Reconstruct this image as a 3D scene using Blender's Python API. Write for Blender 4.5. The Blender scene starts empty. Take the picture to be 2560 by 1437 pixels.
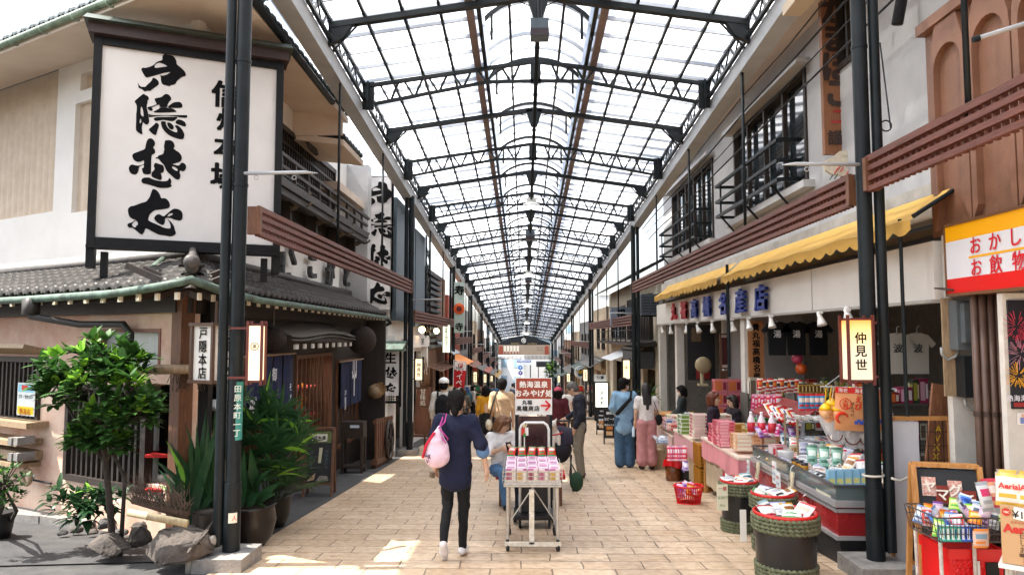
import bpy,math,random
import numpy as np
from mathutils import Vector,Matrix,noise
R=math.radians
C=bpy.context.scene.collection
sc=bpy.context.scene

# ------------------------------------------------------------------ camera, sky, sun, exposure
cam=bpy.data.cameras.new('camera');camo=bpy.data.objects.new('camera',cam);C.objects.link(camo)
FPX=1800.0
PITCH,YAW=math.atan(121.5/FPX),math.atan(31/FPX)
cam.sensor_width=36;cam.lens=FPX/2560*36;cam.clip_start=.05;cam.clip_end=2000
camo.location=(0,0,1.65);camo.rotation_euler=(math.pi/2+PITCH,0,YAW)
sc.camera=camo
SUN=Vector((-.62,-.05,1.02)).normalized()
w=bpy.data.worlds.new('World');sc.world=w;w.use_nodes=True
nt=w.node_tree;bg=nt.nodes['Background']
sky=nt.nodes.new('ShaderNodeTexSky');sky.sky_type='NISHITA';sky.sun_disc=False
sky.sun_elevation=math.asin(SUN.z);sky.sun_rotation=math.atan2(SUN.x,SUN.y)
sky.air_density=1.0;sky.dust_density=3.0;sky.ozone_density=.6
hs=nt.nodes.new('ShaderNodeHueSaturation');hs.inputs['Saturation'].default_value=.5;nt.links.new(sky.outputs[0],hs.inputs['Color']);nt.links.new(hs.outputs[0],bg.inputs[0]);bg.inputs[1].default_value=.15
sl=bpy.data.lights.new('sun','SUN');so=bpy.data.objects.new('sun',sl);C.objects.link(so)
sl.energy=4.6;sl.angle=R(.5);sl.color=(1,.945,.86)
so.rotation_euler=SUN.to_track_quat('Z','Y').to_euler();so.location=(0,0,30)
vs_=sc.view_settings
sc.display_settings.display_device='sRGB'
vs_.view_transform='Standard';vs_.look='None';vs_.gamma=1;vs_.exposure=1.55
cy=sc.cycles
cy.use_denoising=True;cy.max_bounces=10;cy.diffuse_bounces=5;cy.glossy_bounces=3
cy.transmission_bounces=4;cy.transparent_max_bounces=12;cy.caustics_reflective=False;cy.caustics_refractive=False
cy.sample_clamp_indirect=6

# ------------------------------------------------------------------ pixel -> place helpers (2560 px wide photo)
SL=.0655
def S(y):return-SL*y
_rot=camo.rotation_euler.to_matrix()
def ray(px,py):return _rot @ Vector(((px-1280)/FPX,(718.5-py)/FPX,-1))
O_=Vector((0,0,1.65))
def atY(px,py,Y):d=ray(px,py);return O_+d*(Y/d.y)
def atX(px,py,X):d=ray(px,py);return O_+d*(X/d.x)
def onG(px,py,h=0):d=ray(px,py);t=(h-1.65)/(d.z+SL*d.y);return O_+d*t
def atPl(px,py,P,N):d=ray(px,py);return O_+d*((Vector(P)-O_).dot(N)/d.dot(N))

# ------------------------------------------------------------------ materials
_M={}
def mat(name,col,rough=.6,var=.0,scale=8,bump=0.,bscale=40,metal=0.,spec=.5,col2=None,emit=0,coat=0,stretch=None,tr=0):
 if name in _M:return _M[name]
 m=bpy.data.materials.new(name);m.use_nodes=True;_M[name]=m
 n,l=m.node_tree.nodes,m.node_tree.links;b=n['Principled BSDF']
 b.inputs['Base Color'].default_value=(*col,1);b.inputs['Roughness'].default_value=rough
 b.inputs['Metallic'].default_value=metal;b.inputs['Specular IOR Level'].default_value=spec
 if coat:b.inputs['Coat Weight'].default_value=coat;b.inputs['Coat Roughness'].default_value=.1
 if tr:b.inputs['Transmission Weight'].default_value=tr
 if emit:b.inputs['Emission Color'].default_value=(*col,1);b.inputs['Emission Strength'].default_value=emit
 if var or col2 or bump:
  tc=n.new('ShaderNodeTexCoord');src=tc.outputs['Object']
  if stretch:
   mp=n.new('ShaderNodeMapping');mp.inputs['Scale'].default_value=stretch;l.new(src,mp.inputs[0]);src=mp.outputs[0]
 if var or col2:
  nz=n.new('ShaderNodeTexNoise');nz.inputs['Scale'].default_value=scale;nz.inputs['Detail'].default_value=6
  nz.inputs['Roughness'].default_value=.65;l.new(src,nz.inputs[0])
  rp=n.new('ShaderNodeValToRGB');e=rp.color_ramp.elements
  c2=col2 or tuple(min(1,c*(1+var))for c in col);c1=col if col2 else tuple(c*(1-var)for c in col)
  e[0].position=.35;e[0].color=(*c1,1);e[1].position=.66;e[1].color=(*c2,1)
  l.new(nz.outputs[0],rp.inputs[0]);l.new(rp.outputs[0],b.inputs['Base Color'])
  mr=n.new('ShaderNodeMapRange');mr.inputs['To Min'].default_value=max(0,rough-.08);mr.inputs['To Max'].default_value=min(1,rough+.12)
  l.new(nz.outputs[0],mr.inputs[0]);l.new(mr.outputs[0],b.inputs['Roughness'])
 if bump:
  nb=n.new('ShaderNodeTexNoise');nb.inputs['Scale'].default_value=bscale;nb.inputs['Detail'].default_value=5;l.new(src,nb.inputs[0])
  bp=n.new('ShaderNodeBump');bp.inputs['Strength'].default_value=bump;bp.inputs['Distance'].default_value=.02
  l.new(nb.outputs[0],bp.inputs['Height']);l.new(bp.outputs[0],b.inputs['Normal'])
 return m
def P(hexs,rough=.5,**k):
 c=tuple((int(hexs[i:i+2],16)/255)**2.2 for i in(0,2,4))
 nm='paint_'+hexs+('_%g' % rough)+''.join(k.keys())+''.join(str(v)for v in k.values())
 return mat(nm,c,rough,**k)
def wood(name,c1,c2,rough=.55,stretch=(6,6,1),scale=7):
 return mat(name,c1,rough,scale=scale,col2=c2,bump=.25,bscale=14,stretch=stretch)
iron=mat('dark_iron_paint',(.008,.0115,.0135),.45,var=.35,scale=3,bump=.05,spec=.22)
steelgrey=mat('grey_gutter_paint',(.36,.38,.40),.5,var=.12,scale=2,bump=.03)
whitewall=mat('white_render',(.72,.69,.64),.85,scale=1.3,col2=(.80,.77,.72),bump=.12,bscale=60)
coldwall=mat('grey_white_render',(.38,.38,.385),.85,scale=.9,col2=(.50,.495,.49),bump=.1,bscale=50)
pinkwall=mat('pink_plaster',(.56,.32,.23),.9,scale=1.7,col2=(.74,.58,.45),bump=.2,bscale=45)
darkwood=wood('dark_stained_wood',(.012,.008,.006),(.034,.021,.014))
brownwood=wood('brown_wood',(.09,.035,.016),(.17,.07,.03))
redwood=wood('red_brown_slat',(.075,.022,.014),(.15,.045,.027),stretch=(5,.6,8))
palewood=wood('pale_weathered_wood',(.24,.16,.09),(.40,.29,.18))
orangewood=wood('orange_wood',(.38,.16,.04),(.55,.27,.08))
tile=mat('grey_roof_tile',(.026,.024,.022),.6,scale=5,col2=(.07,.062,.056),bump=.2,bscale=30)
copper=mat('green_copper',(.035,.055,.042),.6,scale=6,col2=(.12,.19,.145),bump=.15)
cream=mat('cream_soffit',(.60,.49,.40),.85,scale=1.2,col2=(.70,.60,.50),bump=.08)
black=mat('soft_black',(.009,.009,.010),.6,spec=.25)
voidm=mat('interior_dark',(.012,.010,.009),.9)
ink=mat('black_ink',(.006,.006,.007),.7,var=.2,scale=20,spec=.08)
chrome=mat('steel_tube',(.62,.61,.58),.28,metal=.9,var=.1,scale=25)
glass_dark=mat('dark_window_glass',(.02,.027,.032),.06,spec=.8)
steelblue=mat('blue_grey_panel',(.05,.08,.105),.45,var=.25,scale=1.2)
concrete=mat('concrete',(.16,.15,.14),.9,scale=9,col2=(.26,.245,.225),bump=.3)
def glow(name,col,e,c2=None,z=None):
 return mat(name,col,.7,emit=e)

# ------------------------------------------------------------------ mesh builder
class MB:
 def __init__(s):s.v,s.f,s.m,s.cur=[],[],[],0
 def add(s,vs,fs,m=None):
  b=len(s.v);s.v+=[tuple(p)for p in vs];s.f+=[tuple(b+i for i in f)for f in fs]
  s.m+=[s.cur if m is None else m]*len(fs);return s
 def box(s,c,d,rot=None,m=None):
  x,y,z=d[0]/2,d[1]/2,d[2]/2;c=Vector(c)
  p=[Vector((i*x,j*y,k*z))for k in(-1,1)for i,j in((-1,-1),(1,-1),(1,1),(-1,1))]
  if rot is not None:
   if not isinstance(rot,Matrix):rot=Matrix.Rotation(rot,3,'Z')
   p=[rot @ q for q in p]
  return s.add([c+q for q in p],[(3,2,1,0),(4,5,6,7),(0,1,5,4),(1,2,6,5),(2,3,7,6),(3,0,4,7)],m)
 def box2(s,a,b,m=None):
  a,b=Vector(a),Vector(b)
  return s.box((a+b)/2,[abs(q)for q in(b-a)],None,m)
 def bar(s,p,q,w,h=None,up=(0,0,1),m=None):
  p,q=Vector(p),Vector(q);d=(q-p)
  if d.length<1e-6:return s
  d.normalize();u=Vector(up)
  if abs(d.dot(u))>.98:u=Vector((0,1,0))
  a=d.cross(u).normalized();b=a.cross(d);h=h or w;a=a*w/2;b=b*h/2
  return s.add([p-a-b,p+a-b,p+a+b,p-a+b,q-a-b,q+a-b,q+a+b,q-a+b],
      [(0,1,2,3),(7,6,5,4),(0,4,5,1),(1,5,6,2),(2,6,7,3),(3,7,4,0)],m)
 def tube(s,pts,r,seg=8,cap=True,m=None):
  pts=[Vector(p)for p in pts];n=len(pts);vs,fs=[],[];a=None
  for i,p in enumerate(pts):
   t=(pts[min(i+1,n-1)]-pts[max(i-1,0)]).normalized()
   if a is None:a=t.orthogonal().normalized()
   else:
    a=(a-t*a.dot(t))
    a=a.normalized()if a.length>1e-5 else t.orthogonal().normalized()
   b=t.cross(a);rr=r[i]if isinstance(r,(list,tuple))else r
   vs+=[p+(a*math.cos(2*math.pi*k/seg)+b*math.sin(2*math.pi*k/seg))*rr for k in range(seg)]
  for i in range(n-1):
   for k in range(seg):
    k2=(k+1)% seg;fs.append((i*seg+k,i*seg+k2,(i+1)*seg+k2,(i+1)*seg+k))
  if cap:fs+=[tuple(range(seg-1,-1,-1)),tuple((n-1)*seg+k for k in range(seg))]
  return s.add(vs,fs,m)
 def lathe(s,c,prof,seg=20,m=None,axis=None):
  c=Vector(c);vs,fs=[],[];n=len(prof)
  rot=Vector((0,0,1)).rotation_difference(Vector(axis)).to_matrix()if axis is not None else None
  for r,z in prof:
   for k in range(seg):
    q=Vector((r*math.cos(2*math.pi*k/seg),r*math.sin(2*math.pi*k/seg),z))
    vs.append(c+(rot @ q if rot is not None else q))
  for i in range(n-1):
   for k in range(seg):
    k2=(k+1)% seg;fs.append((i*seg+k,i*seg+k2,(i+1)*seg+k2,(i+1)*seg+k))
  if prof[0][0]>1e-4:fs.append(tuple(range(seg-1,-1,-1)))
  if prof[-1][0]>1e-4:fs.append(tuple((n-1)*seg+k for k in range(seg)))
  return s.add(vs,fs,m)
 def ball(s,c,r,seg=12,sz=1.,m=None):
  return s.lathe(c,[(max(1e-5,r*math.sin(math.pi*i/8)),-r*sz*math.cos(math.pi*i/8))for i in range(9)],seg,m)
 def quad(s,*p,m=None):return s.add(p,[tuple(range(len(p)))],m)
 def prism(s,pts,vec,m=None):
  pts=[Vector(p)for p in pts];vec=Vector(vec);n=len(pts)
  return s.add(pts+[p+vec for p in pts],[tuple(range(n-1,-1,-1)),tuple(range(n,2*n))]+[(i,(i+1)% n,n+(i+1)% n,n+i)for i in range(n)],m)
 def grid(s,fn,nu,nv,m=None,close=False):
  vs=[fn(i/nu,j/nv)for j in range(nv+1)for i in range(nu+1)]
  return s.add(vs,[(j*(nu+1)+i,j*(nu+1)+i+1,(j+1)*(nu+1)+i+1,(j+1)*(nu+1)+i)for j in range(nv)for i in range(nu)],m)
 def text(s,t,o,ux,uy,size,bold=0.,vert=False,step=1.,m=None,depth=0):
  """characters centred on o; ux is reading-right, uy is up (unit vectors)"""
  o,ux,uy=Vector(o),Vector(ux),Vector(uy);n=len(t);nz_=ux.cross(uy)
  cjk=any(ord(c)>0x2000 for c in t)
  if cjk or vert:
   for i,c in enumerate(t):
    if c in ' \u3000':continue
    g=glyph(c,0);k=i-(n-1)/2;j=0
    q=o-uy*k*size*step if vert else o+ux*k*size*step
    for a,b in((0,0),(1,.6),(-1,.6),(-1,-.6),(1,-.6),(0,1))[:1 if bold<.012 else 6]:
     s._gl(g,q-(ux*g[2]+uy*g[3])*size+(ux*a+uy*b)*size*bold*.75+nz_*.0004*j,ux,uy,size,m,depth,nz_);j+=1
  else:
   g=glyph(t,bold);s._gl(g,o-(ux*g[2]+uy*g[3])*size,ux,uy,size,m,depth,nz_)
  return s
 def _gl(s,g,q,ux,uy,size,m,depth,nz_):
  pts=[q+(ux*x+uy*y)*size+nz_*depth for x,y in g[0]]
  s.add(pts,g[1],m)
  if depth:
   ed={}
   for f in g[1]:
    for i in range(len(f)):
     e=(f[i],f[(i+1)% len(f)]);k=tuple(sorted(e))
     ed[k]=None if k in ed else e
   vs,fs=[],[]
   for e in ed.values():
    if e:b=len(vs);vs+=[pts[e[0]],pts[e[1]],pts[e[1]]-nz_*depth,pts[e[0]]-nz_*depth];fs.append((b+1,b,b+3,b+2))
   s.add(vs,fs,m)
 def build(s,name,mats,parent=None,smooth=False,base=None):
  if not s.v:return None
  me=bpy.data.meshes.new(name);o=Vector((0,0,0));p=parent
  while p is not None:o=o+p.location;p=p.parent
  if parent is None:o=Vector(base)if base is not None else sum((Vector(v)for v in s.v),Vector())/len(s.v)
  a=np.array(s.v,dtype=np.float32)-np.array(o,dtype=np.float32)
  me.from_pydata(a.tolist(),[],s.f)
  for q in(mats if isinstance(mats,(list,tuple))else[mats]):me.materials.append(q)
  me.polygons.foreach_set('material_index',s.m)
  if smooth:me.polygons.foreach_set('use_smooth',[True]*len(s.f))
  ob=bpy.data.objects.new(name,me);C.objects.link(ob)
  if parent is not None:ob.parent=parent
  else:ob.location=o
  if smooth=='auto':
   try:me.set_sharp_from_angle(angle=R(40))
   except Exception:pass
  return ob
_G={}
def _fc(c,bold=0):
 cu=bpy.data.curves.new('glyph','FONT');cu.body=c;cu.size=1;cu.offset=bold;cu.resolution_u=3
 o=bpy.data.objects.new('glyph',cu);me=o.to_mesh()
 v=[(p.co.x,p.co.y)for p in me.vertices];f=[tuple(p.vertices)for p in me.polygons]
 o.to_mesh_clear();bpy.data.objects.remove(o);bpy.data.curves.remove(cu)
 return v,f
def glyph(c,bold=0.):
 k=(c,bold)
 if k not in _G:
  v,f=_fc(c,bold)
  if not v:v,f=[(0,0),(.01,0),(0,.01)],[]
  xs=[p[0]for p in v];ys=[p[1]for p in v]
  _G[k]=(v,f,(min(xs)+max(xs))/2,(min(ys)+max(ys))/2)
 return _G[k]

def thing(name,label,cat,loc,group=None):
 o=bpy.data.objects.new(name,None);C.objects.link(o);o.location=loc;o.empty_display_size=.1
 return tag(o,label,cat,group)
def tag(o,label=None,cat=None,group=None,kind=None):
 if label:o['label']=label
 if cat:o['category']=cat
 if group:o['group']=group
 if kind:o['kind']=kind
 return o
def copy_tree(o,parent=None):
 c=o.copy();C.objects.link(c)
 if parent is not None:c.parent=parent
 for ch in list(o.children):copy_tree(ch,c)
 return c
rnd=random.Random(7)
X_,Y_,Z_=Vector((1,0,0)),Vector((0,1,0)),Vector((0,0,1))

# ------------------------------------------------------------------ blended surfaces (bodies, rocks, bags)
def sdf_mesh(prims,res,k=.02,fuzz=0,fscale=6):
 """prims: ('c', p, q, r1, r2) tapered limb; ('e', centre, radii[, rot]) ellipsoid. One continuous surface."""
 lo,hi=np.full(3,1e9),np.full(3,-1e9)
 for p in prims:
  if p[0]=='c':
   for q,r in((p[1],p[3]),(p[2],p[4])):lo=np.minimum(lo,np.array(q)-r);hi=np.maximum(hi,np.array(q)+r)
  else:r=max(p[2]);lo=np.minimum(lo,np.array(p[1])-r);hi=np.maximum(hi,np.array(p[1])+r)
 lo-=res*3+k;hi+=res*3+k
 n=np.ceil((hi-lo)/res).astype(int)+1
 D=np.full(n,9.,dtype=np.float32)
 ax=[lo[i]+res*np.arange(n[i],dtype=np.float32)for i in range(3)]
 for p in prims:
  mg=k*2+res*3
  if p[0]=='c':a,b,r1,r2=np.array(p[1],float),np.array(p[2],float),p[3],p[4];l0=np.minimum(a-r1,b-r2)-mg;h0=np.maximum(a+r1,b+r2)+mg
  else:a=np.array(p[1],float);rr=np.array(p[2],float);l0=a-rr.max()-mg;h0=a+rr.max()+mg
  i0=np.clip(np.floor((l0-lo)/res).astype(int),0,n-1);i1=np.clip(np.ceil((h0-lo)/res).astype(int)+1,1,n)
  G=np.stack(np.meshgrid(*[ax[i][i0[i]:i1[i]]for i in range(3)],indexing='ij'),-1)
  if p[0]=='c':
   ab=b-a;t=np.clip(((G-a)@ ab)/max(ab @ ab,1e-9),0,1)
   d=np.linalg.norm(G-a-t[...,None]*ab,axis=-1)-(r1+(r2-r1)*t)
  else:
   q=G-a
   if len(p)>3:q=q @ np.array(p[3])
   l1=np.linalg.norm(q/rr,axis=-1);l2=np.linalg.norm(q/(rr*rr),axis=-1)
   d=l1*(l1-1)/np.maximum(l2,1e-6)
  sl_=tuple(slice(i0[i],i1[i])for i in range(3));o=D[sl_]
  kk=p[4]if(p[0]=='e' and len(p)>4)else k
  h=np.maximum(kk-np.abs(o-d),0)/kk
  D[sl_]=np.minimum(o,d)-h*h*kk*.25
 if fuzz:
  G=np.stack(np.meshgrid(*ax,indexing='ij'),-1)*fscale
  D+=fuzz*(np.sin(G[...,0]*1.3+2*np.sin(G[...,2]*.9))*np.sin(G[...,1]*1.7+1.3*np.sin(G[...,0]))*np.sin(G[...,2]*1.1+G[...,1]*.5)+.5*np.sin(G[...,0]*2.9+G[...,2]*2.3)*np.sin(G[...,1]*3.1-G[...,2]*1.9))
 I=D<0
 cnt=np.zeros(n-1,np.int32);acc=np.zeros(tuple(n-1)+(3,),np.float32);wt=np.zeros(n-1,np.float32)
 base=np.stack(np.meshgrid(*[np.arange(m-1)for m in n],indexing='ij'),-1)
 offs=[(i,j,l)for i in(0,1)for j in(0,1)for l in(0,1)]
 def sub(A,o):return A[o[0]:n[0]-1+o[0],o[1]:n[1]-1+o[1],o[2]:n[2]-1+o[2]]
 for o in offs:
  for a in range(3):
   if o[a]:continue
   o2=list(o);o2[a]=1
   d0,d1=sub(D,o),sub(D,o2);cr=(d0<0)!=(d1<0)
   t=np.where(cr,d0/np.where(cr,d0-d1,1),0)
   for ax_ in range(3):acc[...,ax_]+=np.where(cr,o[ax_]+(t if ax_==a else 0),0)
   wt+=cr
 has=wt>0
 idx=np.full(n-1,-1);idx[has]=np.arange(has.sum())
 V=lo+res*(base[has]+acc[has]/wt[has][:,None])
 F=[]
 for a in range(3):
  b,c=(a+1)% 3,(a+2)% 3
  s0=[slice(1,n[i]-1)for i in range(3)];s0[a]=slice(0,n[a]-1);s1=list(s0);s1[a]=slice(1,n[a])
  A,B=I[tuple(s0)],I[tuple(s1)]
  W=np.argwhere(A !=B);
  if len(W)==0:continue
  off=np.array([1,1,1]);off[a]=0;W=W+off
  def cell(db,dc):q=W.copy();q[:,b]+=db;q[:,c]+=dc;return idx[q[:,0],q[:,1],q[:,2]]
  Q=np.stack([cell(-1,-1),cell(0,-1),cell(0,0),cell(-1,0)],1)
  fl=~A[tuple((W-off).T)]
  Q[fl]=Q[fl][:,::-1];F.append(Q)
 return V,np.concatenate(F)
def sdf_obj(name,prims,res,mt,parent=None,k=.02,base=None,fuzz=0,fscale=6,Mx=None,matfn=None):
 V,F=sdf_mesh(prims,res,k,fuzz,fscale)
 if Mx is not None:V=V @ np.array(Mx.to_3x3()).T+np.array(Mx.translation)
 o=Vector((0,0,0));p=parent
 while p is not None:o=o+p.location;p=p.parent
 if parent is None:o=Vector(base)if base is not None else Vector(V.mean(0))
 me=bpy.data.meshes.new(name);me.from_pydata((V-np.array(o)).tolist(),[],F.tolist())
 for q in(mt if isinstance(mt,(list,tuple))else[mt]):me.materials.append(q)
 me.polygons.foreach_set('use_smooth',[True]*len(F))
 if matfn is not None:me.polygons.foreach_set('material_index',matfn(V[F].mean(1)))
 ob=bpy.data.objects.new(name,me);C.objects.link(ob)
 if parent is not None:ob.parent=parent
 else:ob.location=o
 return ob
# ================================================================== GROUND
def paving_mat():
 m=bpy.data.materials.new('stamped_paving');m.use_nodes=True;n,l=m.node_tree.nodes,m.node_tree.links;b=n['Principled BSDF']
 tc=n.new('ShaderNodeTexCoord')
 wz=n.new('ShaderNodeTexNoise');wz.inputs['Scale'].default_value=2.2;wz.inputs['Detail'].default_value=3;l.new(tc.outputs['Object'],wz.inputs[0])
 wm=n.new('ShaderNodeVectorMath');wm.operation='MULTIPLY_ADD';wm.inputs[1].default_value=(.07,.05,0)
 l.new(wz.outputs['Color'],wm.inputs[0]);l.new(tc.outputs['Object'],wm.inputs[2])
 br=n.new('ShaderNodeTexBrick');br.offset=.5;br.inputs['Scale'].default_value=1
 br.inputs['Brick Width'].default_value=.56;br.inputs['Row Height'].default_value=.29;br.inputs['Mortar Size'].default_value=.008;br.inputs['Mortar Smooth'].default_value=.35;br.inputs['Bias'].default_value=-.1
 br.inputs['Color1'].default_value=(.54,.395,.265,1);br.inputs['Color2'].default_value=(.65,.505,.36,1);br.inputs['Mortar'].default_value=(.19,.135,.095,1)
 l.new(wm.outputs[0],br.inputs[0])
 nz=n.new('ShaderNodeTexNoise');nz.inputs['Scale'].default_value=.9;nz.inputs['Detail'].default_value=8;nz.inputs['Roughness'].default_value=.7;l.new(tc.outputs['Object'],nz.inputs[0])
 rp=n.new('ShaderNodeValToRGB');e=rp.color_ramp.elements;e[0].position=.3;e[0].color=(.74,.69,.62,1);e[1].position=.62;e[1].color=(1,1,1,1);l.new(nz.outputs[0],rp.inputs[0])
 mx=n.new('ShaderNodeMix');mx.data_type='RGBA';mx.blend_type='MULTIPLY';mx.inputs[0].default_value=.75
 l.new(br.outputs[0],mx.inputs[6]);l.new(rp.outputs[0],mx.inputs[7])
 n2=n.new('ShaderNodeTexNoise');n2.inputs['Scale'].default_value=14;n2.inputs['Detail'].default_value=8;l.new(tc.outputs['Object'],n2.inputs[0])
 r2=n.new('ShaderNodeValToRGB');e=r2.color_ramp.elements;e[0].position=.38;e[0].color=(.72,.66,.58,1);e[1].position=.58;e[1].color=(1,1,1,1);l.new(n2.outputs[0],r2.inputs[0])
 m2=n.new('ShaderNodeMix');m2.data_type='RGBA';m2.blend_type='MULTIPLY';m2.inputs[0].default_value=.7
 l.new(mx.outputs[2],m2.inputs[6]);l.new(r2.outputs[0],m2.inputs[7]);l.new(m2.outputs[2],b.inputs['Base Color'])
 vo=n.new('ShaderNodeTexVoronoi');vo.inputs['Scale'].default_value=2.6;l.new(tc.outputs['Object'],vo.inputs[0]);r3=n.new('ShaderNodeValToRGB');e=r3.color_ramp.elements;e[0].position=.045;e[0].color=(.35,.32,.3,1);e[1].position=.07;e[1].color=(1,1,1,1);l.new(vo.outputs['Distance'],r3.inputs[0]);m3=n.new('ShaderNodeMix');m3.data_type='RGBA';m3.blend_type='MULTIPLY';m3.inputs[0].default_value=.6;l.new(m2.outputs[2],m3.inputs[6]);l.new(r3.outputs[0],m3.inputs[7]);l.new(m3.outputs[2],b.inputs['Base Color'])
 mr=n.new('ShaderNodeMapRange');mr.inputs['To Min'].default_value=.38;mr.inputs['To Max'].default_value=.7;l.new(nz.outputs[0],mr.inputs[0]);l.new(mr.outputs[0],b.inputs['Roughness'])
 ad=n.new('ShaderNodeMath');ad.operation='MULTIPLY_ADD';ad.inputs[1].default_value=-1.2;l.new(br.outputs['Fac'],ad.inputs[0]);l.new(n2.outputs[0],ad.inputs[2])
 bp=n.new('ShaderNodeBump');bp.inputs['Strength'].default_value=.45;bp.inputs['Distance'].default_value=.012;l.new(ad.outputs[0],bp.inputs['Height']);l.new(bp.outputs[0],b.inputs['Normal'])
 return m
asphalt=mat('asphalt',(.035,.034,.034),.85,scale=4,col2=(.075,.073,.07),bump=.5,bscale=180)
def sheet(name,x0,x1,y0,y1,dz,m):
 mb=MB();mb.quad((x0,y0,S(y0)+dz),(x1,y0,S(y0)+dz),(x1,y1,S(y1)+dz),(x0,y1,S(y1)+dz))
 return tag(mb.build(name,m,base=(0,0,0)),kind='structure')
sheet('ground',-120,120,-20,190,-.012,asphalt)
sheet('paving',-2.77,4.6,-6,84,-.002,paving_mat())

# ================================================================== ARCADE ROOF
CX,HW=.19,2.86
def roof_mats():
 m=bpy.data.materials.new('frosted_roof_sheet');m.use_nodes=True;n,l=m.node_tree.nodes,m.node_tree.links
 n.remove(n['Principled BSDF']);out=n['Material Output']
 tr=n.new('ShaderNodeBsdfTransparent');tl=n.new('ShaderNodeBsdfTranslucent');gl=n.new('ShaderNodeBsdfPrincipled')
 tr.inputs[0].default_value=(.93,.96,1,1)
 tc=n.new('ShaderNodeTexCoord');nz=n.new('ShaderNodeTexNoise');nz.inputs['Scale'].default_value=1.1;nz.inputs['Detail'].default_value=7;mp=n.new('ShaderNodeMapping');mp.inputs['Scale'].default_value=(.45,1.6,1);l.new(tc.outputs['Object'],mp.inputs[0]);l.new(mp.outputs[0],nz.inputs[0])
 rp=n.new('ShaderNodeValToRGB');e=rp.color_ramp.elements;e[0].position=.30;e[0].color=(.20,.24,.30,1);e[1].position=.52;e[1].color=(.93,.95,.98,1)
 l.new(nz.outputs[0],rp.inputs[0]);l.new(rp.outputs[0],tl.inputs[0])
 gl.inputs['Base Color'].default_value=(.6,.64,.68,1);gl.inputs['Roughness'].default_value=.35
 m1=n.new('ShaderNodeMixShader');m1.inputs[0].default_value=.88;l.new(tr.outputs[0],m1.inputs[1]);l.new(tl.outputs[0],m1.inputs[2])
 m2=n.new('ShaderNodeMixShader');m2.inputs[0].default_value=.06;l.new(m1.outputs[0],m2.inputs[1]);l.new(gl.outputs[0],m2.inputs[2])
 wv=n.new('ShaderNodeTexWave');wv.bands_direction='Y';wv.inputs['Scale'].default_value=14;l.new(tc.outputs['Object'],wv.inputs[0])
 bp=n.new('ShaderNodeBump');bp.inputs['Strength'].default_value=.3;bp.inputs['Distance'].default_value=.01;l.new(wv.outputs[0],bp.inputs['Height']);l.new(bp.outputs[0],gl.inputs['Normal'])
 l.new(m2.outputs[0],out.inputs[0]);return m
sheet_m=roof_mats()
ribm=mat('pale_glazing_bar',(.42,.45,.50),.5,var=.1)
gutm=mat('brown_roof_gutter',(.20,.15,.14),.6,var=.2)
FR0,FRS,NFR=7.49,2.06,36
def fy(k):return FR0+FRS*k
YE=fy(NFR-1)
def hz(fr):return 6.93-.41*abs(fr)
roof=thing('arcade_roof','long frosted arcade roof on dark iron trusses over the shopping street','arcade roof',(CX,FR0,6))
def rp_(fr,Y,dz=0):return Vector((CX+HW*fr,Y,S(Y)+hz(fr)+dz))
for k in range(NFR):
 Y=fy(k);mb=MB();g=S(Y)
 sgn=(-1,1)
 if k % 2==0:
  for s in sgn:
   mb.bar(rp_(0,Y),rp_(s*.97,Y),.06,.065,up=(0,1,0))
   lo=[(1.0,6.20),(.93,6.23),(.28,6.585),(0,6.60)]
   for(a,ha),(b,hb)in zip(lo[1:],lo[2:]):mb.bar((CX+s*HW*a,Y,g+ha),(CX+s*HW*b,Y,g+hb),.05,.05)
   def lowz(f):return 6.23+(.93-f)/.65*.355 if f>.28 else 6.60
   fs=[.90,.79,.76,.65,.62,.51,.48,.37,.34,.23,.20,.09]
   for i in range(0,12,2):
    a,b=fs[i],fs[i+1]
    mb.bar(rp_(s*a,Y),(CX+s*HW*(a-.055),Y,g+lowz(a-.055)),.034)
    mb.bar((CX+s*HW*(a-.065),Y,g+lowz(a-.065)),rp_(s*(b),Y),.034)
   mb.box((CX+s*HW*.965,Y,g+6.36),(.19,.04,.46))
   mb.box((CX+s*HW*.965,Y,g+6.36),(.03,.16,.46))
  mb.box((CX,Y,g+6.75),(.17,.05,.38))
 else:
  for s in sgn:
   mb.bar(rp_(0,Y,-.02),rp_(s*.99,Y,-.02),.075,.10,up=(0,1,0))
   mb.prism([(CX+s*HW*1.0,Y-.04,g+6.55),(CX+s*HW*.88,Y-.04,g+6.54),(CX+s*HW*.93,Y-.04,g+6.32),(CX+s*HW*1.0,Y-.04,g+6.22)],(0,.08,0))
   mb.bar((CX+s*HW*.98,Y,g+6.15),rp_(s*.84,Y),.022)
   mb.bar((CX,Y,g+6.72),rp_(s*.13,Y),.014)
  mb.prism([(CX-.16,Y-.05,g+6.9),(CX+.16,Y-.05,g+6.9),(CX+.06,Y-.05,g+6.58),(CX-.06,Y-.05,g+6.58)],(0,.10,0))
 mb.build('roof_truss' if k % 2==0 else 'roof_rafter',iron,roof)
 if k<NFR-1:
  mb=MB();Ym=Y+FRS*.5
  arc=[(CX+.83*math.sin(a),Ym,S(Ym)+6.79+.28+.38*(math.cos(a)-math.cos(1.05))/(1-math.cos(1.05)))for a in[(-1.05+2.1*i/10)for i in range(11)]]
  arc=[((p[0]-CX)/math.sin(1.05)+CX,p[1],p[2])for p in arc]
  for p,q in zip(arc,arc[1:]):mb.bar(p,q,.045,.05)
  for s in sgn:
   mb.bar((CX+s*.68,Ym,S(Ym)+6.80),(CX+s*.68,Ym,S(Ym)+7.18),.04);mb.bar((CX+s*.83,Ym,S(Ym)+6.78),(CX+s*.83,Ym,S(Ym)+7.08),.04)
  mb.build('ridge_arch',iron,roof)
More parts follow.
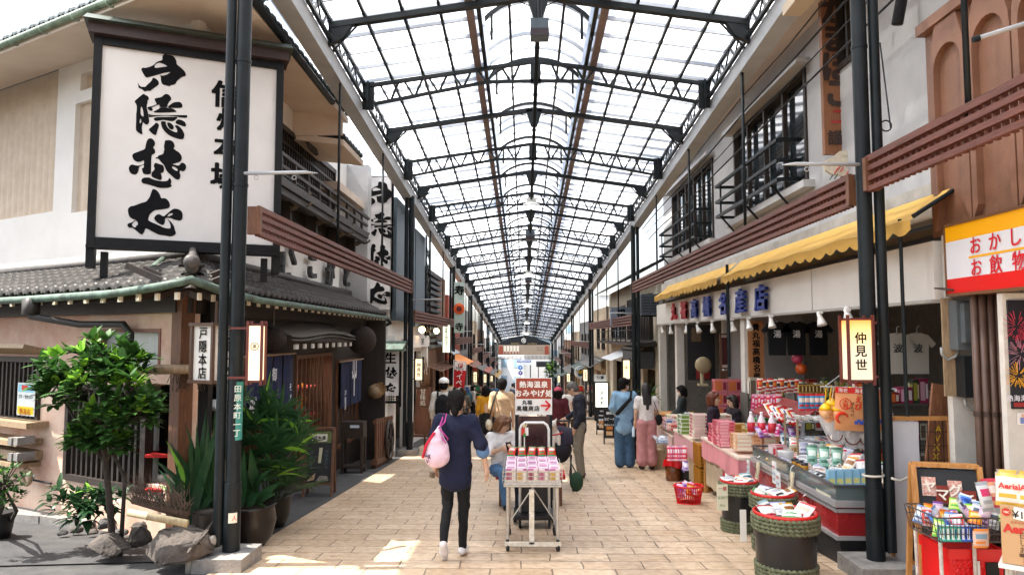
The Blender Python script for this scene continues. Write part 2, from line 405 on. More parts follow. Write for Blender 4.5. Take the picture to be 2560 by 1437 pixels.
for fr in(.143,.29,.475,.65,.83):
 for s in(-1,1):
  mb=MB();d=.10 if fr>.2 else .42
  mb.bar(rp_(s*fr,FR0-3.9,d-.03),rp_(s*fr,YE,d-.03),.04 if fr !=.29 else .06,.05);mb.build('purlin',iron,roof)
mb=MB();mb.tube([rp_(0,FR0-.5,-.42),rp_(0,YE,-.42)],.035,8);mb.build('ridge_conduit',iron,roof,True)
# sheets, bars
mb=MB()
for s in(-1,1):
 Y0,Y1=FR0-4.0,YE+.3  # front end carried on out of view to keep direct sun off the foreground
 ny=36
 if s<0:mb.quad(rp_(s*1.22,Y0,.16),rp_(s*1.8,Y0,.10),rp_(s*1.8,8.3,.10),rp_(s*1.22,8.3,.16))  # unseen extra wing above the frame, added to block sun patches on the left floor
 for i in range(ny):
  a,b=Y0+(Y1-Y0)*i/ny,Y0+(Y1-Y0)*(i+1)/ny
  mb.quad(rp_(s*.30,a,.16),rp_(s*1.22,a,.16),rp_(s*1.22,b,.16),rp_(s*.30,b,.16))
na=12
def arcp(i,Y,r=0):a=-1.08+2.16*i/na;return Vector((CX+.86*math.sin(a)/math.sin(1.05),Y,S(Y)+7.12+r+.38*(math.cos(a)-math.cos(1.05))/(1-math.cos(1.05))))
for i in range(na):mb.quad(arcp(i,Y0),arcp(i+1,Y0),arcp(i+1,Y1),arcp(i,Y1))
mb.build('roof_sheeting',sheet_m,roof,True)
bb=MB();y=FR0-4;n_=0
while y<YE:
 for s in(-1,1):bb.bar(rp_(s*.30,y,.135),rp_(s*1.2,y,.135),.055,.03,up=(0,1,0))
 for i in range(na):bb.bar(arcp(i,y,-.03),arcp(i+1,y,-.03),.03,.05)
 y+=FRS/4
tag(bb.build('glazing_bar',ribm,roof),kind='stuff')
bandm=mat('overlap_sheet',(.33,.36,.41),.5,var=.1,scale=1.5)
_b=bandm.node_tree;_t=_b.nodes.new('ShaderNodeBsdfTranslucent');_t.inputs[0].default_value=(.32,.36,.43,1);_b.links.new(_t.outputs[0],_b.nodes['Material Output'].inputs[0])
for s in(-1,1):
 mb=MB();mb.quad(rp_(s*.27,FR0-4,.20),rp_(s*.385,FR0-4,.20),rp_(s*.385,YE,.20),rp_(s*.27,YE,.20));mb.build('overlap_sheet',bandm,roof)
 mb=MB();mb.bar(rp_(s*.335,FR0-3.9,.12),rp_(s*.335,YE,.12),.11,.07);mb.build('roof_gutter',gutm,roof)
# side gutters with the lattice girder above
for s in(-1,1):
 xo=CX+s*2.99
 mb=MB();y0,y1=6.0,YE
 a=[(xo-s*.13,6.27),(xo-s*.11,6.05),(xo+s*.12,6.05),(xo+s*.16,6.30)]
 pr=[Vector((x,y0,S(y0)+h))for x,h in a]
 if s>0:pr=pr[::-1]
 mb.prism(pr,(0,y1-y0,S(y1)-S(y0)));mb.build('side_gutter',steelgrey,roof)
 mb=MB();xg=CX+s*2.83
 mb.bar((xg,y0,S(y0)+6.56),(xg,y1,S(y1)+6.56),.05);mb.bar((xg,y0,S(y0)+6.3),(xg,y1,S(y1)+6.3),.05)
 y=y0
 while y<y1-.5:
  mb.bar((xg,y,S(y)+6.3),(xg,y+.26,S(y)+6.55),.022);mb.bar((xg,y+.26,S(y)+6.55),(xg,y+.52,S(y)+6.27),.022);y+=.515
 mb.build('side_girder',iron,roof)
 mb=MB();y=6.9
 while y<y1:mb.bar((xo-s*.05,y,S(y)+6.3),(xg,y,S(y)+6.56),.035);y+=1.03
 mb.build('gutter_strut',steelgrey,roof)
# ridge lamps and boxes
lampglow=glow('lamp_white',(1,.93,.78),9)
def ridge_lamp(Y,lab):
 z=S(Y)+6.5;t=thing('high_bay_lamp',lab,'lamp',(CX,Y,z),'round lamps under the arcade ridge')
 mb=MB();mb.box((CX,Y,z-.02),(.26,.14,.13));mb.tube([(CX,Y,z+.05),(CX,Y,z+.16)],.03);
 for s in(-1,1):mb.bar((CX+s*.13,Y,z),(CX+s*.26,Y,z+.08),.015);mb.bar((CX+s*.26,Y,z+.08),(CX+s*.2,Y,z-.1),.015)
 mb.build('lamp_housing',P('c9c9c4',.5),t)
 mb=MB();mb.lathe((CX,Y,z-.2),[(.22,0),(.235,.03),(.2,.08),(.09,.12)],24);mb.build('lamp_rim',P('d8d8d4',.4),t,True)
 mb=MB();mb.lathe((CX,Y,z-.215),[(.0001,-.02),(.12,-.012),(.21,.012)],24);mb.build('diffuser',lampglow,t,True)
for Y,lab in((18.9,'round white lamp hung under the ridge nearest the viewer'),(31.2,'second round white lamp along the ridge behind the nearest one'),(43.6,'third round white lamp along the arcade ridge'),(56,'fourth small round lamp far along the ridge'),(68,'fifth and farthest round lamp by the end sign')):
 ridge_lamp(Y,lab)
def speaker_box(Y,z,sz,lab):
 t=thing('speaker_box',lab,'speaker',(CX,Y,z),'boxes hung on the roof ridge')
 mb=MB();mb.box((CX,Y,z),(sz,sz*.9,sz));mb.build('cabinet',mat('box_blue_grey',(.06,.085,.11),.5,var=.2),t)
 mb=MB();mb.box((CX,Y,z-sz*.28),(sz+.006,sz*.9+.006,sz*.42));mb.box((CX-.05,Y-sz*.46,z-sz*.22),(.03,.01,.012));mb.build('cover',P('2c2228',.5),t)
 mb=MB();mb.tube([(CX,Y,z+sz/2),(CX,Y,S(Y)+6.6)],.025);mb.build('bracket',iron,t)
a=atY(1334,76,8.6);speaker_box(8.6,a.z,.22,'square dark box hung from the first bay of the roof ridge')
speaker_box(23.2,S(23.2)+6.42,.3,'dark box on the ridge beyond the nearest round lamp');speaker_box(33,S(33)+6.4,.3,'small dark box on the ridge behind the second lamp')

# ================================================================== COLUMNS, LANTERNS, SLATTED CANOPIES
lan_w=glow('lantern_paper',(1,.80,.50),.45)
def lantern_mat():
 m=mat('lantern_shade',(.34,.25,.15),.7);n,l=m.node_tree.nodes,m.node_tree.links;b=n['Principled BSDF']
 tc=n.new('ShaderNodeTexCoord');sx=n.new('ShaderNodeSeparateXYZ');l.new(tc.outputs['Generated'],sx.inputs[0])
 rp=n.new('ShaderNodeValToRGB');e=rp.color_ramp.elements;e[0].position=.45;e[0].color=(.66,.56,.42,1);e[1].position=.97;e[1].color=(1,.30,.02,1)
 e2=rp.color_ramp.elements.new(.78);e2.color=(1,.62,.22,1);l.new(sx.outputs[2],rp.inputs[0]);l.new(rp.outputs[0],b.inputs['Emission Color']);b.inputs['Emission Strength'].default_value=.5
 vo=n.new('ShaderNodeTexVoronoi');vo.inputs['Scale'].default_value=90;l.new(tc.outputs['Object'],vo.inputs[0])
 bp=n.new('ShaderNodeBump');bp.inputs['Strength'].default_value=.4;bp.inputs['Distance'].default_value=.004;l.new(vo.outputs[0],bp.inputs['Height']);l.new(bp.outputs[0],b.inputs['Normal'])
 return m
lan_o=lantern_mat();maroon=mat('maroon_lacquer',(.10,.018,.012),.4)
def lantern(c,wd,ht,text,lab,orange=False,fr=None,colx=None,wall=None):
 c=Vector(c);t=thing('street_lantern',lab,'lantern',c,'lanterns on the arcade columns');fr=fr or maroon
 mb=MB()
 for i in(-1,1):
  for j in(-1,1):mb.box((c.x+i*wd*.56,c.y+j*wd*.42,c.z),(.022,.022,ht*1.16))
 for k in(-1,1):mb.box((c.x,c.y,c.z+k*ht*.51),(wd*1.08,wd*.82,.02))
 if colx is not None:mb.bar((c.x,c.y,c.z+ht*.45),(colx,c.y,c.z+ht*.45),.02);mb.bar((c.x,c.y,c.z-ht*.45),(colx,c.y,c.z-ht*.45),.02)
 mb.build('lantern_frame',fr,t)
 mb=MB();mb.box(c,(wd,wd*.76,ht));mb.build('lantern_shade',lan_o if orange else lan_w,t)
 mb=MB();o=c-Y_*(wd*.38+.004)
 if text=='o':
  pts=[(o.x+.3*wd*math.cos(a*math.pi/8),o.y,o.z+ht*.12+.3*wd*math.sin(a*math.pi/8))for a in range(17)];mb.tube(pts,.004,5);mb.text('高',o+Z_*ht*.12,X_,Z_,wd*.35,.03)
 else:mb.text(text,o-Z_*ht*.02,X_,Z_,ht*.2,.03,True,1.1)
 mb.build('lettering',ink,t)
def arcade_column(x,Y,side,lab,grp='dark iron columns of the arcade',big=False):
 g=S(Y);t=thing('arcade_column',lab,'column',(x,Y,g),grp)
 mb=MB();mb.tube([(x,Y,g+.08),(x,Y,g+6.1)],.066,14);mb.tube([(x,Y,g+.1),(x,Y,g+.75)],.077,14)
 for h in(2.05,3.5,4.7):mb.tube([(x,Y,g+h),(x,Y,g+h+.03)],.072,14)
 mb.build('shaft',iron,t,'auto')
 mb=MB();xd=x+side*.005+(-.112 if side<0 else .12);mb.tube([(xd,Y-.02,g+.2),(xd,Y-.02,g+6.1)],.046,12)
 mb.build('downpipe',iron,t,'auto')
 mb=MB();mb.box((x-.02,Y-.02,g+.05),(.44,.5,.16));mb.build('plinth',concrete,t)
 mb=MB();z=g+3.62;d=-side;mb.tube([(x,Y-.03,z),(x+d*.62,Y-.03,z+.01),(x+d*.74,Y-.03,z)],[.018,.016,.004],8)
 for q in(.16,.52):mb.tube([(x+d*q+.02*math.cos(a),Y-.03,z-.04+.02*math.sin(a))for a in[i*.785 for i in range(9)]],.004,5)
 mb.build('banner_arm',steelgrey,t,True)
 return t
LX,RX=-2.69,3.075
LC=[6.7,17.0,27.3,36.4,45.5,54.6,63.7,72.8];RC=[6.5,20.3,33.9,46.9,60,73]
ordn=['nearest','second','third','fourth','fifth','sixth','seventh','eighth']
for i,y in enumerate(LC):arcade_column(LX,y,-1,'dark twin pipe column, %s of the row on the left side of the street' % ordn[i])
for i,y in enumerate(RC):arcade_column(RX,y,1,'dark twin pipe column, %s of the row on the right side of the street' % ordn[i])
a=atY(641,882,6.55);lantern(a,.115,.5,'o','tall slim lantern with a round crest on the near left column',fr=maroon,colx=LX)
a=atY(2142,874,6.35);lantern(a,.19,.52,'仲見世','large orange glowing lantern with three characters on the near right column',True,colx=RX)
for i,y in enumerate(LC[1:6]):lantern((LX+.22,y-.05,1.65-(922-840)/1800*17-SL*(y-17)),.16,.5,'仲見世','small lantern on the %s left column' % ordn[i+1],fr=black,colx=LX)
for i,y in enumerate(RC[1:5]):lantern((RX-.24,y-.05,1.65-(922-840)/1800*20.3-SL*(y-20.3)),.18,.52,'o' if i==0 else '仲見世','small lantern on the %s right column' % ordn[i+1],fr=black,colx=RX)
def canopy(x,y0,y1,z1,h,lab,side):
 t=thing('slatted_canopy',lab,'canopy',(x,y0,z1-h),'red brown slatted canopies between the columns')
 xx=x
 mb=MB()
 for k in range(4):mb.box((xx,(y0+y1)/2,z1-.03-k*(h-.06)/3),(.03,y1-y0,.045 if k else .055))
 mb.build('slat',redwood,t)
 mb=MB();y=y0+.05
 while y<y1:mb.box((xx-.03*-side,y,z1-h/2),(.03,.034,h*.98));y+=.085
 mb.build('batten',redwood,t)
 for q in(y0,y1):mb=MB();mb.bar((xx-side*.03,q,z1-h/2),(xx+side*.1,q,z1-h/2),.06,h*.9);mb.build('end_bracket',brownwood,t)
 n=max(2,round((y1-y0)/3.4))
 for i in range(1,n):
  y=y0+(y1-y0)*i/n;mb=MB();mb.tube([(xx+side*.05,y,z1-.1),(xx+side*.05,y,S(y)+6.1)],.022,6);mb.build('hanger_rod',iron,t,True)
for i in range(len(LC)-1):canopy(LX+.02,LC[i]+.42,LC[i+1]-.1,2.96-SL*(LC[i]-6.7),.31,'red brown slatted canopy, %s bay of the left row' % ordn[i],-1)
for i in range(len(RC)-1):canopy(RX-.02,RC[i]+.22,RC[i+1]-.1,3.17-SL*(RC[i]-6.5),.32,'red brown slatted canopy, %s bay behind the near right column' % ordn[i],1)
canopy(RX-.02,3.6,RC[0]-.12,3.25,.33,'red brown slatted canopy before the brown arched facade',1)
# ================================================================== SHARED SHAPES FOR THE SETTING
def wallgrid(mb,P0,d,n,L,z0,z1,th,holes,m=None):
 """a wall from P0 along d (unit, level), outer face on the line, thickness th inwards (-n); openings (t0,t1,z0,z1) left free"""
 ts=sorted({0,L}|{t for h in holes for t in h[:2]if 0<t<L});zs=sorted({z0,z1}|{z for h in holes for z in h[2:]if z0<z<z1})
 ang=math.atan2(d[1],d[0]);P0=Vector((P0[0],P0[1],0));d=Vector((d[0],d[1],0));n=Vector((n[0],n[1],0))
 for a,b in zip(ts,ts[1:]):
  run=None
  for c,e in list(zip(zs,zs[1:]))+[(None,None)]:
   fre=c is None or any(h[0]<=(a+b)/2<=h[1]and h[2]<=(c+e)/2<=h[3]for h in holes)
   if fre:
    if run:mb.box(P0+d*(a+b)/2-n*th/2+Z_*(run[0]+run[1])/2,(b-a,th,run[1]-run[0]),ang,m);run=None
   else:run=(run[0],e)if run else(c,e)
 return mb
def frame(mb,P0,d,n,t0,t1,z0,z1,wd=.05,dp=.06,out=.02,m=None):
 ang=math.atan2(d[1],d[0]);P0=Vector((P0[0],P0[1],0));d=Vector((d[0],d[1],0));n=Vector((n[0],n[1],0));o=n*(out-dp/2)
 for z in(z0+wd/2,z1-wd/2):mb.box(P0+d*(t0+t1)/2+o+Z_*z,(t1-t0,dp,wd),ang,m)
 for t in(t0+wd/2,t1-wd/2):mb.box(P0+d*t+o+Z_*(z0+z1)/2,(wd,dp,z1-z0-2*wd),ang,m)
def bars(mb,P0,d,n,t0,t1,z0,z1,step,wd=.03,dp=.03,out=.0,m=None,horiz=False):
 ang=math.atan2(d[1],d[0]);P0=Vector((P0[0],P0[1],0));d=Vector((d[0],d[1],0));n=Vector((n[0],n[1],0));o=n*(out-dp/2)
 if horiz:
  k=max(1,int((z1-z0)/step))
  for i in range(k):mb.box(P0+d*(t0+t1)/2+o+Z_*(z0+(i+.5)*(z1-z0)/k),(t1-t0,dp,wd),ang,m)
 else:
  k=max(1,int((t1-t0)/step))
  for i in range(k):mb.box(P0+d*(t0+(i+.5)*(t1-t0)/k)+o+Z_*(z0+z1)/2,(wd,dp,z1-z0),ang,m)
def tile_roof(mb,E0,d,up,L,run,rise,hip=0.,hip2=0.,cw=.2,rl=.2,m=None,caps=True):
 """wavy clay tiles: eave from E0 along d, climbing along up; hip = how far the start edge moves along d by the top"""
 E0,d,up=Vector(E0),Vector(d),Vector(up);nrow=max(1,round(math.hypot(run,rise)/rl));ncol=int(L/cw)
 for c in range(ncol):
  t=c*cw
  for r in range(nrow):
   v0,v1=r/nrow,(r+1)/nrow
   if(hip and t<hip*(v0+v1)/2-.1)or(hip2 and t>L-hip2*(v0+v1)/2):continue
   vs=[]
   for v,lift in((v0-.02,.028),(v1+.02,.004)):
    for k in range(7):
     a=k/6;h=.045*math.cos(math.pi*2*min(1,a/.62))*.5+.022 if a<.62 else .045-.028*math.sin(math.pi*(a-.62)/.38)
     vs.append(E0+d*(t+a*cw)+up*(run*v)+Z_*(rise*v+h+lift))
   b=len(mb.v);fs=[(k,k+1,8+k,7+k)for k in range(6)]
   vs+=[p-Z_*.03 for p in vs[:7]];fs+=[(14+k,15+k,k+1,k)for k in range(6)]
   mb.add(vs,fs,m)
  if caps:mb.lathe(E0+d*(t+cw)-up*.015+Z_*.03,[(.001,.012),(.035,.01),(.05,-.005),(.05,-.06)],10,m,axis=-up)
TR={1:[[(312,370),(345,347),(375,357),(465,332),(510,305),(545,270),(575,255),(625,240),(635,232),(633,200),(640,165),(680,143),(705,160),(745,162),(785,170),(820,200),(843,250),(848,302),(900,340),(960,395),(985,440),(988,465),(970,482),(930,488),(880,525),(845,560),(835,590),(800,608),(760,615),(738,633),(715,622),(640,605),(620,580),(610,530),(610,490),(595,470),(605,465),(640,472),(700,455),(735,435),(755,420),(735,418),(690,425),(640,435),(590,450),(520,470),(460,485),(405,500),(380,490),(355,455),(335,420)],
 [(515,320),(540,295),(580,277),(620,285),(665,300),(695,322),(708,333),(670,338),(600,347),(530,357),(520,345)],
 [(490,500),(530,510),(570,545),(583,580),(575,610),(530,640),(480,675),(445,702),(420,695),(390,700),(375,712),(350,695),(325,670),(300,665),(280,655),(272,625),(268,580),(278,590),(285,615),(305,628),(315,640),(350,637),(375,640),(410,605),(450,570),(475,540)]],
2:[[(213,857),(240,830),(280,795),(330,755),(355,742),(375,755),(385,765),(410,770),(430,800),(432,825),(410,845),(412,880),(400,910),(400,960),(415,1010),(425,1060),(430,1110),(440,1150),(425,1190),(400,1208),(370,1195),(345,1165),(335,1190),(325,1240),(330,1300),(338,1345),(320,1350),(280,1330),(240,1295),(235,1240),(240,1150),(240,1050),(248,1000),(250,930),(240,895)],
 [(305,990),(312,940),(325,935),(340,980),(350,1030),(352,1085),(335,1080),(310,1055)],[(305,1110),(320,1150),(305,1190),(292,1175),(295,1140)],
 [(512,815),(560,803),(620,793),(650,765),(685,742),(730,755),(765,795),(768,830),(745,850),(725,880),(710,910),(712,945),(590,945),(592,915),(580,905),(545,915),(510,935),(470,945),(490,970),(490,990),(460,1002),(430,985),(405,950),(430,935),(480,928),(520,910),(550,898),(530,860)],
 [(717,947),(720,930),(760,900),(785,880),(830,865),(885,862),(920,880),(935,915),(930,950),(890,955),(820,955),(770,954),(725,963)],
 [(590,948),(714,948),(800,968),(830,990),(850,1014),(765,1021),(640,1024),(520,1025),(495,1010),(540,990),(585,965)],
 [(420,1065),(480,1050),(560,1042),(640,1037),(765,1033),(856,1019),(900,1012),(950,1030),(1000,1055),(1013,1085),(990,1105),(940,1100),(880,1095),(864,1083),(722,1072),(640,1073),(560,1076),(500,1085),(440,1095),(420,1085)],
 [(500,1115),(520,1100),(560,1091),(640,1089),(724,1088),(862,1087),(858,1110),(820,1140),(790,1155),(740,1150),(690,1140),(640,1135),(590,1142),(545,1150),(520,1145)],
 [(540,1170),(585,1200),(575,1250),(555,1300),(540,1360),(510,1360),(470,1330),(425,1280),(450,1255),(500,1215)],
 [(610,1155),(655,1152),(690,1165),(685,1200),(720,1260),(780,1300),(850,1325),(858,1300),(845,1260),(815,1222),(860,1210),(920,1260),(960,1330),(965,1370),(950,1420),(900,1425),(830,1405),(740,1370),(670,1310),(630,1250),(615,1200)],
 [(705,1175),(735,1170),(780,1195),(808,1235),(800,1275),(760,1280),(725,1245),(708,1205)],
 [(835,1150),(870,1125),(920,1135),(975,1165),(990,1210),(980,1235),(930,1225),(880,1205),(830,1185)]],
3:[[(165,270),(180,240),(260,210),(345,178),(352,130),(370,60),(395,30),(430,28),(465,50),(485,90),(478,130),(455,155),(480,185),(488,225),(470,245),(440,255),(432,300),(430,350),(430,420),(428,490),(425,520),(390,528),(340,525),(315,510),(305,470),(300,440),(325,440),(330,392),(290,405),(260,430),(255,470),(240,515),(200,532),(155,520),(130,490),(118,445),(130,410),(165,388),(205,400),(250,408),(300,395),(330,385),(330,330),(290,350),(250,357),(210,345),(180,315)],
 [(520,270),(600,245),(605,200),(612,190),(605,140),(615,95),(620,60),(650,55),(700,55),(735,80),(757,130),(750,155),(735,170),(780,200),(820,225),(850,270),(855,310),(840,345),(810,360),(760,375),(720,388),(770,400),(820,405),(840,370),(875,365),(910,395),(915,430),(900,470),(865,488),(830,470),(820,500),(838,540),(825,590),(800,602),(760,590),(700,535),(650,490),(620,430),(605,395),(560,350),(530,310),(500,312),(485,298),(505,290),(522,290)],
 [(715,420),(760,425),(795,455),(795,485),(760,470),(725,445)],
 [(470,385),(490,365),(530,380),(598,402),(610,450),(605,490),(580,508),(560,512),(580,560),(570,605),(545,605),(490,585),(432,558),(436,500),(460,480),(480,450),(465,420)],
 [(295,600),(320,574),(400,567),(440,592),(520,615),(600,625),(660,615),(680,570),(705,600),(712,640),(700,660),(718,690),(690,705),(640,717),(540,715),(470,690),(380,665),(310,650),(295,630)]],
4:[[(105,1020),(120,985),(150,965),(190,962),(280,925),(360,905),(380,880),(410,840),(425,790),(445,740),(460,728),(500,742),(545,790),(570,862),(610,853),(650,870),(685,920),(690,965),(670,995),(620,1005),(540,1015),(480,1020),(440,1050),(410,1080),(395,1120),(388,1160),(430,1185),(520,1225),(620,1270),(695,1278),(700,1240),(685,1190),(655,1150),(665,1148),(710,1190),(745,1240),(758,1300),(775,1325),(765,1360),(720,1380),(690,1387),(620,1370),(540,1362),(470,1330),(400,1290),(350,1268),(330,1330),(305,1362),(270,1345),(220,1300),(175,1268),(155,1262),(140,1268),(105,1250),(98,1220),(120,1200),(155,1195),(200,1165),(225,1157),(190,1150),(150,1130),(120,1095)],
 [(158,1225),(190,1182),(225,1164),(246,1200),(243,1230),(215,1235),(225,1250),(205,1262),(180,1252)],
 [(465,1130),(500,1085),(545,1075),(600,1112),(640,1080),(690,1035),(740,1000),(800,1005),(850,1035),(867,1080),(862,1140),(840,1165),(790,1162),(735,1150),(720,1135),(660,1128),(625,1130),(620,1190),(600,1230),(560,1220),(500,1185)],
 [(648,1110),(680,1067),(730,1062),(730,1080),(700,1098),(655,1111)]]}
def smooth_loop(pts,it=1):
 for _ in range(it):
  q=[]
  for i in range(len(pts)):
   a,b=Vector(pts[i]),Vector(pts[(i+1)% len(pts)]);q+=[a*.78+b*.22,a*.22+b*.78]
  pts=q
 return pts
def brush(loops):
 cu=bpy.data.curves.new('brush','CURVE');cu.dimensions='2D';cu.fill_mode='BOTH'
 for lp in loops:
  lp=smooth_loop([(x,y)for x,y in lp]);sp=cu.splines.new('POLY');sp.points.add(len(lp)-1)
  for p,q in zip(sp.points,lp):p.co=(q[0],q[1],0,1)
  sp.use_cyclic_u=True
 o=bpy.data.objects.new('brush',cu);me=o.to_mesh()
 v=[(p.co.x,p.co.y)for p in me.vertices];f=[tuple(p.vertices)for p in me.polygons]
 o.to_mesh_clear();bpy.data.objects.remove(o);bpy.data.curves.remove(cu)
 return v,f
BR={}
for k_,lp_ in TR.items():
 v_,f_=brush(lp_);s_,oy_=(5.99,110)if k_<3 else(5.526,340)
 BR[k_]=([(300+x/s_,oy_+y/s_)for x,y in v_],f_)

# ================================================================== SOBA HOUSE (left corner)
DL=Vector((-.869,.496,0)).normalized();NL=Vector((-.496,-.869,0)).normalized()
EC=Vector((-3.1,6.63,0));LCo=Vector((-3.6,7.55,0));UC=Vector((-3.9,8.36,0));EX=X_
def onL(px,py):p=atPl(px,py,LCo,NL);return(p-LCo).dot(DL),p.z
def onU(px,py):p=atPl(px,py,UC,NL);return(p-UC).dot(DL),p.z
house=thing('soba_house','old corner noodle house with white upper storey, pink plaster and grey tiled eaves','building',(-3.9,9,S(9)))
# lower slanted wall
def rectL(px0,py0,px1,py1,f=onL):
 a,b=f(px0,py0),f(px1,py1);c,e=f(px0,py1),f(px1,py0)
 t0,t1=sorted((a[0],b[0]));z0,z1=sorted(((c[1]+b[1])/2,(a[1]+e[1])/2));return t0,t1,z0,z1
w1=rectL(245,822,400,930);w2=rectL(172,960,366,1215);w3=rectL(-160,888,100,1045);dsp=rectL(372,960,446,1215)
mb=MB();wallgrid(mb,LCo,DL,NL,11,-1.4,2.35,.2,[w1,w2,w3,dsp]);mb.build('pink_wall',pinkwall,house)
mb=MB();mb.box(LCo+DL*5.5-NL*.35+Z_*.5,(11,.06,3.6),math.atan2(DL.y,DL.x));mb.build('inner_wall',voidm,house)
def window(par,P0,d,n,r,fm,gm,wd=.05,deep=.10,name='window'):
 mb=MB();frame(mb,P0,d,n,*r,wd=wd,dp=.08,out=.012);o=mb.build(name,fm,par)
 g=MB();Pq=Vector((P0[0],P0[1],0))-Vector((n[0],n[1],0))*deep;d=Vector((d[0],d[1],0));t0,t1,z0,z1=r
 g.quad(Pq+d*t0+Z_*z0,Pq+d*t1+Z_*z0,Pq+d*t1+Z_*z1,Pq+d*t0+Z_*z1);g.build('pane',gm,o);return o
window(house,LCo,DL,NL,w1,mat('window_frame_red',(.22,.09,.06),.6),mat('frosted_pane',(.50,.53,.50),.25,scale=2,col2=(.60,.62,.58)),.035)
for r in(w2,w3):
 mb=MB();frame(mb,LCo,DL,NL,*r,wd=.07,dp=.1,out=.035);o=mb.build('lattice_window',darkwood,house)
 b=MB();bars(b,LCo,DL,NL,r[0]+.07,r[1]-.07,r[2]+.07,r[3]-.07,.105,.035,.04,0);b.build('lattice_bar',darkwood,o)
 g=MB();q=LCo-NL*.13;g.quad(q+DL*r[0]+Z_*r[2],q+DL*r[1]+Z_*r[2],q+DL*r[1]+Z_*r[3],q+DL*r[0]+Z_*r[3]);g.build('pane',mat('pale_pane',(.30,.31,.28),.3,var=.3,scale=3),o)
mb=MB();a=onL(0,872);mb.box(LCo+DL*(w3[0]+1.1)+NL*.14+Z_*a[1],(2.7,.42,.05),Matrix.Rotation(math.atan2(DL.y,DL.x),3,'Z')@ Matrix.Rotation(R(14),3,'X'));mb.build('window_hood',palewood,house)
# corner post and eave beam
mb=MB();mb.box((LCo.x,LCo.y,.4),(.16,.16,3.4),math.atan2(DL.y,DL.x));mb.build('corner_post',brownwood,house)
mb=MB();mb.bar(LCo+NL*.03+Z_*1.98,LCo+DL*11+NL*.03+Z_*1.98,.14,.16);mb.bar((-3.57,7.5,1.98),(-3.57,15.9,1.98),.14,.18);mb.build('eave_beam',darkwood,house)
# lower street wall (dark wood) with door and window openings
HS=(9.2-7.55,10.95-7.55,-2,1.38);HW2=(11.3-7.55,13.4-7.55,-.35,1.35);HD=(13.75-7.55,15.5-7.55,-.5,1.2);HC=(.12,1.1,-.25,1.1)
mb=MB();wallgrid(mb,(-3.6,7.55),(0,1),(1,0),8.4,-1.4,2.3,.12,[HS,HW2,HC]);mb.build('timber_wall',darkwood,house)
mb=MB();mb.box((-5.4,12.4,.5),(.05,6.7,4));mb.box((-4.5,15.75,.5),(1.75,.05,4));mb.box((-4.5,9.03,.5),(1.75,.04,4));mb.build('inner_partition',wood('inner_wood',(.10,.045,.02),(.16,.075,.035)),house)
mb=MB();bars(mb,(-3.6,7.55),(0,1),(1,0),*HW2,.22,.03,.04,.0);frame(mb,(-3.6,7.55),(0,1),(1,0),*HW2,wd=.06,dp=.12,out=.03);mb.build('lattice_window',brownwood,house)
mb=MB();bars(mb,(-3.595,7.55),(0,1),(1,0),HD[0],HD[1],-.35,.75,.26,.02,.03,.02);frame(mb,(-3.59,7.55),(0,1),(1,0),*HD,wd=.07,dp=.05,out=.03);mb.build('sliding_door',brownwood,house)
# end wall beside the second sign
mb=MB();mb.box2((-3.6,15.9,S(16)),(-3.08,16.02,2.0));mb.build('end_wall',darkwood,house)
# lower tiled eaves
mb=MB();tile_roof(mb,EC+Z_*2.13,DL,-NL,9.5,1.106,.42,hip=1.553,cw=.195);tile_roof(mb,EC+Z_*2.13,Y_,-X_,9.4,.80,.42,hip=1.73,cw=.195)
mb.build('lower_roof',tile,house,'auto')
mb=MB();top=UC+Z_*2.62
pts=[EC+(UC-EC)*t+Z_*(2.19+.43*t+.10*(1-t)**3)for t in[i/8 for i in range(9)]]
mb.tube(pts,[.06]+[.065]*8,10);mb.tube([p+Z_*.07 for p in pts[1:]],.04,8)
mb.lathe(pts[0]+Z_*.05,[(.001,.03),(.05,.02),(.075,-.01),(.07,-.08)],14,axis=(EC-UC))
mb.bar(UC+NL*.07+Z_*2.58,UC+NL*.07+DL*8+Z_*2.58,.16,.10);mb.bar(UC+X_*.07+Z_*2.58,Vector((-3.83,16,2.58)),.16,.10)
mb.build('hip_ridge',tile,house,True)
def eave_soffit(mb,A,d,up,L,run,rise,z,hip):
 A=Vector(A);mb.quad(A+Z_*z,A+Vector(d)*L+Z_*z,A+Vector(d)*L+Vector(up)*run+Z_*(z+rise),A+Vector(d)*hip+Vector(up)*run+Z_*(z+rise))
mb=MB();eave_soffit(mb,EC,DL,-NL,9.4,1.106,.42,2.10,1.553);eave_soffit(mb,EC,Y_,-X_,9.4,.8,.42,2.10,1.73);mb.build('eave_boarding',darkwood,house)
# rafters with white painted ends
mb,m2=MB(),MB()
for A,d,up,L in((EC,DL,-NL,9.2),(EC,Y_,-X_,9.3)):
 t=.25
 while t<L:
  p=A+d*t+Z_*2.03;mb.bar(p+up*.05,p+up*.75+Z_*.3,.05,.06);m2=MB();m2.bar(p+up*.045,p+up*.02,.055,.07);m2.build('rafter_end',P('d8cdb8',.8),house);t+=.31
mb.build('rafter',darkwood,house)
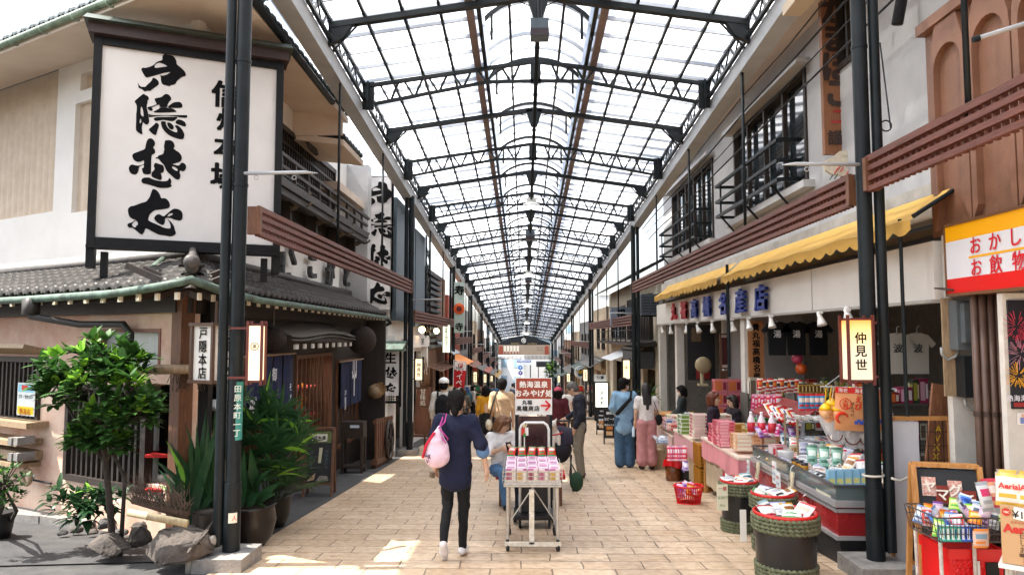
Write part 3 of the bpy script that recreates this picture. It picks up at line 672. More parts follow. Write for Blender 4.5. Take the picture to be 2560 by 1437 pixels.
# copper gutters
mb=MB()
c0=EC+(EC-UC).normalized()*.05
mb.tube([EC+DL*9+NL*.05+Z_*2.06,EC+DL*2.9+NL*.05+Z_*2.06,EC+DL*1.2+NL*.05+Z_*2.075,EC+DL*.4+NL*.05+Z_*2.12,c0+Z_*2.17,EC+Y_*.5+X_*.05+Z_*2.11,EC+Y_*1.6+X_*.05+Z_*2.06,EC+Y_*9.4+X_*.05+Z_*2.05],.042,8)
mb.build('gutter',copper,house,True);mb=MB();mb.tube([EC+DL*2.75+NL*.05+Z_*2.0,EC+DL*2.75+NL*.05+Z_*1.87,EC+DL*2.3-NL*.25+Z_*1.78,EC+DL*1.75-NL*.42+Z_*1.78,EC+DL*1.7-NL*.47+Z_*1.68,EC+DL*1.7-NL*.47+Z_*.9],.04,8)
mb.box(EC+DL*2.75+NL*.05+Z_*1.98,(.16,.12,.18),math.atan2(DL.y,DL.x))
mb.build('downpipe',mat('bronze_pipe',(.03,.026,.022),.5,var=.3),house,True);mb=MB();mb.tube([(-3.05,15.9,2.03),(-3.0,16.1,1.95),(-3.2,16.1,1.85),(-3.35,16.0,1.72)],.04,8)
mb.build('downpipe',iron,house,True)
mb=MB();p0,p1=atY(345,700,7.6),atY(408,648,8.4);mb.tube([p0,p1],.035,8);mb.build('spout_pipe',copper,house,True)
# upper slanted wall
r1=rectL(-60,262,131,545,onU);r2=rectL(-60,205,143,268,onU);r3=rectL(190,240,330,520,onU);r4=rectL(203,165,330,208,onU)
mb=MB();wallgrid(mb,UC,DL,NL,10,2.2,5.46,.09,[r1,r2,r3,r4]);mb.build('upper_wall',whitewall,house)
def corrug(r,wav):
 mb=MB();q=UC-NL*.09
 if wav:mb.grid(lambda u,v:q+DL*(r[0]+(r[1]-r[0])*u)+NL*(.022*abs(math.sin(u*(r[1]-r[0])/.17*math.pi)))+Z_*(r[2]+(r[3]-r[2])*v),int((r[1]-r[0])/.17*8),1)
 else:mb.quad(q+DL*r[0]+Z_*r[2],q+DL*r[1]+Z_*r[2],q+DL*r[1]+Z_*r[3],q+DL*r[0]+Z_*r[3])
 return mb
beige=mat('beige_render_panel',(.55,.44,.33),.9,scale=5,col2=(.64,.53,.41),bump=.5,bscale=60)
for r in(r1,r2,r3,r4):corrug(r,r in(r1,r3)).build('recessed_panel',beige,house)
ZS=5.32
# upper street wall, lattice, balcony
up_holes=[(.25,6.2,4.0,5.05)]
mb=MB();wallgrid(mb,UC,(0,1),(1,0),7.55,2.2,5.46,.1,up_holes);mb.build('street_wall',whitewall,house);mb=MB();mb.box2((-3.9,15.55,2.4),(-3.42,15.88,5.4));mb.build('corner_wall',coldwall,house)
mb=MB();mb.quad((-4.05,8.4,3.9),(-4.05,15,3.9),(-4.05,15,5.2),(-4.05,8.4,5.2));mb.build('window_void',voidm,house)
mb=MB();bars(mb,UC,(0,1),(1,0),.25,6.2,4.0,5.05,.13,.035,.04,.0);bars(mb,UC,(0,1),(1,0),.25,6.2,4.0,5.05,.5,.04,.05,.01,horiz=True);frame(mb,UC,(0,1),(1,0),*up_holes[0],wd=.09,dp=.1,out=.04);mb.build('upper_lattice',darkwood,house)
mb=MB();mb.box2((-3.9,8.4,3.72),(-3.32,15.2,3.84));mb.box2((-3.9,8.4,3.55),(-3.78,15.2,3.72));mb.box2((-3.45,8.4,3.62),(-3.36,15.2,3.72));mb.build('balcony_deck',darkwood,house)
mb=MB()
for z in(4.17,4.0):mb.bar((-3.36,8.4,z),(-3.36,15.35 if z>4.1 else 15.2,z),.055,.05)
y=8.5
while y<15.2:mb.box((-3.36,y,4.0),(.045,.05,.34));y+=.62
mb.build('balcony_rail',darkwood,house)
for i,(px,py)in enumerate(((725,520),(790,558),(842,588),(886,610))):
 p=atX(px,py,-3.62);mb=MB();s=.2
 sp=[p+Vector((.1*math.cos(a)*(.5+a/9),0,.1*math.sin(a)*(.5+a/9)))+Vector((.22,0,.12))for a in[k*.5 for k in range(13)]]
 mb.tube(sp,[.028+.010*math.sin(k)for k in range(13)],7)
 sp=[p+Vector((-.28+.09*math.cos(a)*(.5+a/9),.03,-.08+.09*math.sin(a)*(.5+a/9)))for a in[k*.5+2 for k in range(11)]];mb.tube(sp,.028,7)
 mb.tube([p+Vector((-.26,0,-.1)),p+Vector((-.1,.03,.02)),p+Vector((.06,-.02,0)),p+Vector((.2,0,.1)),p+Vector((.32,0,.24))],[.03,.045,.05,.04,.02],8)
 mb.build('carved_bracket',mat('carved_wood',(.11,.085,.06),.8,var=.4,scale=12,bump=.4),house,True)
 m2=MB();m2.box((-3.75,p.y,p.z),(.3,.1,.42));m2.build('bracket_beam',darkwood,house)
for ch,px,py,sz in(('し',697,672,.55),('く',716,632,.42),('こ',766,668,.5),('が',812,684,.5),('と',854,690,.5)):
 p=atX(px,py,-3.9);mb=MB();mb.text(ch,p+X_*.07,Y_,Z_,sz,.06,depth=.07)
 mb.build('relief_letter',mat('relief_clay',(.045,.045,.045),.8,var=.6,scale=14,bump=.6),house)
# upper eaves
def slab(mb,A,B,C_,D_,th):
 a=[Vector(p)for p in(A,B,C_,D_)];mb.prism(a,(0,0,th))
UE=UC+NL*.85;UEc=Vector((-3.05,UC.y-1.62,0))
t_=(UEc.x-UE.x)/DL.x;UEc=UE+DL*t_
mb=MB();slab(mb,UEc+Z_*ZS,UEc+DL*10+Z_*ZS,UC+DL*9+Z_*(ZS+.12),UC+Z_*(ZS+.12),.10);slab(mb,UC+Z_*(ZS+.12),(-3.9,12.2,ZS+.12),(-3.05,12.2,ZS),UEc+Z_*ZS,.10);mb.build('soffit',cream,house)
mb=MB();slab(mb,(-3.9,11.9,ZS-.36),(-3.9,13.4,ZS-.36),(-3.05,13.4,ZS-.46),(-3.05,11.9,ZS-.46),.10);mb.box2((-3.9,11.85,ZS-.3),(-3.06,11.9,ZS+.1));mb.box2((-3.9,13.4,ZS-.9),(-3.5,15.9,ZS-.75));mb.build('step_soffit',cream,house)
mb=MB();tile_roof(mb,UEc+Z_*(ZS+.14),DL,-NL,10,2.4,1.0,hip=1.5,cw=.22,rl=.25);mb.build('upper_roof',mat('blue_grey_tile',(.045,.06,.065),.5,scale=5,col2=(.10,.13,.13),bump=.2),house,'auto');mb=MB();tile_roof(mb,UEc+Z_*(ZS+.14),Y_,-X_,12.3-UEc.y,2.0,.9,hip=2.0,cw=.22,rl=.25)
tile_roof(mb,(-3.05,11.9,ZS-.33),Y_,-X_,1.5,1.6,.7,cw=.22,rl=.25);mb.build('upper_roof',mat('blue_grey_tile',(.045,.06,.065),.5,scale=5,col2=(.10,.13,.13),bump=.2),house,'auto')
mb=MB();mb.tube([UEc+DL*10+NL*.04+Z_*(ZS+.08),UEc+NL*.04+DL*.3+Z_*(ZS+.08)],.042,8)
k=0
for k in range(14):mb.tube([UEc+DL*(.4+.7*k)+NL*(.045+.06*math.sin(a))+Z_*(ZS+.07-.07*math.cos(a))for a in[-1.5+.5*i for i in range(7)]],.008,4)
mb.build('upper_gutter',mat('verdigris_gutter',(.10,.15,.10),.6,scale=7,col2=(.26,.34,.26)),house,True)
mb=MB();mb.tube([(-3.0,UEc.y+.6,ZS+.05),(-3.0,11.0,ZS-.02)],.05,8);mb.build('dark_gutter',iron,house,True)
mb=MB();p=atX(768,330,-3.75);mb.box(p,(.06,.45,.75),Matrix.Rotation(R(-18),3,'Y'));mb.build('name_plaque',mat('carved_plaque',(.06,.05,.04),.8,var=.6,scale=9,bump=.5),house)

# ---- big hanging sign board
SR=Vector((-2.93,8.5,0));SD=Vector((-.908,-.417,0)).normalized();SN=Vector((.417,-.908,0)).normalized()
sg=thing('hanging_sign_board','huge white framed sign board with black brush characters and a small tiled cap','sign',SR+SD*.9+Z_*2.7)
def onS(px,py):p=atPl(px,py,SR,SN);return(p-SR).dot(SD),p.z
def Sp(t,z,o=0):return SR+SD*t+SN*o+Z_*z
t1=onS(229,340)[0];zb,zt=2.68,4.92
ang=math.atan2(SD.y,SD.x)
mb=MB();mb.box(Sp(t1/2,(zb+zt)/2,-.07),(t1-.06,.10,zt-zb-.05),ang);mb.build('panel',mat('sign_white',(.60,.575,.555),.45,var=.045,scale=1.6),sg)
mb=MB()
for t in(.03,t1-.03):mb.box(Sp(t,(zb+zt)/2-.12,-.07),(.08,.2,zt-zb+.34),ang)
for t in(.16,t1-.16):mb.box(Sp(t,zb-.25,-.07),(.07,.1,.28),ang)
mb.box(Sp(t1/2,zb,-.07),(t1-.02,.18,.09),ang);mb.box(Sp(t1/2,zt,-.07),(t1,.18,.10),ang);mb.box(Sp(t1/2,zb-.06,-.04),(t1+.02,.2,.035),ang)
mb.build('frame',mat('sign_frame',(.009,.009,.010),.55,var=.3,spec=.18),sg)
mb=MB();mb.box(Sp(t1/2,zt+.10,-.07),(t1+.12,.36,.12),ang);mb.build('cap_beam',mat('dark_red_wood',(.03,.014,.012),.6,var=.4),sg)
mb=MB();mb.prism([Sp(-.1,zt+.16,.2),Sp(-.1,zt+.16,-.34),Sp(-.1,zt+.31,-.07)],SD*(t1+.2))
mb.build('cap_roof',mat('cap_metal',(.045,.06,.05),.5,var=.3),sg)
mb=MB()
for k in BR:
 v,f=BR[k];mb.add([Sp(*onS(px,py),-.015)for px,py in v],f)
mb.build('main_lettering',ink,sg)
mb=MB()
for ch,px,py,s in(('信',566,236,.33),('州',572,300,.29),('本',570,368,.31),('場',564,442,.33)):mb.text(ch,Sp(*onS(px,py),-.015),-SD,Z_,s,.05)
mb.build('side_lettering',ink,sg)
mb=MB();mb.bar(Sp(.2,zt+.05,-.1),Vector((-3.9,9.2,zt-.1)),.07);mb.bar(Sp(.2,zb,-.1),Vector((-3.9,9.2,zb+.3)),.07);mb.build('wall_bracket',iron,sg)

def brush_on(mb,k,o,ux,uy,h):
 v,f=BR[k];xs=[p[0]for p in v];ys=[p[1]for p in v];cx,cy_=(min(xs)+max(xs))/2,(min(ys)+max(ys))/2;s=h/(max(ys)-min(ys))
 mb.add([Vector(o)+Vector(ux)*(px-cx)*s-Vector(uy)*(py-cy_)*s for px,py in v],f)
# ---- tall vertical sign
Yv=16.3;vs=thing('vertical_sign_box','tall white vertical sign box with four black brush characters behind the slatted canopy','sign',atY(945,775,Yv))
a,b=atY(908,440,Yv),atY(976,775,Yv)
mb=MB();mb.box2((a.x,Yv,b.z),(b.x,Yv+.28,a.z));mb.build('sign_box',mat('sign_grey_white',(.60,.58,.57),.5,var=.05,scale=3),vs)
mb=MB();frame(mb,(a.x,Yv),(1,0),(0,-1),0,b.x-a.x,b.z,a.z,.02,.3,.01);mb.build('edge_trim',P('8a8784',.4),vs)
mb=MB()
for k,(px,py,h)in{1:(944,486,66),2:(946,563,68),3:(942,640,62),4:(944,733,56)}.items():p=atY(px,py,Yv-.012);brush_on(mb,k,p,X_,Z_,h/1800*Yv)
mb.build('lettering',ink,vs)
mb=MB();mb.text('手打ち戸隠そば',Vector((b.x+.012,Yv+.14,(a.z+b.z)/2)),Y_,Z_,.2,0,True,1.8);mb.build('side_lettering',ink,vs)

# ---- two-faced lantern box sign at the corner
p0=atY(500,882,7.05);lb=thing('lantern_box_sign','paper lantern box sign with brush characters on two faces at the house corner','sign',p0)
rot=Matrix.Rotation(R(62),3,'Z');hx=.31;cz=p0.z;ccen=atY(527,884,7.0)+Vector((-.03,.17,0));hh=.56
mb=MB();mb.box((ccen.x,ccen.y,cz),(hx-.03,hx-.03,hh-.03),rot);mb.build('paper_shade',mat('lantern_white',(.78,.75,.69),.6,var=.05),lb)
mb=MB()
for i in(-1,1):
 for j in(-1,1):mb.box(Vector((ccen.x,ccen.y,cz))+rot @ Vector((i*hx/2,j*hx/2,0)),(.03,.03,hh+.04),rot)
for z in(-1,1):mb.box((ccen.x,ccen.y,cz+z*hh/2),(hx+.05,hx+.05,.03),rot)
mb.tube([(ccen.x,ccen.y,cz+hh/2),(ccen.x,ccen.y,2.0)],.015)
mb.build('frame',mat('lantern_wood',(.10,.055,.035),.55),lb)
mb=MB();base=Vector((ccen.x,ccen.y,cz))
n1=rot @ Vector((-1,0,0));n2=rot @ Vector((0,-1,0))
for n_,t in((n1,'戸隠本店'),(n2,'手打そば')):
 ux=Vector((-n_.y,n_.x,0));mb.text(t,base+n_*(hx/2-.008),ux,Z_,.125,.02,True,1.03)
mb.build('lettering',ink,lb)

# ---- entrance things
navy=mat('navy_cloth',(.016,.022,.062),.9,var=.25,scale=6,bump=.15)
def noren(y0,y1,z0,z1,lab,marks,slits=3):
 t=thing('door_curtain',lab,'curtain',(-3.52,(y0+y1)/2,z0),None)
 n=slits+1
 for i in range(n):
  a,b=y0+(y1-y0)*i/n+.008,y0+(y1-y0)*(i+1)/n-.008;mb=MB()
  mb.grid(lambda u,v:Vector((-3.50+.035*math.sin(u*7+i*2)*(1-v)+.02*math.sin(u*15+i),a+(b-a)*u,z0+(z1-z0)*v)),10,6);mb.build('cloth_panel',navy,t,True)
 mb=MB();mb.tube([(-3.5,y0-.08,z1+.02),(-3.5,y1+.1,z1+.02)],.015);mb.build('curtain_rod',palewood,t)
 mb=MB()
 for ch,y,z,s in marks:mb.text(ch,Vector((-3.455,y,z)),Y_,Z_,s,.02)
 mb.build('lettering',P('d8d8dc',.8),t)
noren(9.05,10.9,.55,1.37,'navy door curtain with white characters behind the palm',[('御',9.95,1.12,.2),('処',9.2,.75,.3),('そ',10.65,.9,.12),('ば',10.65,.74,.12)],3)
noren(13.75,15.55,.28,1.14,'short navy door curtain with white emblem near the hanging cedar ball',[('川',14.65,.98,.42),('丫',14.65,.7,.55),('戸',13.95,.55,.13),('隠',13.95,.42,.13),('屋',13.95,.3,.13)],2)
t=thing('cedar_ball','large dark cedar leaf ball hanging from the eave near the end of the house','ornament',(-3.15,14,1.57));
V0=atY(905,850,14)
mb=MB();mb.ball(V0,.28,18);mb.build('ball',mat('cedar_brown',(.022,.013,.009),.95,var=.5,scale=30,bump=1,bscale=80),t,True)
mb=MB();mb.tube([V0+Z_*.28,V0+Z_*.6],.006,5);mb.build('cord',P('777060',.8),t)
t=thing('cedar_ball','dark cedar leaf ball hanging above the left door curtain','ornament',(-3.35,9.6,1.6));V0=atY(684,848,9.6)
mb=MB();mb.ball(V0,.17,18);mb.build('ball',mat('cedar_brown',(.02,.012,.008),.95),t,True)
mb=MB();mb.tube([V0+Z_*.16,V0+Z_*.5],.005,5);mb.build('cord',P('777060',.8),t)
t=thing('porch_roof','small curved board roof over the entrance window','roof',(-3.4,11.5,1.6))
mb=MB();mb.grid(lambda u,v:Vector((-3.6+.42*v,9.9+3.7*u,1.86-.22*v+.10*abs(u-.55)**1.2*(1 if v>.5 else .5)+.05*math.cos((u-.55)*6))),24,3);mb.grid(lambda u,v:Vector((-3.6+.42*v,9.9+3.7*u,1.83-.24*v+.10*abs(u-.55)**1.2*(1 if v>.5 else .5)+.05*math.cos((u-.55)*6))),24,3)
mb.build('roof_board',wood('grey_board',(.10,.085,.07),(.2,.17,.14)),t,True)
mb=MB();mb.bar((-3.25,9.9,1.62),(-3.25,13.6,1.58),.05,.09);mb.build('fascia',darkwood,t)
mb=MB()
for i in range(9):mb.box((-3.24,10.2+i*.4,1.50),(.03,.09 if i % 3 else .15,.07))
mb.build('hanging_charm',P('c8c4bb',.7),t)
# window goods glimpsed behind the lattice
t=thing('sample_shelf','red shelf of noodle samples behind the entrance window','shelf',(-3.95,12.3,0))
mb=MB();mb.box((-3.95,12.3,.25),(.35,1.9,.03));mb.box((-3.95,12.3,.75),(.35,1.9,.03));mb.build('shelf_board',P('8c1f14',.6),t)
mb=MB()
for i in range(6):
 mb.lathe((-3.9,11.5+i*.3,.27),[(.05,0),(.09,.06),(.1,.07),(.0001,.06)],12)
mb.build('bowl',P('222222',.3),t,True)
mb=MB();mb.lathe((-3.85,12.5,.28),[(.03,0),(.06,.08),(.075,.3),(.05,.45),(.02,.55),(.0001,.56)],12);mb.build('bottle',P('b06818',.25),t,True)
mb=MB();mb.lathe((-3.85,11.6,.79),[(.04,0),(.045,.2),(.02,.28),(.02,.36)],12);mb.build('jar',P('d9d3c4',.3),t,True)
# corner display case
t=thing('display_case','glass food display at the house corner with red cloth shelves','display case',(-3.75,7.9,-.4))
mb=MB()
for z in(.02,.38):mb.box((-3.82,8.15,z),(.42,.95,.03));mb.box(LCo+DL*.55-NL*.2+Z_*z,(.85,.28,.03),math.atan2(DL.y,DL.x))
mb.build('red_shelf',P('b3170f',.7,var=.2),t)
mb=MB()
for i in range(5):
 for z in(.04,.4):mb.lathe((-3.75+.05*(i % 2),7.8+i*.17,z),[(.03,0),(.07,.03),(.075,.045),(.0001,.04)],12)
mb.lathe(LCo+DL*.55-NL*.2+Z_*.04,[(.05,0),(.08,.08),(.07,.1),(.001,.1)],12);mb.build('dish',P('d7d2c6',.3),t,True)
mb=MB();mb.tube([(-3.66,7.95,.05),(-3.66,7.99,.3),(-3.62,8.05,.5)],[.05,.045,.015]);mb.build('red_flask',P('c0442a',.3),t,True)
clearg=mat('clear_glass',(.9,.95,.95),.03,tr=1)
mb=MB();mb.quad((-3.585,7.66,-.25),(-3.585,8.66,-.25),(-3.585,8.66,1.1),(-3.585,7.66,1.1));mb.build('front_glass',clearg,t)
mb=MB()
for y in(7.66,8.16,8.66):mb.box((-3.585,y,.42),(.03,.025,1.35))
mb.build('glass_frame',P('8d8a80',.3),t)
mb=MB();p=atY(490,928,7.35);mb.tube([p+Vector((-.42,-.02,.02)),p+Vector((.22,.1,.02))],.05,10);mb.build('bamboo_hood',palewood,t,True)
mb=MB();
for i in range(60):q=p+Vector((-.3+rnd.random()*.55,.1+rnd.random()*.1,0));mb.tube([q,q+Vector((rnd.uniform(-.03,.1),rnd.uniform(-.12,0),-.12-rnd.random()*.1))],.004,3)
mb.build('thatch_fringe',P('4a3a2c',.9),t)
mb=MB();mb.box(atY(529,1012,8.3),(.12,.08,.1),Matrix.Rotation(R(-35),3,'X'));mb.build('card',P('d8dfe4',.5),t)
# ================================================================== PLANTS, ROCKS AND SMALL THINGS BY THE HOUSE
def leaf_mat(name,c1,c2,rough=.5):
 m=mat(name,c1,rough,scale=3.5,col2=c2,spec=.3);n,l=m.node_tree.nodes,m.node_tree.links;b=n['Principled BSDF']
 tl=n.new('ShaderNodeBsdfTranslucent');mx=n.new('ShaderNodeMixShader');mx.inputs[0].default_value=.25
 src=b.inputs['Base Color'].links[0].from_socket;l.new(src,tl.inputs[0]);l.new(b.outputs[0],mx.inputs[1]);l.new(tl.outputs[0],mx.inputs[2]);l.new(mx.outputs[0],n['Material Output'].inputs[0]);return m
leafA=leaf_mat('dark_glossy_leaf',(.022,.07,.016),(.06,.15,.03));leafB=leaf_mat('fresh_leaf',(.14,.34,.03),(.27,.52,.06));leafC=leaf_mat('palm_leaf',(.015,.055,.02),(.04,.11,.035),.45);leafD=leaf_mat('blade_leaf',(.012,.045,.018),(.035,.085,.03),.3)
bark=mat('bark',(.025,.018,.013),.9,scale=10,col2=(.06,.045,.032),bump=.8,bscale=25,stretch=(6,6,1.2))
def leaf(mb,o,d,up,L,W,droop=.4,n=4,tooth=False,m=None,fold=.15):
 o,d,up=Vector(o),Vector(d).normalized(),Vector(up);s=d.cross(up)
 if s.length<1e-3:s=d.orthogonal()
 s.normalize();u=s.cross(d);p=o.copy();vs=[];dd=d.copy()
 for i in range(n+1):
  t=i/n;wd=W*.5*math.sin(math.pi*min(1,.06+t*.94)**.75)if i<n else .0
  if tooth and 0<i<n:wd*=1.12 if i % 2 else .9
  vs+=[p-s*wd+u*fold*wd,p,p+s*wd+u*fold*wd]
  dd=(dd-Z_*droop/n).normalized();u=s.cross(dd);p=p+dd*L/n
 fs=[]
 for i in range(n):a=i*3;fs+=[(a,a+1,a+4,a+3),(a+1,a+2,a+5,a+4)]
 mb.add(vs,fs,m)
def rand_dir(r,zlo=-1,zhi=1):z=r.uniform(zlo,zhi);a=r.uniform(0,6.283);q=math.sqrt(max(0,1-z*z));return Vector((q*math.cos(a),q*math.sin(a),z))
def shrub(name,lab,base,blobs,n_tip,per,L,W,seed,mats,tip_ratio=.35,stem=True,cat='shrub',droop=.5):
 r=random.Random(seed);base=Vector(base);t=thing(name,lab,cat,base)
 mb,tb=MB(),MB();B=[(Vector(c),q)for c,q in blobs]
 mids=[]
 if stem:
  top=sum((c for c,q in B),Vector())/len(B)
  pts=[base+(top-base)*k/5+Vector((r.uniform(-.03,.03),r.uniform(-.03,.03),0))for k in range(6)];tb.tube(pts,[.034,.032,.03,.026,.022,.015],8)
  for c,q in B:
   p0=pts[3]if r.random()<.5 else pts[4];tb.tube([p0,(p0+c)/2+Vector((0,0,-.04)),c],[.02,.015,.008],6)
  p=base+Vector((.05,.02,0));tb.tube([p,p+(top-base)*.5+Vector((.1,0,0)),B[0][0]],[.022,.018,.008],7)
 for i in range(n_tip):
  c,q=B[i % len(B)];d=rand_dir(r,-.6,1);p=c+d*q*r.uniform(.55,1.05)
  if stem and i % 3==0:tb.tube([c+d*q*.1,p],[.006,.004],4,False)
  young=d.z>.25 and r.random()<tip_ratio
  ax=(d+Z_*.5).normalized()
  for j in range(per):
   a=rand_dir(r,-.4,.7);dd=(a+ax*.9).normalized();ll=L*r.uniform(.6,1.15)*(.75 if young else 1)
   leaf(mb,p+a*.01,dd,Z_,ll,W*ll/L*r.uniform(.8,1.1),droop*r.uniform(.3,1.5),4,True,1 if young else 0)
 mb.build('crown',mats,t,True)
 if stem:tb.build('trunk',bark,t,True)
 return t
q=onG(285,1330)
B=[]
for px,py,rr,Y in((180,925,.30,7.3),(255,900,.26,7.2),(320,920,.22,7.3),(150,985,.20,7.1),(230,975,.28,7.0),(330,985,.24,7.1),(345,1040,.17,7.1),(265,1050,.22,7.0),(215,1095,.14,7.1),(280,1110,.12,7.2)):B.append((atY(px,py,Y-.3),rr))
shrub('corner_shrub','leafy small tree with bright young leaf tips before the pink wall',(atY(290,1250,7.0).x,7.0,S(7.0)),B,330,7,.155,.085,3,[leafA,leafB],.62)
shrub('low_bush','low dark bush under the lattice window beside the rocks',onG(200,1300),[(atY(170,1250,7.3),.18),(atY(235,1260,7.25),.18),(atY(200,1290,7.2),.15),(atY(265,1255,7.3),.14)],70,5,.17,.055,5,[leafD,leafB],.05,False,'bush',1.0)
t=shrub('potted_bush','fine leaved potted bush at the left edge of the picture',onG(0,1330),[(atY(10,1215,6.9),.19),(atY(-20,1190,6.9),.18),(atY(25,1245,6.9),.12)],90,6,.055,.028,9,[leafA,leafB],.2,True,'bush',.4)
mb=MB();mb.lathe(onG(-5,1345),[(.11,0),(.13,.1),(.15,.26),(.16,.28),(.14,.28),(.001,.25)],18);mb.build('pot',P('1c1b1c',.5),t,True)
# fan palm clump
def palm(name,lab,base,fans,seed,Lf,n_leaf,Wf,cat='palm',mt=leafC,pot=True):
 r=random.Random(seed);base=Vector(base);t=thing(name,lab,cat,base);mb,tb=MB(),MB()
 for c in fans:
  c=Vector(c);root=base+Vector((r.uniform(-.1,.1),r.uniform(-.08,.08),.2));mid=(root+c)/2+Vector((r.uniform(-.04,.04),r.uniform(-.04,.04),.06));tb.tube([root,mid,c],[.012,.009,.006],5,False)
  ax=(c-mid).normalized();ax=(ax+Vector((r.uniform(-.2,.2),-.35,.15))).normalized();s=ax.cross(Z_).normalized();u=s.cross(ax)
  for k in range(n_leaf):
   a=(k/(n_leaf-1)-.5)*3.9+r.uniform(-.1,.1);d=(ax*math.cos(a)+s*math.sin(a)+u*.25).normalized()
   leaf(mb,c,d,u,Lf*r.uniform(.8,1.1),Wf,r.uniform(.3,.9),5,False,1 if r.random()<.06 else 0,.35)
 mb.build('fronds',[mt,leafB],t,True);tb.build('stems',P('33402a',.8),t,True)
 if pot:mb=MB();mb.lathe(base,[(.15,0),(.2,.12),(.23,.34),(.25,.36),(.22,.36),(.001,.3)],20);mb.build('pot',P('17130f',.5),t,True)
 return t
fans=[atY(px,py,Y)for px,py,Y in((655,1010,8.6),(700,1030,8.5),(735,1060,8.6),(640,1060,8.3),(690,1090,8.2),(740,1120,8.4),(665,1130,8.0),(720,1170,8.3),(600,1040,8.5),(625,1110,8.0),(745,1190,8.5),(690,1190,8.0),(660,1000,8.9),(610,1000,8.8),(640,1170,7.9),(715,1215,8.3),(680,1050,8.7),(600,1150,8.1))]
palm('fan_palm','lush potted fan palm beside the near left column',(-2.95,8.5,S(8.5)),fans+[f+Vector((.10,-.12,-.12))for f in fans[::2]],4,.35,12,.048)
def blades(name,lab,base,tips,seed,W,cat='plant'):
 r=random.Random(seed);base=Vector(base);t=thing(name,lab,cat,base);mb=MB()
 for p in tips:
  o=base+Vector((r.uniform(-.15,.15),r.uniform(-.12,.12),.12));d=Vector(p)-o;L=d.length*1.15;leaf(mb,o,(d+Z_*.25*L).normalized(),Vector((r.uniform(-.3,.3),-1,.4)),L,W*r.uniform(.8,1.2),.75,7,False,1 if r.random()<.06 else 0,.25)
 mb.build('leaf_blades',[leafD,leafB],t,True);return t
tips=[atY(r_px,r_py,7.4+.25*math.sin(i*1.7))for i,(r_px,r_py)in enumerate([(455,1120),(480,1080),(510,1060),(540,1055),(430,1160),(420,1200),(450,1210),(500,1120),(525,1100),(560,1080),(470,1160),(490,1190),(530,1170),(445,1130),(515,1210),(550,1140),(465,1235),(505,1150),(540,1230),(570,1100),(435,1180),(520,1080),(485,1110),(495,1240)])]
blades('broad_leaf_plant','broad leaved dark green plant left of the near left column',(atY(495,1300,7.3).x,7.3,S(7.3)),tips+[p+Vector((.06*math.sin(i*2.3),-.1,-.05*(i % 3)))for i,p in enumerate(tips)],2,.095)
tips=[atY(px,py,7.35)for px,py in((620,1180),(650,1190),(680,1225),(610,1140),(640,1230),(690,1200),(630,1130),(665,1165),(605,1210),(655,1255))]
t=blades('broad_leaf_plant','drooping pale streaked plant in a dark round pot right of the near left column',atY(635,1290,7.5),tips,8,.10)
mb=MB();mb.lathe((-2.85,7.55,S(7.55)),[(.16,0),(.23,.08),(.27,.25),(.25,.38),(.27,.41),(.23,.41),(.001,.36)],24);mb.build('pot',P('1a1210',.35),t,True)
# rocks, stump, bamboo, broom
stone=mat('garden_stone',(.036,.029,.025),.85,scale=7,col2=(.105,.085,.07),bump=.6,bscale=35)
stone2=mat('grey_stone',(.05,.047,.045),.85,scale=9,col2=(.12,.115,.11),bump=.5,bscale=40)
import bmesh
def rock(px,py,w,h,lab,seed,m=stone,d=None):
 b=onG(px,py);s=w/1800*b.y;hh=h/1800*b.y;r=random.Random(seed);b=b+Y_*s*.35;bm=bmesh.new()
 for i in range(26):
  q=rand_dir(r,-.5,1);k=r.uniform(.75,1.12);bm.verts.new((q.x*s*.54*k,q.y*s*.45*k,max(-.1*hh,hh*(.45+q.z*.55*k))))
 o=bmesh.ops.convex_hull(bm,input=bm.verts);bmesh.ops.delete(bm,geom=[v for v in o['geom_interior']if isinstance(v,bmesh.types.BMVert)],context='VERTS')
 bmesh.ops.bevel(bm,geom=list(bm.edges),offset=s*.03,segments=2,affect='EDGES');bmesh.ops.triangulate(bm,faces=bm.faces);bmesh.ops.subdivide_edges(bm,edges=[e for e in bm.edges if e.calc_length()>s*.07],cuts=3,use_grid_fill=True)
 bm.normal_update()
 for v in bm.verts:
  n_=noise.fractal(v.co*(3.2/s)+Vector((seed*7,0,0)),1,2,5);v.co+=v.normal*n_*s*.035
 me=bpy.data.meshes.new('garden_rock');bm.to_mesh(me);bm.free();me.materials.append(m);me.polygons.foreach_set('use_smooth',[True]*len(me.polygons));me.set_sharp_from_angle(angle=R(50))
 o=bpy.data.objects.new('garden_rock',me);C.objects.link(o);o.location=b;tag(o,lab,'rock','rocks around the planting')
rock(425,1435,165,115,'biggest dark boulder beside the stump',1)
rock(255,1408,100,65,'pale flat topped rock left of the big boulder',2)
rock(335,1385,60,65,'upright brownish rock between the two largest rocks',3)
rock(255,1335,48,38,'round grey stone behind the pale flat rock',4,stone2);rock(360,1345,95,50,'brown rock under the bamboo pole',5)
rock(290,1350,40,28,'small grey stone beside the shrub trunk',6,stone2);rock(185,1340,32,25,'small reddish stone at the foot of the pink wall',7);rock(150,1345,26,20,'smallest stone at the left end of the row',8,stone2);rock(225,1345,30,22,'little brown stone left of the round grey stone',9)
b=onG(503,1408)+Y_*.15
mb=MB();mb.grid(lambda u,v:Vector((b.x+(.145+.02*math.sin(u*44)+.012*math.sin(u*19)+.03*(1-v)**3)*math.cos(u*6.2832),b.y+(.145+.02*math.sin(u*44))*math.sin(u*6.2832),b.z+.44*v)),72,6);mb.lathe((b.x,b.y,b.z+.435),[(.001,.01),(.13,.004)],20)
tag(mb.build('tree_stump',bark,None,True,base=b),'rough barked tree stump beside the near left column','stump')
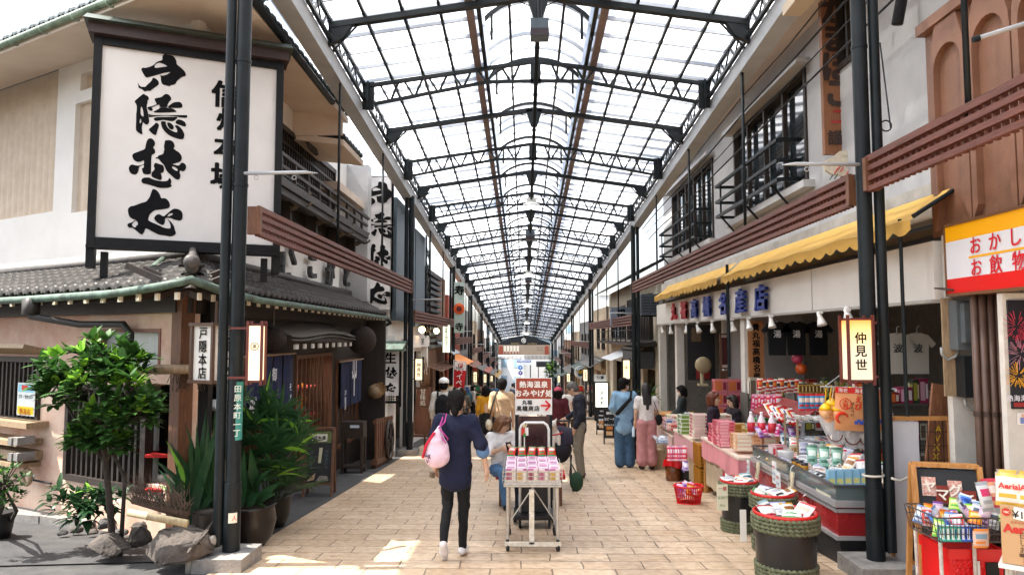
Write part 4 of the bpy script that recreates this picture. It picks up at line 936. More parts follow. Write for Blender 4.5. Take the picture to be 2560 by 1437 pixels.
p,q=atY(322,1280,6.35),atY(468,1308,6.3);d=(q-p)
mb=MB();mb.tube([p,p+d*.33,p+d*.335,p+d*.345,p+d*.35,q],[.032,.032,.036,.036,.032,.033],12);tag(mb.build('bamboo_pole',wood('bamboo',(.26,.21,.12),(.42,.36,.23)),None,True,base=p),'cut bamboo pole lying on the rocks','pole')
p,q=atY(335,1235,6.9),atY(470,1275,6.7);t=thing('twig_broom','bundle of dry brush twigs lying behind the bamboo pole','broom',(p+q)/2);mb=MB()
for i in range(150):
 o=p+(q-p)*rnd.random()+Vector((0,rnd.uniform(-.08,.08),rnd.uniform(-.05,.04)));d=Vector((rnd.uniform(-.16,.16),rnd.uniform(-.12,.02),rnd.uniform(.08,.25)));mb.tube([o,o+d*.5+Vector((0,0,.02)),o+d],[.004,.003,.001],3,False)
mb.build('twigs',P('5a4a40',.9),t);mb=MB();mb.tube([p-Z_*.05,q-Z_*.05],.04,8);mb.build('binding',P('453529',.9),t,True)
# old kerb stones, apron
mb=MB();
for(pa,pb)in(((0,1290),(130,1302)),((135,1302),(260,1318))):a,c=onG(*pa),onG(*pb);mb.bar(a+Z_*.05,c+Z_*.05,.35,.10)
tag(mb.build('kerb',concrete),kind='structure')
mb=MB();mb.quad((-8,6.2,S(6.2)+.003),(-2.77,6.9,S(6.9)+.003),(-2.77,16.2,S(16.2)+.003),(-8,16.2,S(16.2)+.003));tag(mb.build('dark_pavement',mat('dark_slab',(.03,.03,.032),.7,scale=5,col2=(.06,.058,.058),bump=.3,bscale=60)),kind='structure')
# shelf boards with tap on the left lattice
t=thing('timber_ledge','weathered stacked timber ledge below the left lattice window','ledge',LCo+DL*4+Z_*0)
mb=MB();an=math.atan2(DL.y,DL.x)
for px,py,w,out,th in((60,1052,2.6,.26,.07),(55,1095,2.4,.3,.06),(70,1130,2.1,.22,.11),(55,1150,2.3,.25,.05)):
 tt,z=onL(px,py);mb.box(LCo+DL*(tt+.7)+NL*out*.5+Z_*z,(w,out,th),an)
mb.build('boards',palewood,t)
mb=MB()
for px in(110,95):
 for py in(1095,1133):tt,z=onL(px,py);mb.box(LCo+DL*tt+NL*.22+Z_*z,(.09,.2,.09),an)
mb.build('beam_ends',concrete,t)
t=thing('water_tap','small metal tap on a dark pipe below the timber ledge','tap',onG(120,1300));tt,z=onL(110,1195);o=LCo+DL*tt+NL*.12+Z_*z;mb=MB();mb.tube([o-DL*.4,o],.014,6);mb.build('pipe',iron,t)
mb=MB();mb.tube([o,o+DL*.05,o+DL*.09-Z_*.05],.018,8);mb.tube([o+Z_*.02,o+Z_*.06],.012);mb.bar(o+Z_*.06-DL*.03,o+Z_*.06+DL*.03,.012);mb.build('spout',chrome,t,True)
mb=MB();mb.tube([o+DL*.12+Z_*.03+Vector((0,-.03,0))+(DL*math.cos(a)+Z_*math.sin(a))*.09 for a in[i*.4 for i in range(16)]],.026,8);mb.build('hose',palewood,t,True)
def poster_on(name,lab,fn,px0,py0,px1,py1,off,base_m,cat='poster',draw=None,n=None):
 a,b=fn(px0,py0),fn(px1,py1);return a,b
a,b=onL(57,955),onL(97,1040);t=thing('wall_poster','small pale blue and yellow leaflet on the left lattice window','poster',LCo+DL*a[0]+Z_*b[1]);mb=MB();o=NL*.06
def qL(t0,t1,z0,z1,oo):return[LCo+DL*t0+NL*oo+Z_*z0,LCo+DL*t1+NL*oo+Z_*z0,LCo+DL*t1+NL*oo+Z_*z1,LCo+DL*t0+NL*oo+Z_*z1]
mb.prism(qL(b[0],a[0],b[1],a[1],.05),NL*.006);mb.build('paper',P('dfe6e4',.7),t)
mb=MB();h=a[1]-b[1];W_=a[0]-b[0];mb.quad(*qL(b[0]+.02,a[0]-.02,b[1]+.02,b[1]+h*.28,.059),m=0);mb.quad(*qL(b[0]+.02,a[0]-.02,b[1]+h*.72,a[1]-.02,.059),m=1);mb.quad(*qL(b[0]+W_*.4,b[0]+W_*.75,b[1]+h*.78,b[1]+h*.93,.061),m=2)
mb.text('ゴミ・空きカン',LCo+DL*(a[0]+b[0])/2+NL*.06+Z_*(b[1]+h*.58),-DL,Z_,W_*.12,.02,m=3);mb.text('熱海市',LCo+DL*(a[0]+b[0])/2+NL*.062+Z_*(b[1]+h*.12),-DL,Z_,W_*.22,.02,m=4);mb.build('print',[P('f0d020',.7),P('8fcbe0',.7),P('d04038',.7),ink,P('c07010',.7)],t)
# plates on the near column
t=thing('address_plate','worn teal street address plate on the near left column','plate',(LX,6.6,.6));
zt_,zb_=atY(600,955,6.6).z,atY(598,1102,6.6).z
mb=MB();mb.grid(lambda u,v:Vector((LX+.071*math.cos(-1.05+1.3*u),6.7+.071*math.sin(-1.05+1.3*u),zb_+(zt_-zb_)*v)),8,1);mb.build('plate',mat('teal_enamel',(.03,.22,.20),.4,scale=8,col2=(.06,.30,.26)),t)
mb=MB();ux=Vector((.77,.64,0));mb.text('田原本町一丁',Vector((LX,6.7,0))+Vector((.64,-.77,0))*.0745+Z_*(zb_+zt_)/2,ux,Z_,.07,.02,True,1.15);mb.build('lettering',P('d5e4df',.6),t)
t=thing('column_sticker','small square sticker low on the near left column','sticker',(LX,6.62,.0));z0=atY(590,1295,6.62).z;mb=MB();mb.grid(lambda u,v:Vector((LX+.079*math.cos(-1.6+1.0*u),6.7+.079*math.sin(-1.6+1.0*u),z0-.045+.09*v)),5,1);mb.build('paper',P('ddd6c6',.6),t)
mb=MB();mb.text('人',Vector((LX+.05,6.632,z0)),Vector((.85,.5,0)),Z_,.05,.01);mb.build('print',P('c03030',.6),t)
t=thing('drain_elbow','grey plastic drain elbow at the foot of the near left column','pipe',(LX-.25,6.6,S(6.6)));mb=MB();zz=S(6.6);mb.tube([(LX-.12,6.62,zz+.24),(LX-.2,6.55,zz+.24),(LX-.25,6.5,zz+.21),(LX-.27,6.48,zz+.15),(LX-.27,6.48,zz)],.045,12);mb.build('elbow',P('9c968e',.5),t,True)
# A board
def aboard(name,lab,base,w,h,yaw,fm,pm,cat='sign',depth=.4,grp=None):
 base=Vector(base);t=thing(name,lab,cat,base,grp);r=Matrix.Rotation(yaw,3,'Z');tilt=math.atan2(depth/2,h)
 def q(x,z,f):return base+r @ Vector((x,f*(-depth/2*(1-z/h)-.02),z))
 mb=MB()
 for f in(1,-1):
  for x in(-w/2,w/2):mb.bar(q(x,0,f),q(x,h,f),.035,.05)
  for z in(h*.2,h):mb.bar(q(-w/2,z,f),q(w/2,z,f),.04,.03)
 mb.build('frame',fm,t)
 for f in(1,-1):
  mb=MB();mb.prism([q(-w/2+.02,h*.22,f),q(w/2-.02,h*.22,f),q(w/2-.02,h*.97,f),q(-w/2+.02,h*.97,f)],r @ Vector((0,.012,0)));mb.build('board',pm,t)
 n=(r @ Vector((0,-1,depth/2/h))).normalized();return t,(lambda x,z,o=.006:q(x,z,1)+n*o),r @ X_,(n.cross(r @ X_)).normalized()
chalk=mat('chalkboard',(.02,.022,.024),.75,var=.25,scale=4)
b0,b1=onG(748,1240),onG(830,1243);c0=(b0+b1)/2
hh=(1243-1078)/1800*c0.y
t,q,ux,uy=aboard('chalkboard_stand','wooden A frame chalkboard with noodle drawing beside the palm',(c0.x,c0.y+.2,S(c0.y+.2)),.40,hh,R(8),brownwood,chalk)
mb=MB();mb.quad(q(-.17,hh*.79,.008),q(.17,hh*.79,.008),q(.17,hh*.96,.008),q(-.17,hh*.96,.008),m=0);mb.quad(q(-.11,hh*.81,.012),q(.11,hh*.81,.012),q(.11,hh*.92,.012),q(-.11,hh*.92,.012),m=1)
mb.text('成木屋',q(0,hh*.865,.016),ux,uy,.062,.02,m=2);mb.text('風味豊かな',q(.11,hh*.55,.012),ux,uy,.055,0,True,1.0,m=3);mb.text('戸隠そば',q(-.11,hh*.55,.012),ux,uy,.055,0,True,1.1,m=3)
mb.quad(q(-.01,hh*.5,.012),q(.03,hh*.5,.012),q(.05,hh*.72,.012),q(0,hh*.72,.012),m=4);mb.quad(q(-.16,hh*.24,.012),q(-.06,hh*.26,.012),q(-.04,hh*.36,.012),q(-.14,hh*.27,.012),m=5);mb.quad(q(-.03,hh*.24,.012),q(.15,hh*.24,.012),q(.13,hh*.31,.012),q(.02,hh*.32,.012),m=6)
mb.build('artwork',[mat('bamboo_print',(.12,.15,.05),.8,var=.5,scale=30),P('cfcabb',.7),ink,P('4d5a60',.8),P('b9b697',.8),P('b89a78',.8,var=.3),P('7d776f',.8,var=.3)],t)
# wooden fence with water wheel
t=thing('wheel_fence','low dark wooden fence with a small wheel at the end of the noodle house','fence',(-2.92,15.3,S(15.3)))
mb=MB()
for i in range(9):y=14.3+i*.2;mb.box((-2.92,y,S(y)+.48),(.04,.1,.95))
mb.bar((-2.94,14.2,S(14.2)+.9),(-2.94,16.1,S(16.1)+.9),.06);mb.bar((-2.94,14.2,S(14.2)+.12),(-2.94,16.1,S(16.1)+.12),.12,.1);mb.build('pickets',brownwood,t)
mb=MB();wc=Vector((-2.85,15.35,S(15.35)+.48))
mb.tube([wc+Vector((0,.38*math.cos(a),.38*math.sin(a)))for a in[i*math.pi/12 for i in range(25)]],.035,6)
for i in range(8):a=i*math.pi/4;mb.bar(wc,wc+Vector((0,.36*math.cos(a),.36*math.sin(a))),.03)
mb.tube([wc-X_*.06,wc+X_*.06],.06);mb.build('wheel',darkwood,t)
t=thing('menu_stand','dark wooden menu stand with a white card before the noodle house','stand',(-3.15,13.6,S(13.6)));g=S(13.6);mb=MB();mb.box((-3.2,13.6,g+.8),(.42,.3,.3))
for i in(-1,1):
 for j in(-1,1):mb.box((-3.2+i*.18,13.6+j*.12,g+.33),(.05,.05,.65))
mb.box((-3.2,13.6,g+.12),(.4,.28,.04));mb.build('frame',darkwood,t);mb=MB();mb.box((-3.15,13.447,g+.87),(.17,.004,.05));mb.build('card',P('b9c8d8',.6),t)
t=thing('straw_ornament','round woven straw ornament hung beside the small white noodle sign','ornament',atY(938,978,15.6));o=atY(938,978,15.7);mb=MB();mb.lathe(o,[(.02,-.22),(.12,-.12),(.17,0),(.14,.1),(.05,.14)],18,axis=(.5,-.6,.5));mb.build('basket',wood('straw',(.16,.10,.05),(.28,.19,.10)),t,True)
mb=MB()
for i in range(80):a=rnd.uniform(0,6.28);mb.tube([o+Vector((.1,-.05,.08)),o+Vector((.12+.14*math.cos(a),-.06,.06+.14*math.sin(a)))],.006,3,False)
mb.build('straw_fringe',P('9a7a50',.9),t)
# small roofed noodle sign
Yn=16.35;a,b=atY(953,872,Yn),atY(999,1006,Yn);t=thing('roofed_sign','white upright sign with three brush characters under a little green roof','sign',(a.x,Yn,b.z))
mb=MB();mb.box2((a.x+.03,Yn,b.z+.16),(b.x-.03,Yn+.1,a.z-.02));mb.build('panel',mat('sign_grey_white',(.6,.58,.57),.5),t)
mb=MB();mb.bar((a.x,Yn+.05,b.z-.1),(a.x,Yn+.05,a.z),.05);mb.bar((b.x,Yn+.05,b.z-.1),(b.x,Yn+.05,a.z),.05);mb.bar((a.x,Yn+.05,b.z),(b.x,Yn+.05,b.z),.04)
for i in range(8):x=a.x+(b.x-a.x)*(i+.5)/8;mb.bar((x,Yn+.03,b.z),(x,Yn+.03,b.z+.09+.02*i),.012)
for i in range(3):mb.bar((a.x,Yn+.03,b.z+.05*i+.03),(b.x,Yn+.03,b.z+.05*i+.03),.012)
mb.build('frame',black,t);mb=MB();mb.prism([(a.x-.08,Yn-.16,a.z),(a.x-.08,Yn+.26,a.z),(a.x-.02,Yn+.05,a.z+.18)],((b.x-a.x)+.16,0,0));mb.box2((a.x-.1,Yn-.17,a.z-.05),(b.x+.1,Yn+.27,a.z));mb.build('cap_roof',copper,t)
mb=MB();cx=(a.x+b.x)/2;mb.text('生',Vector((cx,Yn-.006,a.z-.2)),X_,Z_,.27,.05);brush_on(mb,3,(cx,Yn-.006,a.z-.53),X_,Z_,.27);brush_on(mb,4,(cx,Yn-.006,a.z-.86),X_,Z_,.22);mb.build('lettering',ink,t)
# ================================================================== OTHER BUILDINGS ALONG THE STREET
def block(name,lab,side,y0,y1,xf,z1,wallm,holes=(),depth=4,cat='shop building'):
 """a shop house with its street front on x = xf; holes in street coordinates (y0,y1,h0,h1) over the ground at y0"""
 g=S((y0+y1)/2);t=thing(name,lab,cat,(xf,(y0+y1)/2,g));d=(0,1);n=(-side,0)
 hs=[(a-y0,b-y0,g+c,g+e)for a,b,c,e in holes]
 mb=MB();wallgrid(mb,(xf,y0),d,n,y1-y0,g-.6,g+z1,.15,hs);mb.build('front_wall',wallm,t)
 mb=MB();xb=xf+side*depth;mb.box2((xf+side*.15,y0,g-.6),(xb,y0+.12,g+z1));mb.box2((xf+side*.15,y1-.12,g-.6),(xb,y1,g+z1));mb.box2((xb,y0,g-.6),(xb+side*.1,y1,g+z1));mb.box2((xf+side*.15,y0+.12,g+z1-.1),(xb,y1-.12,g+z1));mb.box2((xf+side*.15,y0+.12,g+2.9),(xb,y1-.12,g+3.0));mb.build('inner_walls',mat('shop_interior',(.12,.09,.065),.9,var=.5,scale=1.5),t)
 for(a,b,c,e),hole in zip(holes,hs):
  if c>2.4:
   mb=MB();frame(mb,(xf,y0),d,n,hole[0],hole[1],hole[2],hole[3],.06,.1,.02);k=max(1,round((b-a)/.9))
   for i in range(1,k):mb.box(Vector((xf,y0+hole[0]+(b-a)*i/k,(hole[2]+hole[3])/2)),(.06,.05,hole[3]-hole[2]))
   o=mb.build('window',darkwood,t);gq=MB();x=xf+side*.06;gq.quad((x,a,hole[2]),(x,b,hole[2]),(x,b,hole[3]),(x,a,hole[3]));gq.build('pane',glass_dark,o)
 return t,g
tan=mat('tan_render',(.42,.33,.22),.85,scale=1.5,col2=(.52,.43,.31),bump=.1);greyw=mat('grey_cladding',(.20,.20,.20),.7,var=.2,scale=2);brownw=mat('brown_render',(.20,.10,.055),.7,var=.25,scale=3)
def awning(mb,side,xf,y0,y1,z,out,drop,scal=False):mb.prism([(xf,y0,z),(xf-side*out,y0,z-drop),(xf-side*out,y0,z-drop-.02),(xf,y0,z-.02)],(0,y1-y0,0))
# ---- left: cafe with white pilasters below a big blue grey panel
t,g=block('cafe_building','white fronted cafe with a tall blue grey panel above, next to the noodle house',-1,16.6,22.6,-3.15,5.9,whitewall,[(17.6,19.2,0,2.5),(19.8,22.0,.1,2.5)])
mb=MB();mb.box2((-3.1,16.75,g+3.3),(-3.0,19.6,g+6.2));mb.build('blue_panel',steelblue,t);mb=MB();mb.box2((-3.1,19.75,g+3.2),(-3.0,21.6,g+5.9));mb.build('blue_panel',steelblue,t)
mb=MB();
for i in range(6):mb.bar((-2.98,21.7,g+3+i*.45),(-2.98,22.5,g+3.45+i*.45),.03);mb.bar((-2.98,22.5,g+3+i*.45),(-2.98,21.7,g+3.45+i*.45),.03)
for y in(21.7,22.5):mb.bar((-2.98,y,g+2.9),(-2.98,y,g+6),.05)
mb.build('lattice_mast',iron,t)
mb=MB()
for y in(16.75,19.45,22.3):mb.box2((-3.15,y-.13,g-.3),(-3.0,y+.13,g+2.9))
mb.box2((-3.15,16.6,g+2.62),(-2.98,22.6,g+2.95));mb.build('pilaster',whitewall,t)
mb=MB();mb.text('RESTAURANT',(-2.97,18.1,g+2.78),Y_,Z_,.22,.02);mb.text('CAFE',(-2.97,21,g+2.78),Y_,Z_,.24,.02);mb.build('lettering',ink,t)
def wall_lamp(p,lab):
 p=Vector(p);t=thing('wall_lamp',lab,'lamp',p,'bare bulbs on the cafe front');mb=MB();mb.ball(p,.09,12);mb.build('bulb',glow('bulb_glow',(1,.62,.28),7),t,True);mb=MB();mb.tube([p+Z_*.06,p+Z_*.16,p+Vector((-.12,0,.2))],.02);mb.build('lamp_arm',iron,t)
wall_lamp(atX(1055,824,-2.85),'glowing bulb lamp on the cafe front nearest the viewer');wall_lamp(atX(1091,827,-2.85),'smaller glowing bulb lamp farther along the cafe front')
# ---- left: louvred house
t,g=block('louvred_house','dark house with horizontal louvres and a brown plank front',-1,22.7,29,-3.2,5.6,brownw,[(23.4,25.2,0,2.3),(26,28.4,0,2.3)])
mb=MB();bars(mb,(-3.2,22.9),(0,1),(1,0),0,3.4,g+2.9,g+5.5,.2,.1,.14,.16,horiz=True);mb.build('louvre',mat('dark_blue_slat',(.03,.04,.05),.5,var=.2),t)
mb=MB()
for i in range(5):mb.bar((-2.75+.1*i-.3,22.9,g+2.35-.03*i),(-2.75+.1*i-.3,28.6,g+2.35-.03*i),.1,.02)
mb.build('plank_hood',brownwood,t)
mb=MB();tile_roof(mb,(-2.6,26.2,g+2.65),Y_,-X_,2.8,.7,.5,cw=.3,rl=.3,caps=False);mb.build('hood_roof',mat('pale_sheet_roof',(.35,.37,.38),.5,var=.2),t,'auto')
t,g=block('red_shop','narrow shop with a reddish upper wall on the left side',-1,29.1,34.5,-3.1,5.4,mat('rust_red_wall',(.25,.05,.03),.7,var=.3,scale=2),[(29.6,31.6,0,2.4),(32.2,34,0,2.4)])
mb=MB();awning(mb,-1,-3.1,29.3,34.2,g+2.9,.7,.35);mb.build('awning',P('d8802a',.7),t)
gen=[(34.6,41,'grey_shop','grey shop house beyond the reddish one on the left',greyw),(41.1,48,'tan_shop','tan shop house halfway down the left side',tan),(48.1,56,'dark_shop','dark brown shop house far down the left side',brownw),(56.1,66,'white_shop','white shop house near the far left end',coldwall),(66.1,79.5,'end_shop','last grey shop house at the far left end',greyw)]
for y0,y1,nm,lab,m in gen:
 h=[];y=y0+.5
 while y+2<y1:h+=[(y,y+1.7,.1,2.3),(y+.1,y+1.6,3.4,4.7)];y+=2.3
 t,g=block(nm,lab,-1,y0,y1,-3.15,5.5,m,h)
 mb=MB();awning(mb,-1,-3.15,y0+.3,y1-.3,g+3.0,.75,.4);mb.build('awning',P(rnd.choice(('6a3a20','8d3b24','4d4a44','9a7a40')),.7),t)
 mb=MB();mb.box2((-3.0,y0+1,g+2.4),(-2.94,y0+4,g+2.9));mb.build('sign_panel',P(rnd.choice(('d8d0c0','2b6ea0','c83a2c')),.6),t)
gen=[(33.0,40,'wooden_shop','wood and plaster shop house behind the small third right column',tan,3.75),(40.1,48,'slate_shop','slate grey shop house halfway down the right side',greyw,3.7),(48.1,57,'cream_shop','cream shop house far down the right side',tan,3.7),(57.1,68,'umber_shop','umber brown shop house near the far right end',brownw,3.7),(68.1,79.5,'last_shop','last pale shop house at the far right end',coldwall,3.7)]
for y0,y1,nm,lab,m,xf in gen:
 h=[];y=y0+.5
 while y+2<y1:h+=[(y,y+1.7,.1,2.3),(y+.1,y+1.6,3.4,4.7)];y+=2.3
 t,g=block(nm,lab,1,y0,y1,xf,5.4,m,h)
 mb=MB();awning(mb,1,xf,y0+.3,y1-.3,g+3.0,.75,.4);mb.build('awning',P(rnd.choice(('6a3a20','3d4a44','4d4a44','b09060')),.7),t)
 mb=MB();mb.box2((xf-.15,y0+1,g+2.4),(xf-.21,y0+4,g+2.9));mb.build('sign_panel',P(rnd.choice(('d8d0c0','2b6ea0','e8e0d0')),.6),t)
# goods glimpsed in the far shop fronts
def far_goods(x,y,lab,cols,seed,grp):
 r=random.Random(seed);g=S(y);t=thing('goods_rack',lab,'rack',(x,y,g),grp);mb=MB()
 for z in(.35,.8,1.25):mb.box((x,y,g+z),(.5,1.3,.03))
 for i in(-1,1):
  for j in(-1,1):mb.box((x+i*.23,y+j*.62,g+.7),(.03,.03,1.4))
 mb.build('rack_frame',P('5b4a3a',.6),t);mb=MB()
 for z in(.37,.82,1.27):
  yy=y-.6
  while yy<y+.55:w_=r.uniform(.08,.2);hh=r.uniform(.1,.3);mb.box((x+r.uniform(-.08,.08),yy+w_/2,g+z+hh/2),(.3,w_*.9,hh),None,r.randrange(len(cols)));yy+=w_
 mb.build('packets',[P(c,.5)for c in cols],t)
for i,(x,y,c)in enumerate(((-2.75,26.5,('c8382c','e8e0d0','d8a030')),(-2.75,35,('d05028','e0d8c8','3060a0')),(-2.8,43,('e8e0d0','c83a2c','307050')),(3.3,35.6,('d8c8b0','c03060','e8e8e8')),(3.3,43,('c83a2c','e0c060','f0f0f0')),(3.3,51,('e8e0d0','3a60a0','c83a2c')))):
 far_goods(x,y,'open rack of coloured goods by the %s column on the %s side' %(('third','fourth','fifth')[i % 3],'left' if x<0 else 'right'),c,i,'goods racks outside the shops')
# ---- far end gate and sunlit town beyond
YG=80.2;g=S(YG);a,b=atY(1243,862,YG),atY(1376,887,YG)
t=thing('end_gate','arched arcade end sign with round crest and an illustrated banner','gate',((a.x+b.x)/2,YG,g));mb=MB()
arch=[(a.x,YG,atY(0,862,YG).z)]+[(a.x+(b.x-a.x)*i/12,YG,atY(0,858,YG).z+(atY(0,840,YG).z-atY(0,858,YG).z)*math.sin(math.pi*i/12))for i in range(13)]+[(b.x,YG,atY(0,862,YG).z)]
mb.prism(arch[::-1],(0,.2,0));mb.build('arch_panel',P('151a22',.5),t)
mb=MB();mb.box2((a.x,YG-.02,b.z),(b.x,YG+.12,a.z));mb.build('banner',P('a09080',.7),t)
mb=MB();cx=(a.x+b.x)/2;u=YG/1800
pts=[(cx+5*u*math.cos(k*math.pi/8),YG-.03,atY(0,851,YG).z+5*u*math.sin(k*math.pi/8))for k in range(17)];mb.tube(pts,.6*u,5,m=0);mb.text('高',(cx,YG-.04,atY(0,851,YG).z),X_,Z_,5.5*u,.03,m=0);mb.text('熱海仲見世通り',(cx-21*u,YG-.03,atY(0,858,YG).z),X_,Z_,3.2*u,m=1);mb.text('Atami Nakamise',(cx+21*u,YG-.03,atY(0,858,YG).z),X_,Z_,3.6*u,m=1)
for k in range(5):mb.quad(*[(cx+(x-55+k*8)*u+7*u,YG-.03,atY(0,z,YG).z)for x,z in((-2,883),(4,883),(4,864),(-2,864))],m=2);mb.quad(*[(cx+(x-55+k*8)*u+7*u,YG-.035,atY(0,z,YG).z)for x,z in((-1,883),(3,883),(3,878),(-1,878))],m=3)
mb.text('熱海の美味しい',(cx+42*u,YG-.03,atY(0,868,YG).z),X_,Z_,3*u,m=4);mb.text('仲見世通り',(cx+40*u,YG-.03,atY(0,874,YG).z),X_,Z_,3*u,m=4)
for x in(-62,52):mb.quad(*[(cx+(x+q)*u,YG-.03,atY(0,z,YG).z)for q,z in((0,885),(10,885),(10,864),(0,864))],m=3)
mb.build('print',[P('e0e0e0',.6),P('c8b070',.6),P('e8e2d6',.7),P('9a4a38',.7),ink],t)
mb=MB();zt,zb=atY(0,888,YG).z,atY(0,897,YG).z
for i in range(40):x=a.x+(b.x-a.x)*(i+.5)/40;mb.box((x,YG+.05,(zt+zb)/2),(.05,.04,zt-zb))
for k in range(4):mb.box((cx,YG+.05,zb+(zt-zb)*k/3),(b.x-a.x,.05,.05))
mb.build('lattice_rail',darkwood,t);mb=MB();mb.box2((a.x-.35,YG,g),(a.x-.1,YG+.2,atY(0,855,YG).z));mb.build('post',iron,t);mb=MB();mb.box2((b.x+.1,YG,g),(b.x+.35,YG+.2,atY(0,855,YG).z));mb.build('post',iron,t)
mb=MB();zr=S(YG)+6.3;mb.prism([(CX-3,YG+.3,zr-.2),(CX+3,YG+.3,zr-.2),(CX+3,YG+.3,zr+.25),(CX,YG+.3,zr+.75),(CX-3,YG+.3,zr+.25)],(0,.1,0));mb.build('gable',mat('gable_glass',(.30,.38,.44),.4),t)
sunw=mat('sunlit_white_wall',(.80,.79,.77),.8,var=.04,scale=.4)
def town(name,lab,x0,x1,y0,y1,h,m,rows,cols,turn=0):
 g=S(y0);t=thing(name,lab,'building',((x0+x1)/2,y0,g));mb=MB();mb.box2((x0,y0,g-3),(x1,y1,g+h));mb.build('wall',m,t);mb=MB();mb.box2((x0-.2,y0-.2,g+h),(x1+.2,y1+.2,g+h+.3));mb.build('parapet',m,t)
 for r in range(rows):
  for c in range(cols):
   x=x0+(x1-x0)*(c+.5)/cols;z=g+2.2+r*(h-2.5)/max(1,rows);w_=(x1-x0)/cols*.5;q=MB();q.box((x,y0-.02,z),(w_+.2,.06,1.5));o=q.build('window',P('c8ccd0',.5),t);q=MB();q.box((x,y0-.06,z),(w_,.03,1.3));q.build('pane',P('8fa8b8',.1),o)
 t.rotation_euler.z=R(turn)
town('apartment_house','white sunlit block with balconies beyond the arcade end',-7,0.5,112,120,13,sunw,4,3,-30);town('station_building','bright white building with a blue sign beyond the arcade end',1.0,9,118,128,15,sunw,3,3,-34);town('side_house','pale house behind the left end of the arcade',-22,-8,104,116,5,sunw,1,4,-25);town('corner_house','pale house behind the right end of the arcade',10,24,100,118,14,sunw,3,4,-25)
t=thing('blue_signboard','blue and white signboard on the bright building beyond the arcade','sign',atY(1310,905,110));a,b=atY(1292,899,110),atY(1328,912,110);mb=MB();mb.box2((a.x,110,b.z),(b.x,110.2,a.z));mb.build('board',P('eef0f4',.6),t);mb=MB();zz=(a.z+b.z)/2;mb.quad((a.x+.05,109.98,zz),(b.x-.05,109.98,zz),(b.x-.05,109.98,a.z-.03),(a.x+.05,109.98,a.z-.03),m=0);mb.text('熱海駅前案内所',((a.x+b.x)/2,109.96,(zz+a.z)/2),X_,Z_,.27,.02,m=1);mb.build('lettering',[P('2a50a0',.6),P('f4f4f8',.6)],t);mb=MB();mb.box2((b.x-.2,110.05,S(110)-1),(b.x-.05,110.2,b.z));mb.build('post',iron,t)
for py,c,lab in((919,'3a7ac0','round blue road sign beyond the arcade end'),(932,'5a4a90','round violet road sign below the blue one')):
 p=atY(1301,py,96);t=thing('road_sign',lab,'road sign',p);mb=MB();mb.lathe(p,[(.001,.03),(.32,.02),(.32,-.02),(.001,-.03)],20,axis=(0,-1,0));mb.build('disc',P(c,.4),t);mb=MB();mb.bar((p.x-.02,p.y-.05,p.z-.15),(p.x-.02,p.y-.05,p.z+.15),.07);mb.bar((p.x-.02,p.y-.05,p.z+.15),(p.x+.1,p.y-.05,p.z),.07);mb.build('symbol',P('f0f0f4',.5),t);mb=MB();mb.tube([(p.x,p.y+.05,S(96)),(p.x,p.y+.05,p.z+.3)],.04);mb.build('pole',steelgrey,t)
t=thing('bus_shelter','dark flat canopy of a shelter beyond the arcade end','shelter',atY(1360,925,88));a,b=atY(1341,904,87),atY(1379,917,87);mb=MB();mb.box2((a.x,87,b.z),(b.x,89.5,a.z));mb.build('roof',P('20242a',.5),t);mb=MB();mb.box2((a.x+.2,88,S(88)),(a.x+.3,88.1,b.z));mb.build('post',iron,t);mb=MB();mb.box2((b.x-.3,88,S(88)),(b.x-.2,88.1,b.z));mb.build('post',iron,t)
shrub('street_tree','bright green tree at the right end of the arcade',(atY(1385,985,77).x,77,S(77)),[(atY(1388,918,77),1.0),(atY(1382,935,76.5),.9),(atY(1390,950,77),.9)],110,6,.45,.2,12,[leafA,leafB],.6,True,'tree')
# ---- signs and stands on the left side
Yk=26.0;a,b=atY(1136,705,Yk),atY(1160,832,Yk);t=thing('vertical_sign','pale green vertical sign with a round orange fruit emblem','sign',(a.x,Yk,b.z));mb=MB();mb.box2((a.x,Yk,b.z),(b.x,Yk+.15,a.z));mb.build('sign_box',P('a4b4ac',.5),t);cx=(a.x+b.x)/2
mb=MB();mb.text('寿',(cx,Yk-.01,a.z-.3),X_,Z_,.36,.05,m=0);mb.text('寺',(cx,Yk-.01,b.z+.22),X_,Z_,.3,.05,m=0);c=Vector((cx,Yk-.01,(a.z+b.z)/2-.05));mb.lathe(c,[(.001,.02),(.2,.012),(.2,0)],20,m=1,axis=(0,-1,0));mb.lathe(c-Y_*.02,[(.001,.01),(.1,.005),(.1,0)],16,m=2,axis=(0,-1,0));mb.build('lettering',[ink,P('c85018',.6),P('5a1408',.6)],t)
Yk=25;a,b=atY(1107,812,Yk),atY(1125,881,Yk);t=thing('vertical_sign','backlit cream sign with one column of small black characters','sign',(a.x,Yk,b.z));mb=MB();mb.box2((a.x,Yk,b.z),(b.x,Yk+.1,a.z));mb.build('sign_box',glow('sign_cream_light',(.8,.85,.62),.55),t);mb=MB();mb.text('お座敷を御利用下さい',((a.x+b.x)/2,Yk-.01,(a.z+b.z)/2),X_,Z_,.1,.02,True,.95);mb.build('lettering',ink,t);mb=MB();frame(mb,(a.x,Yk),(1,0),(0,-1),-.02,b.x-a.x+.02,b.z-.02,a.z+.02,.025,.12,.005);mb.build('frame',black,t)
t=thing('flag_banner','red and white vertical flag banner on a thin pole','flag',atY(1135,1040,22));Yf=22;A=[atY(px,py,Yf)for px,py in((1137,903),(1167,906),(1160,970),(1133,966))]
def bil(u,v):return(A[3]*(1-u)+A[2]*u)*(1-v)+(A[0]*(1-u)+A[1]*u)*v+Y_*.03*math.sin(u*5+v*4)
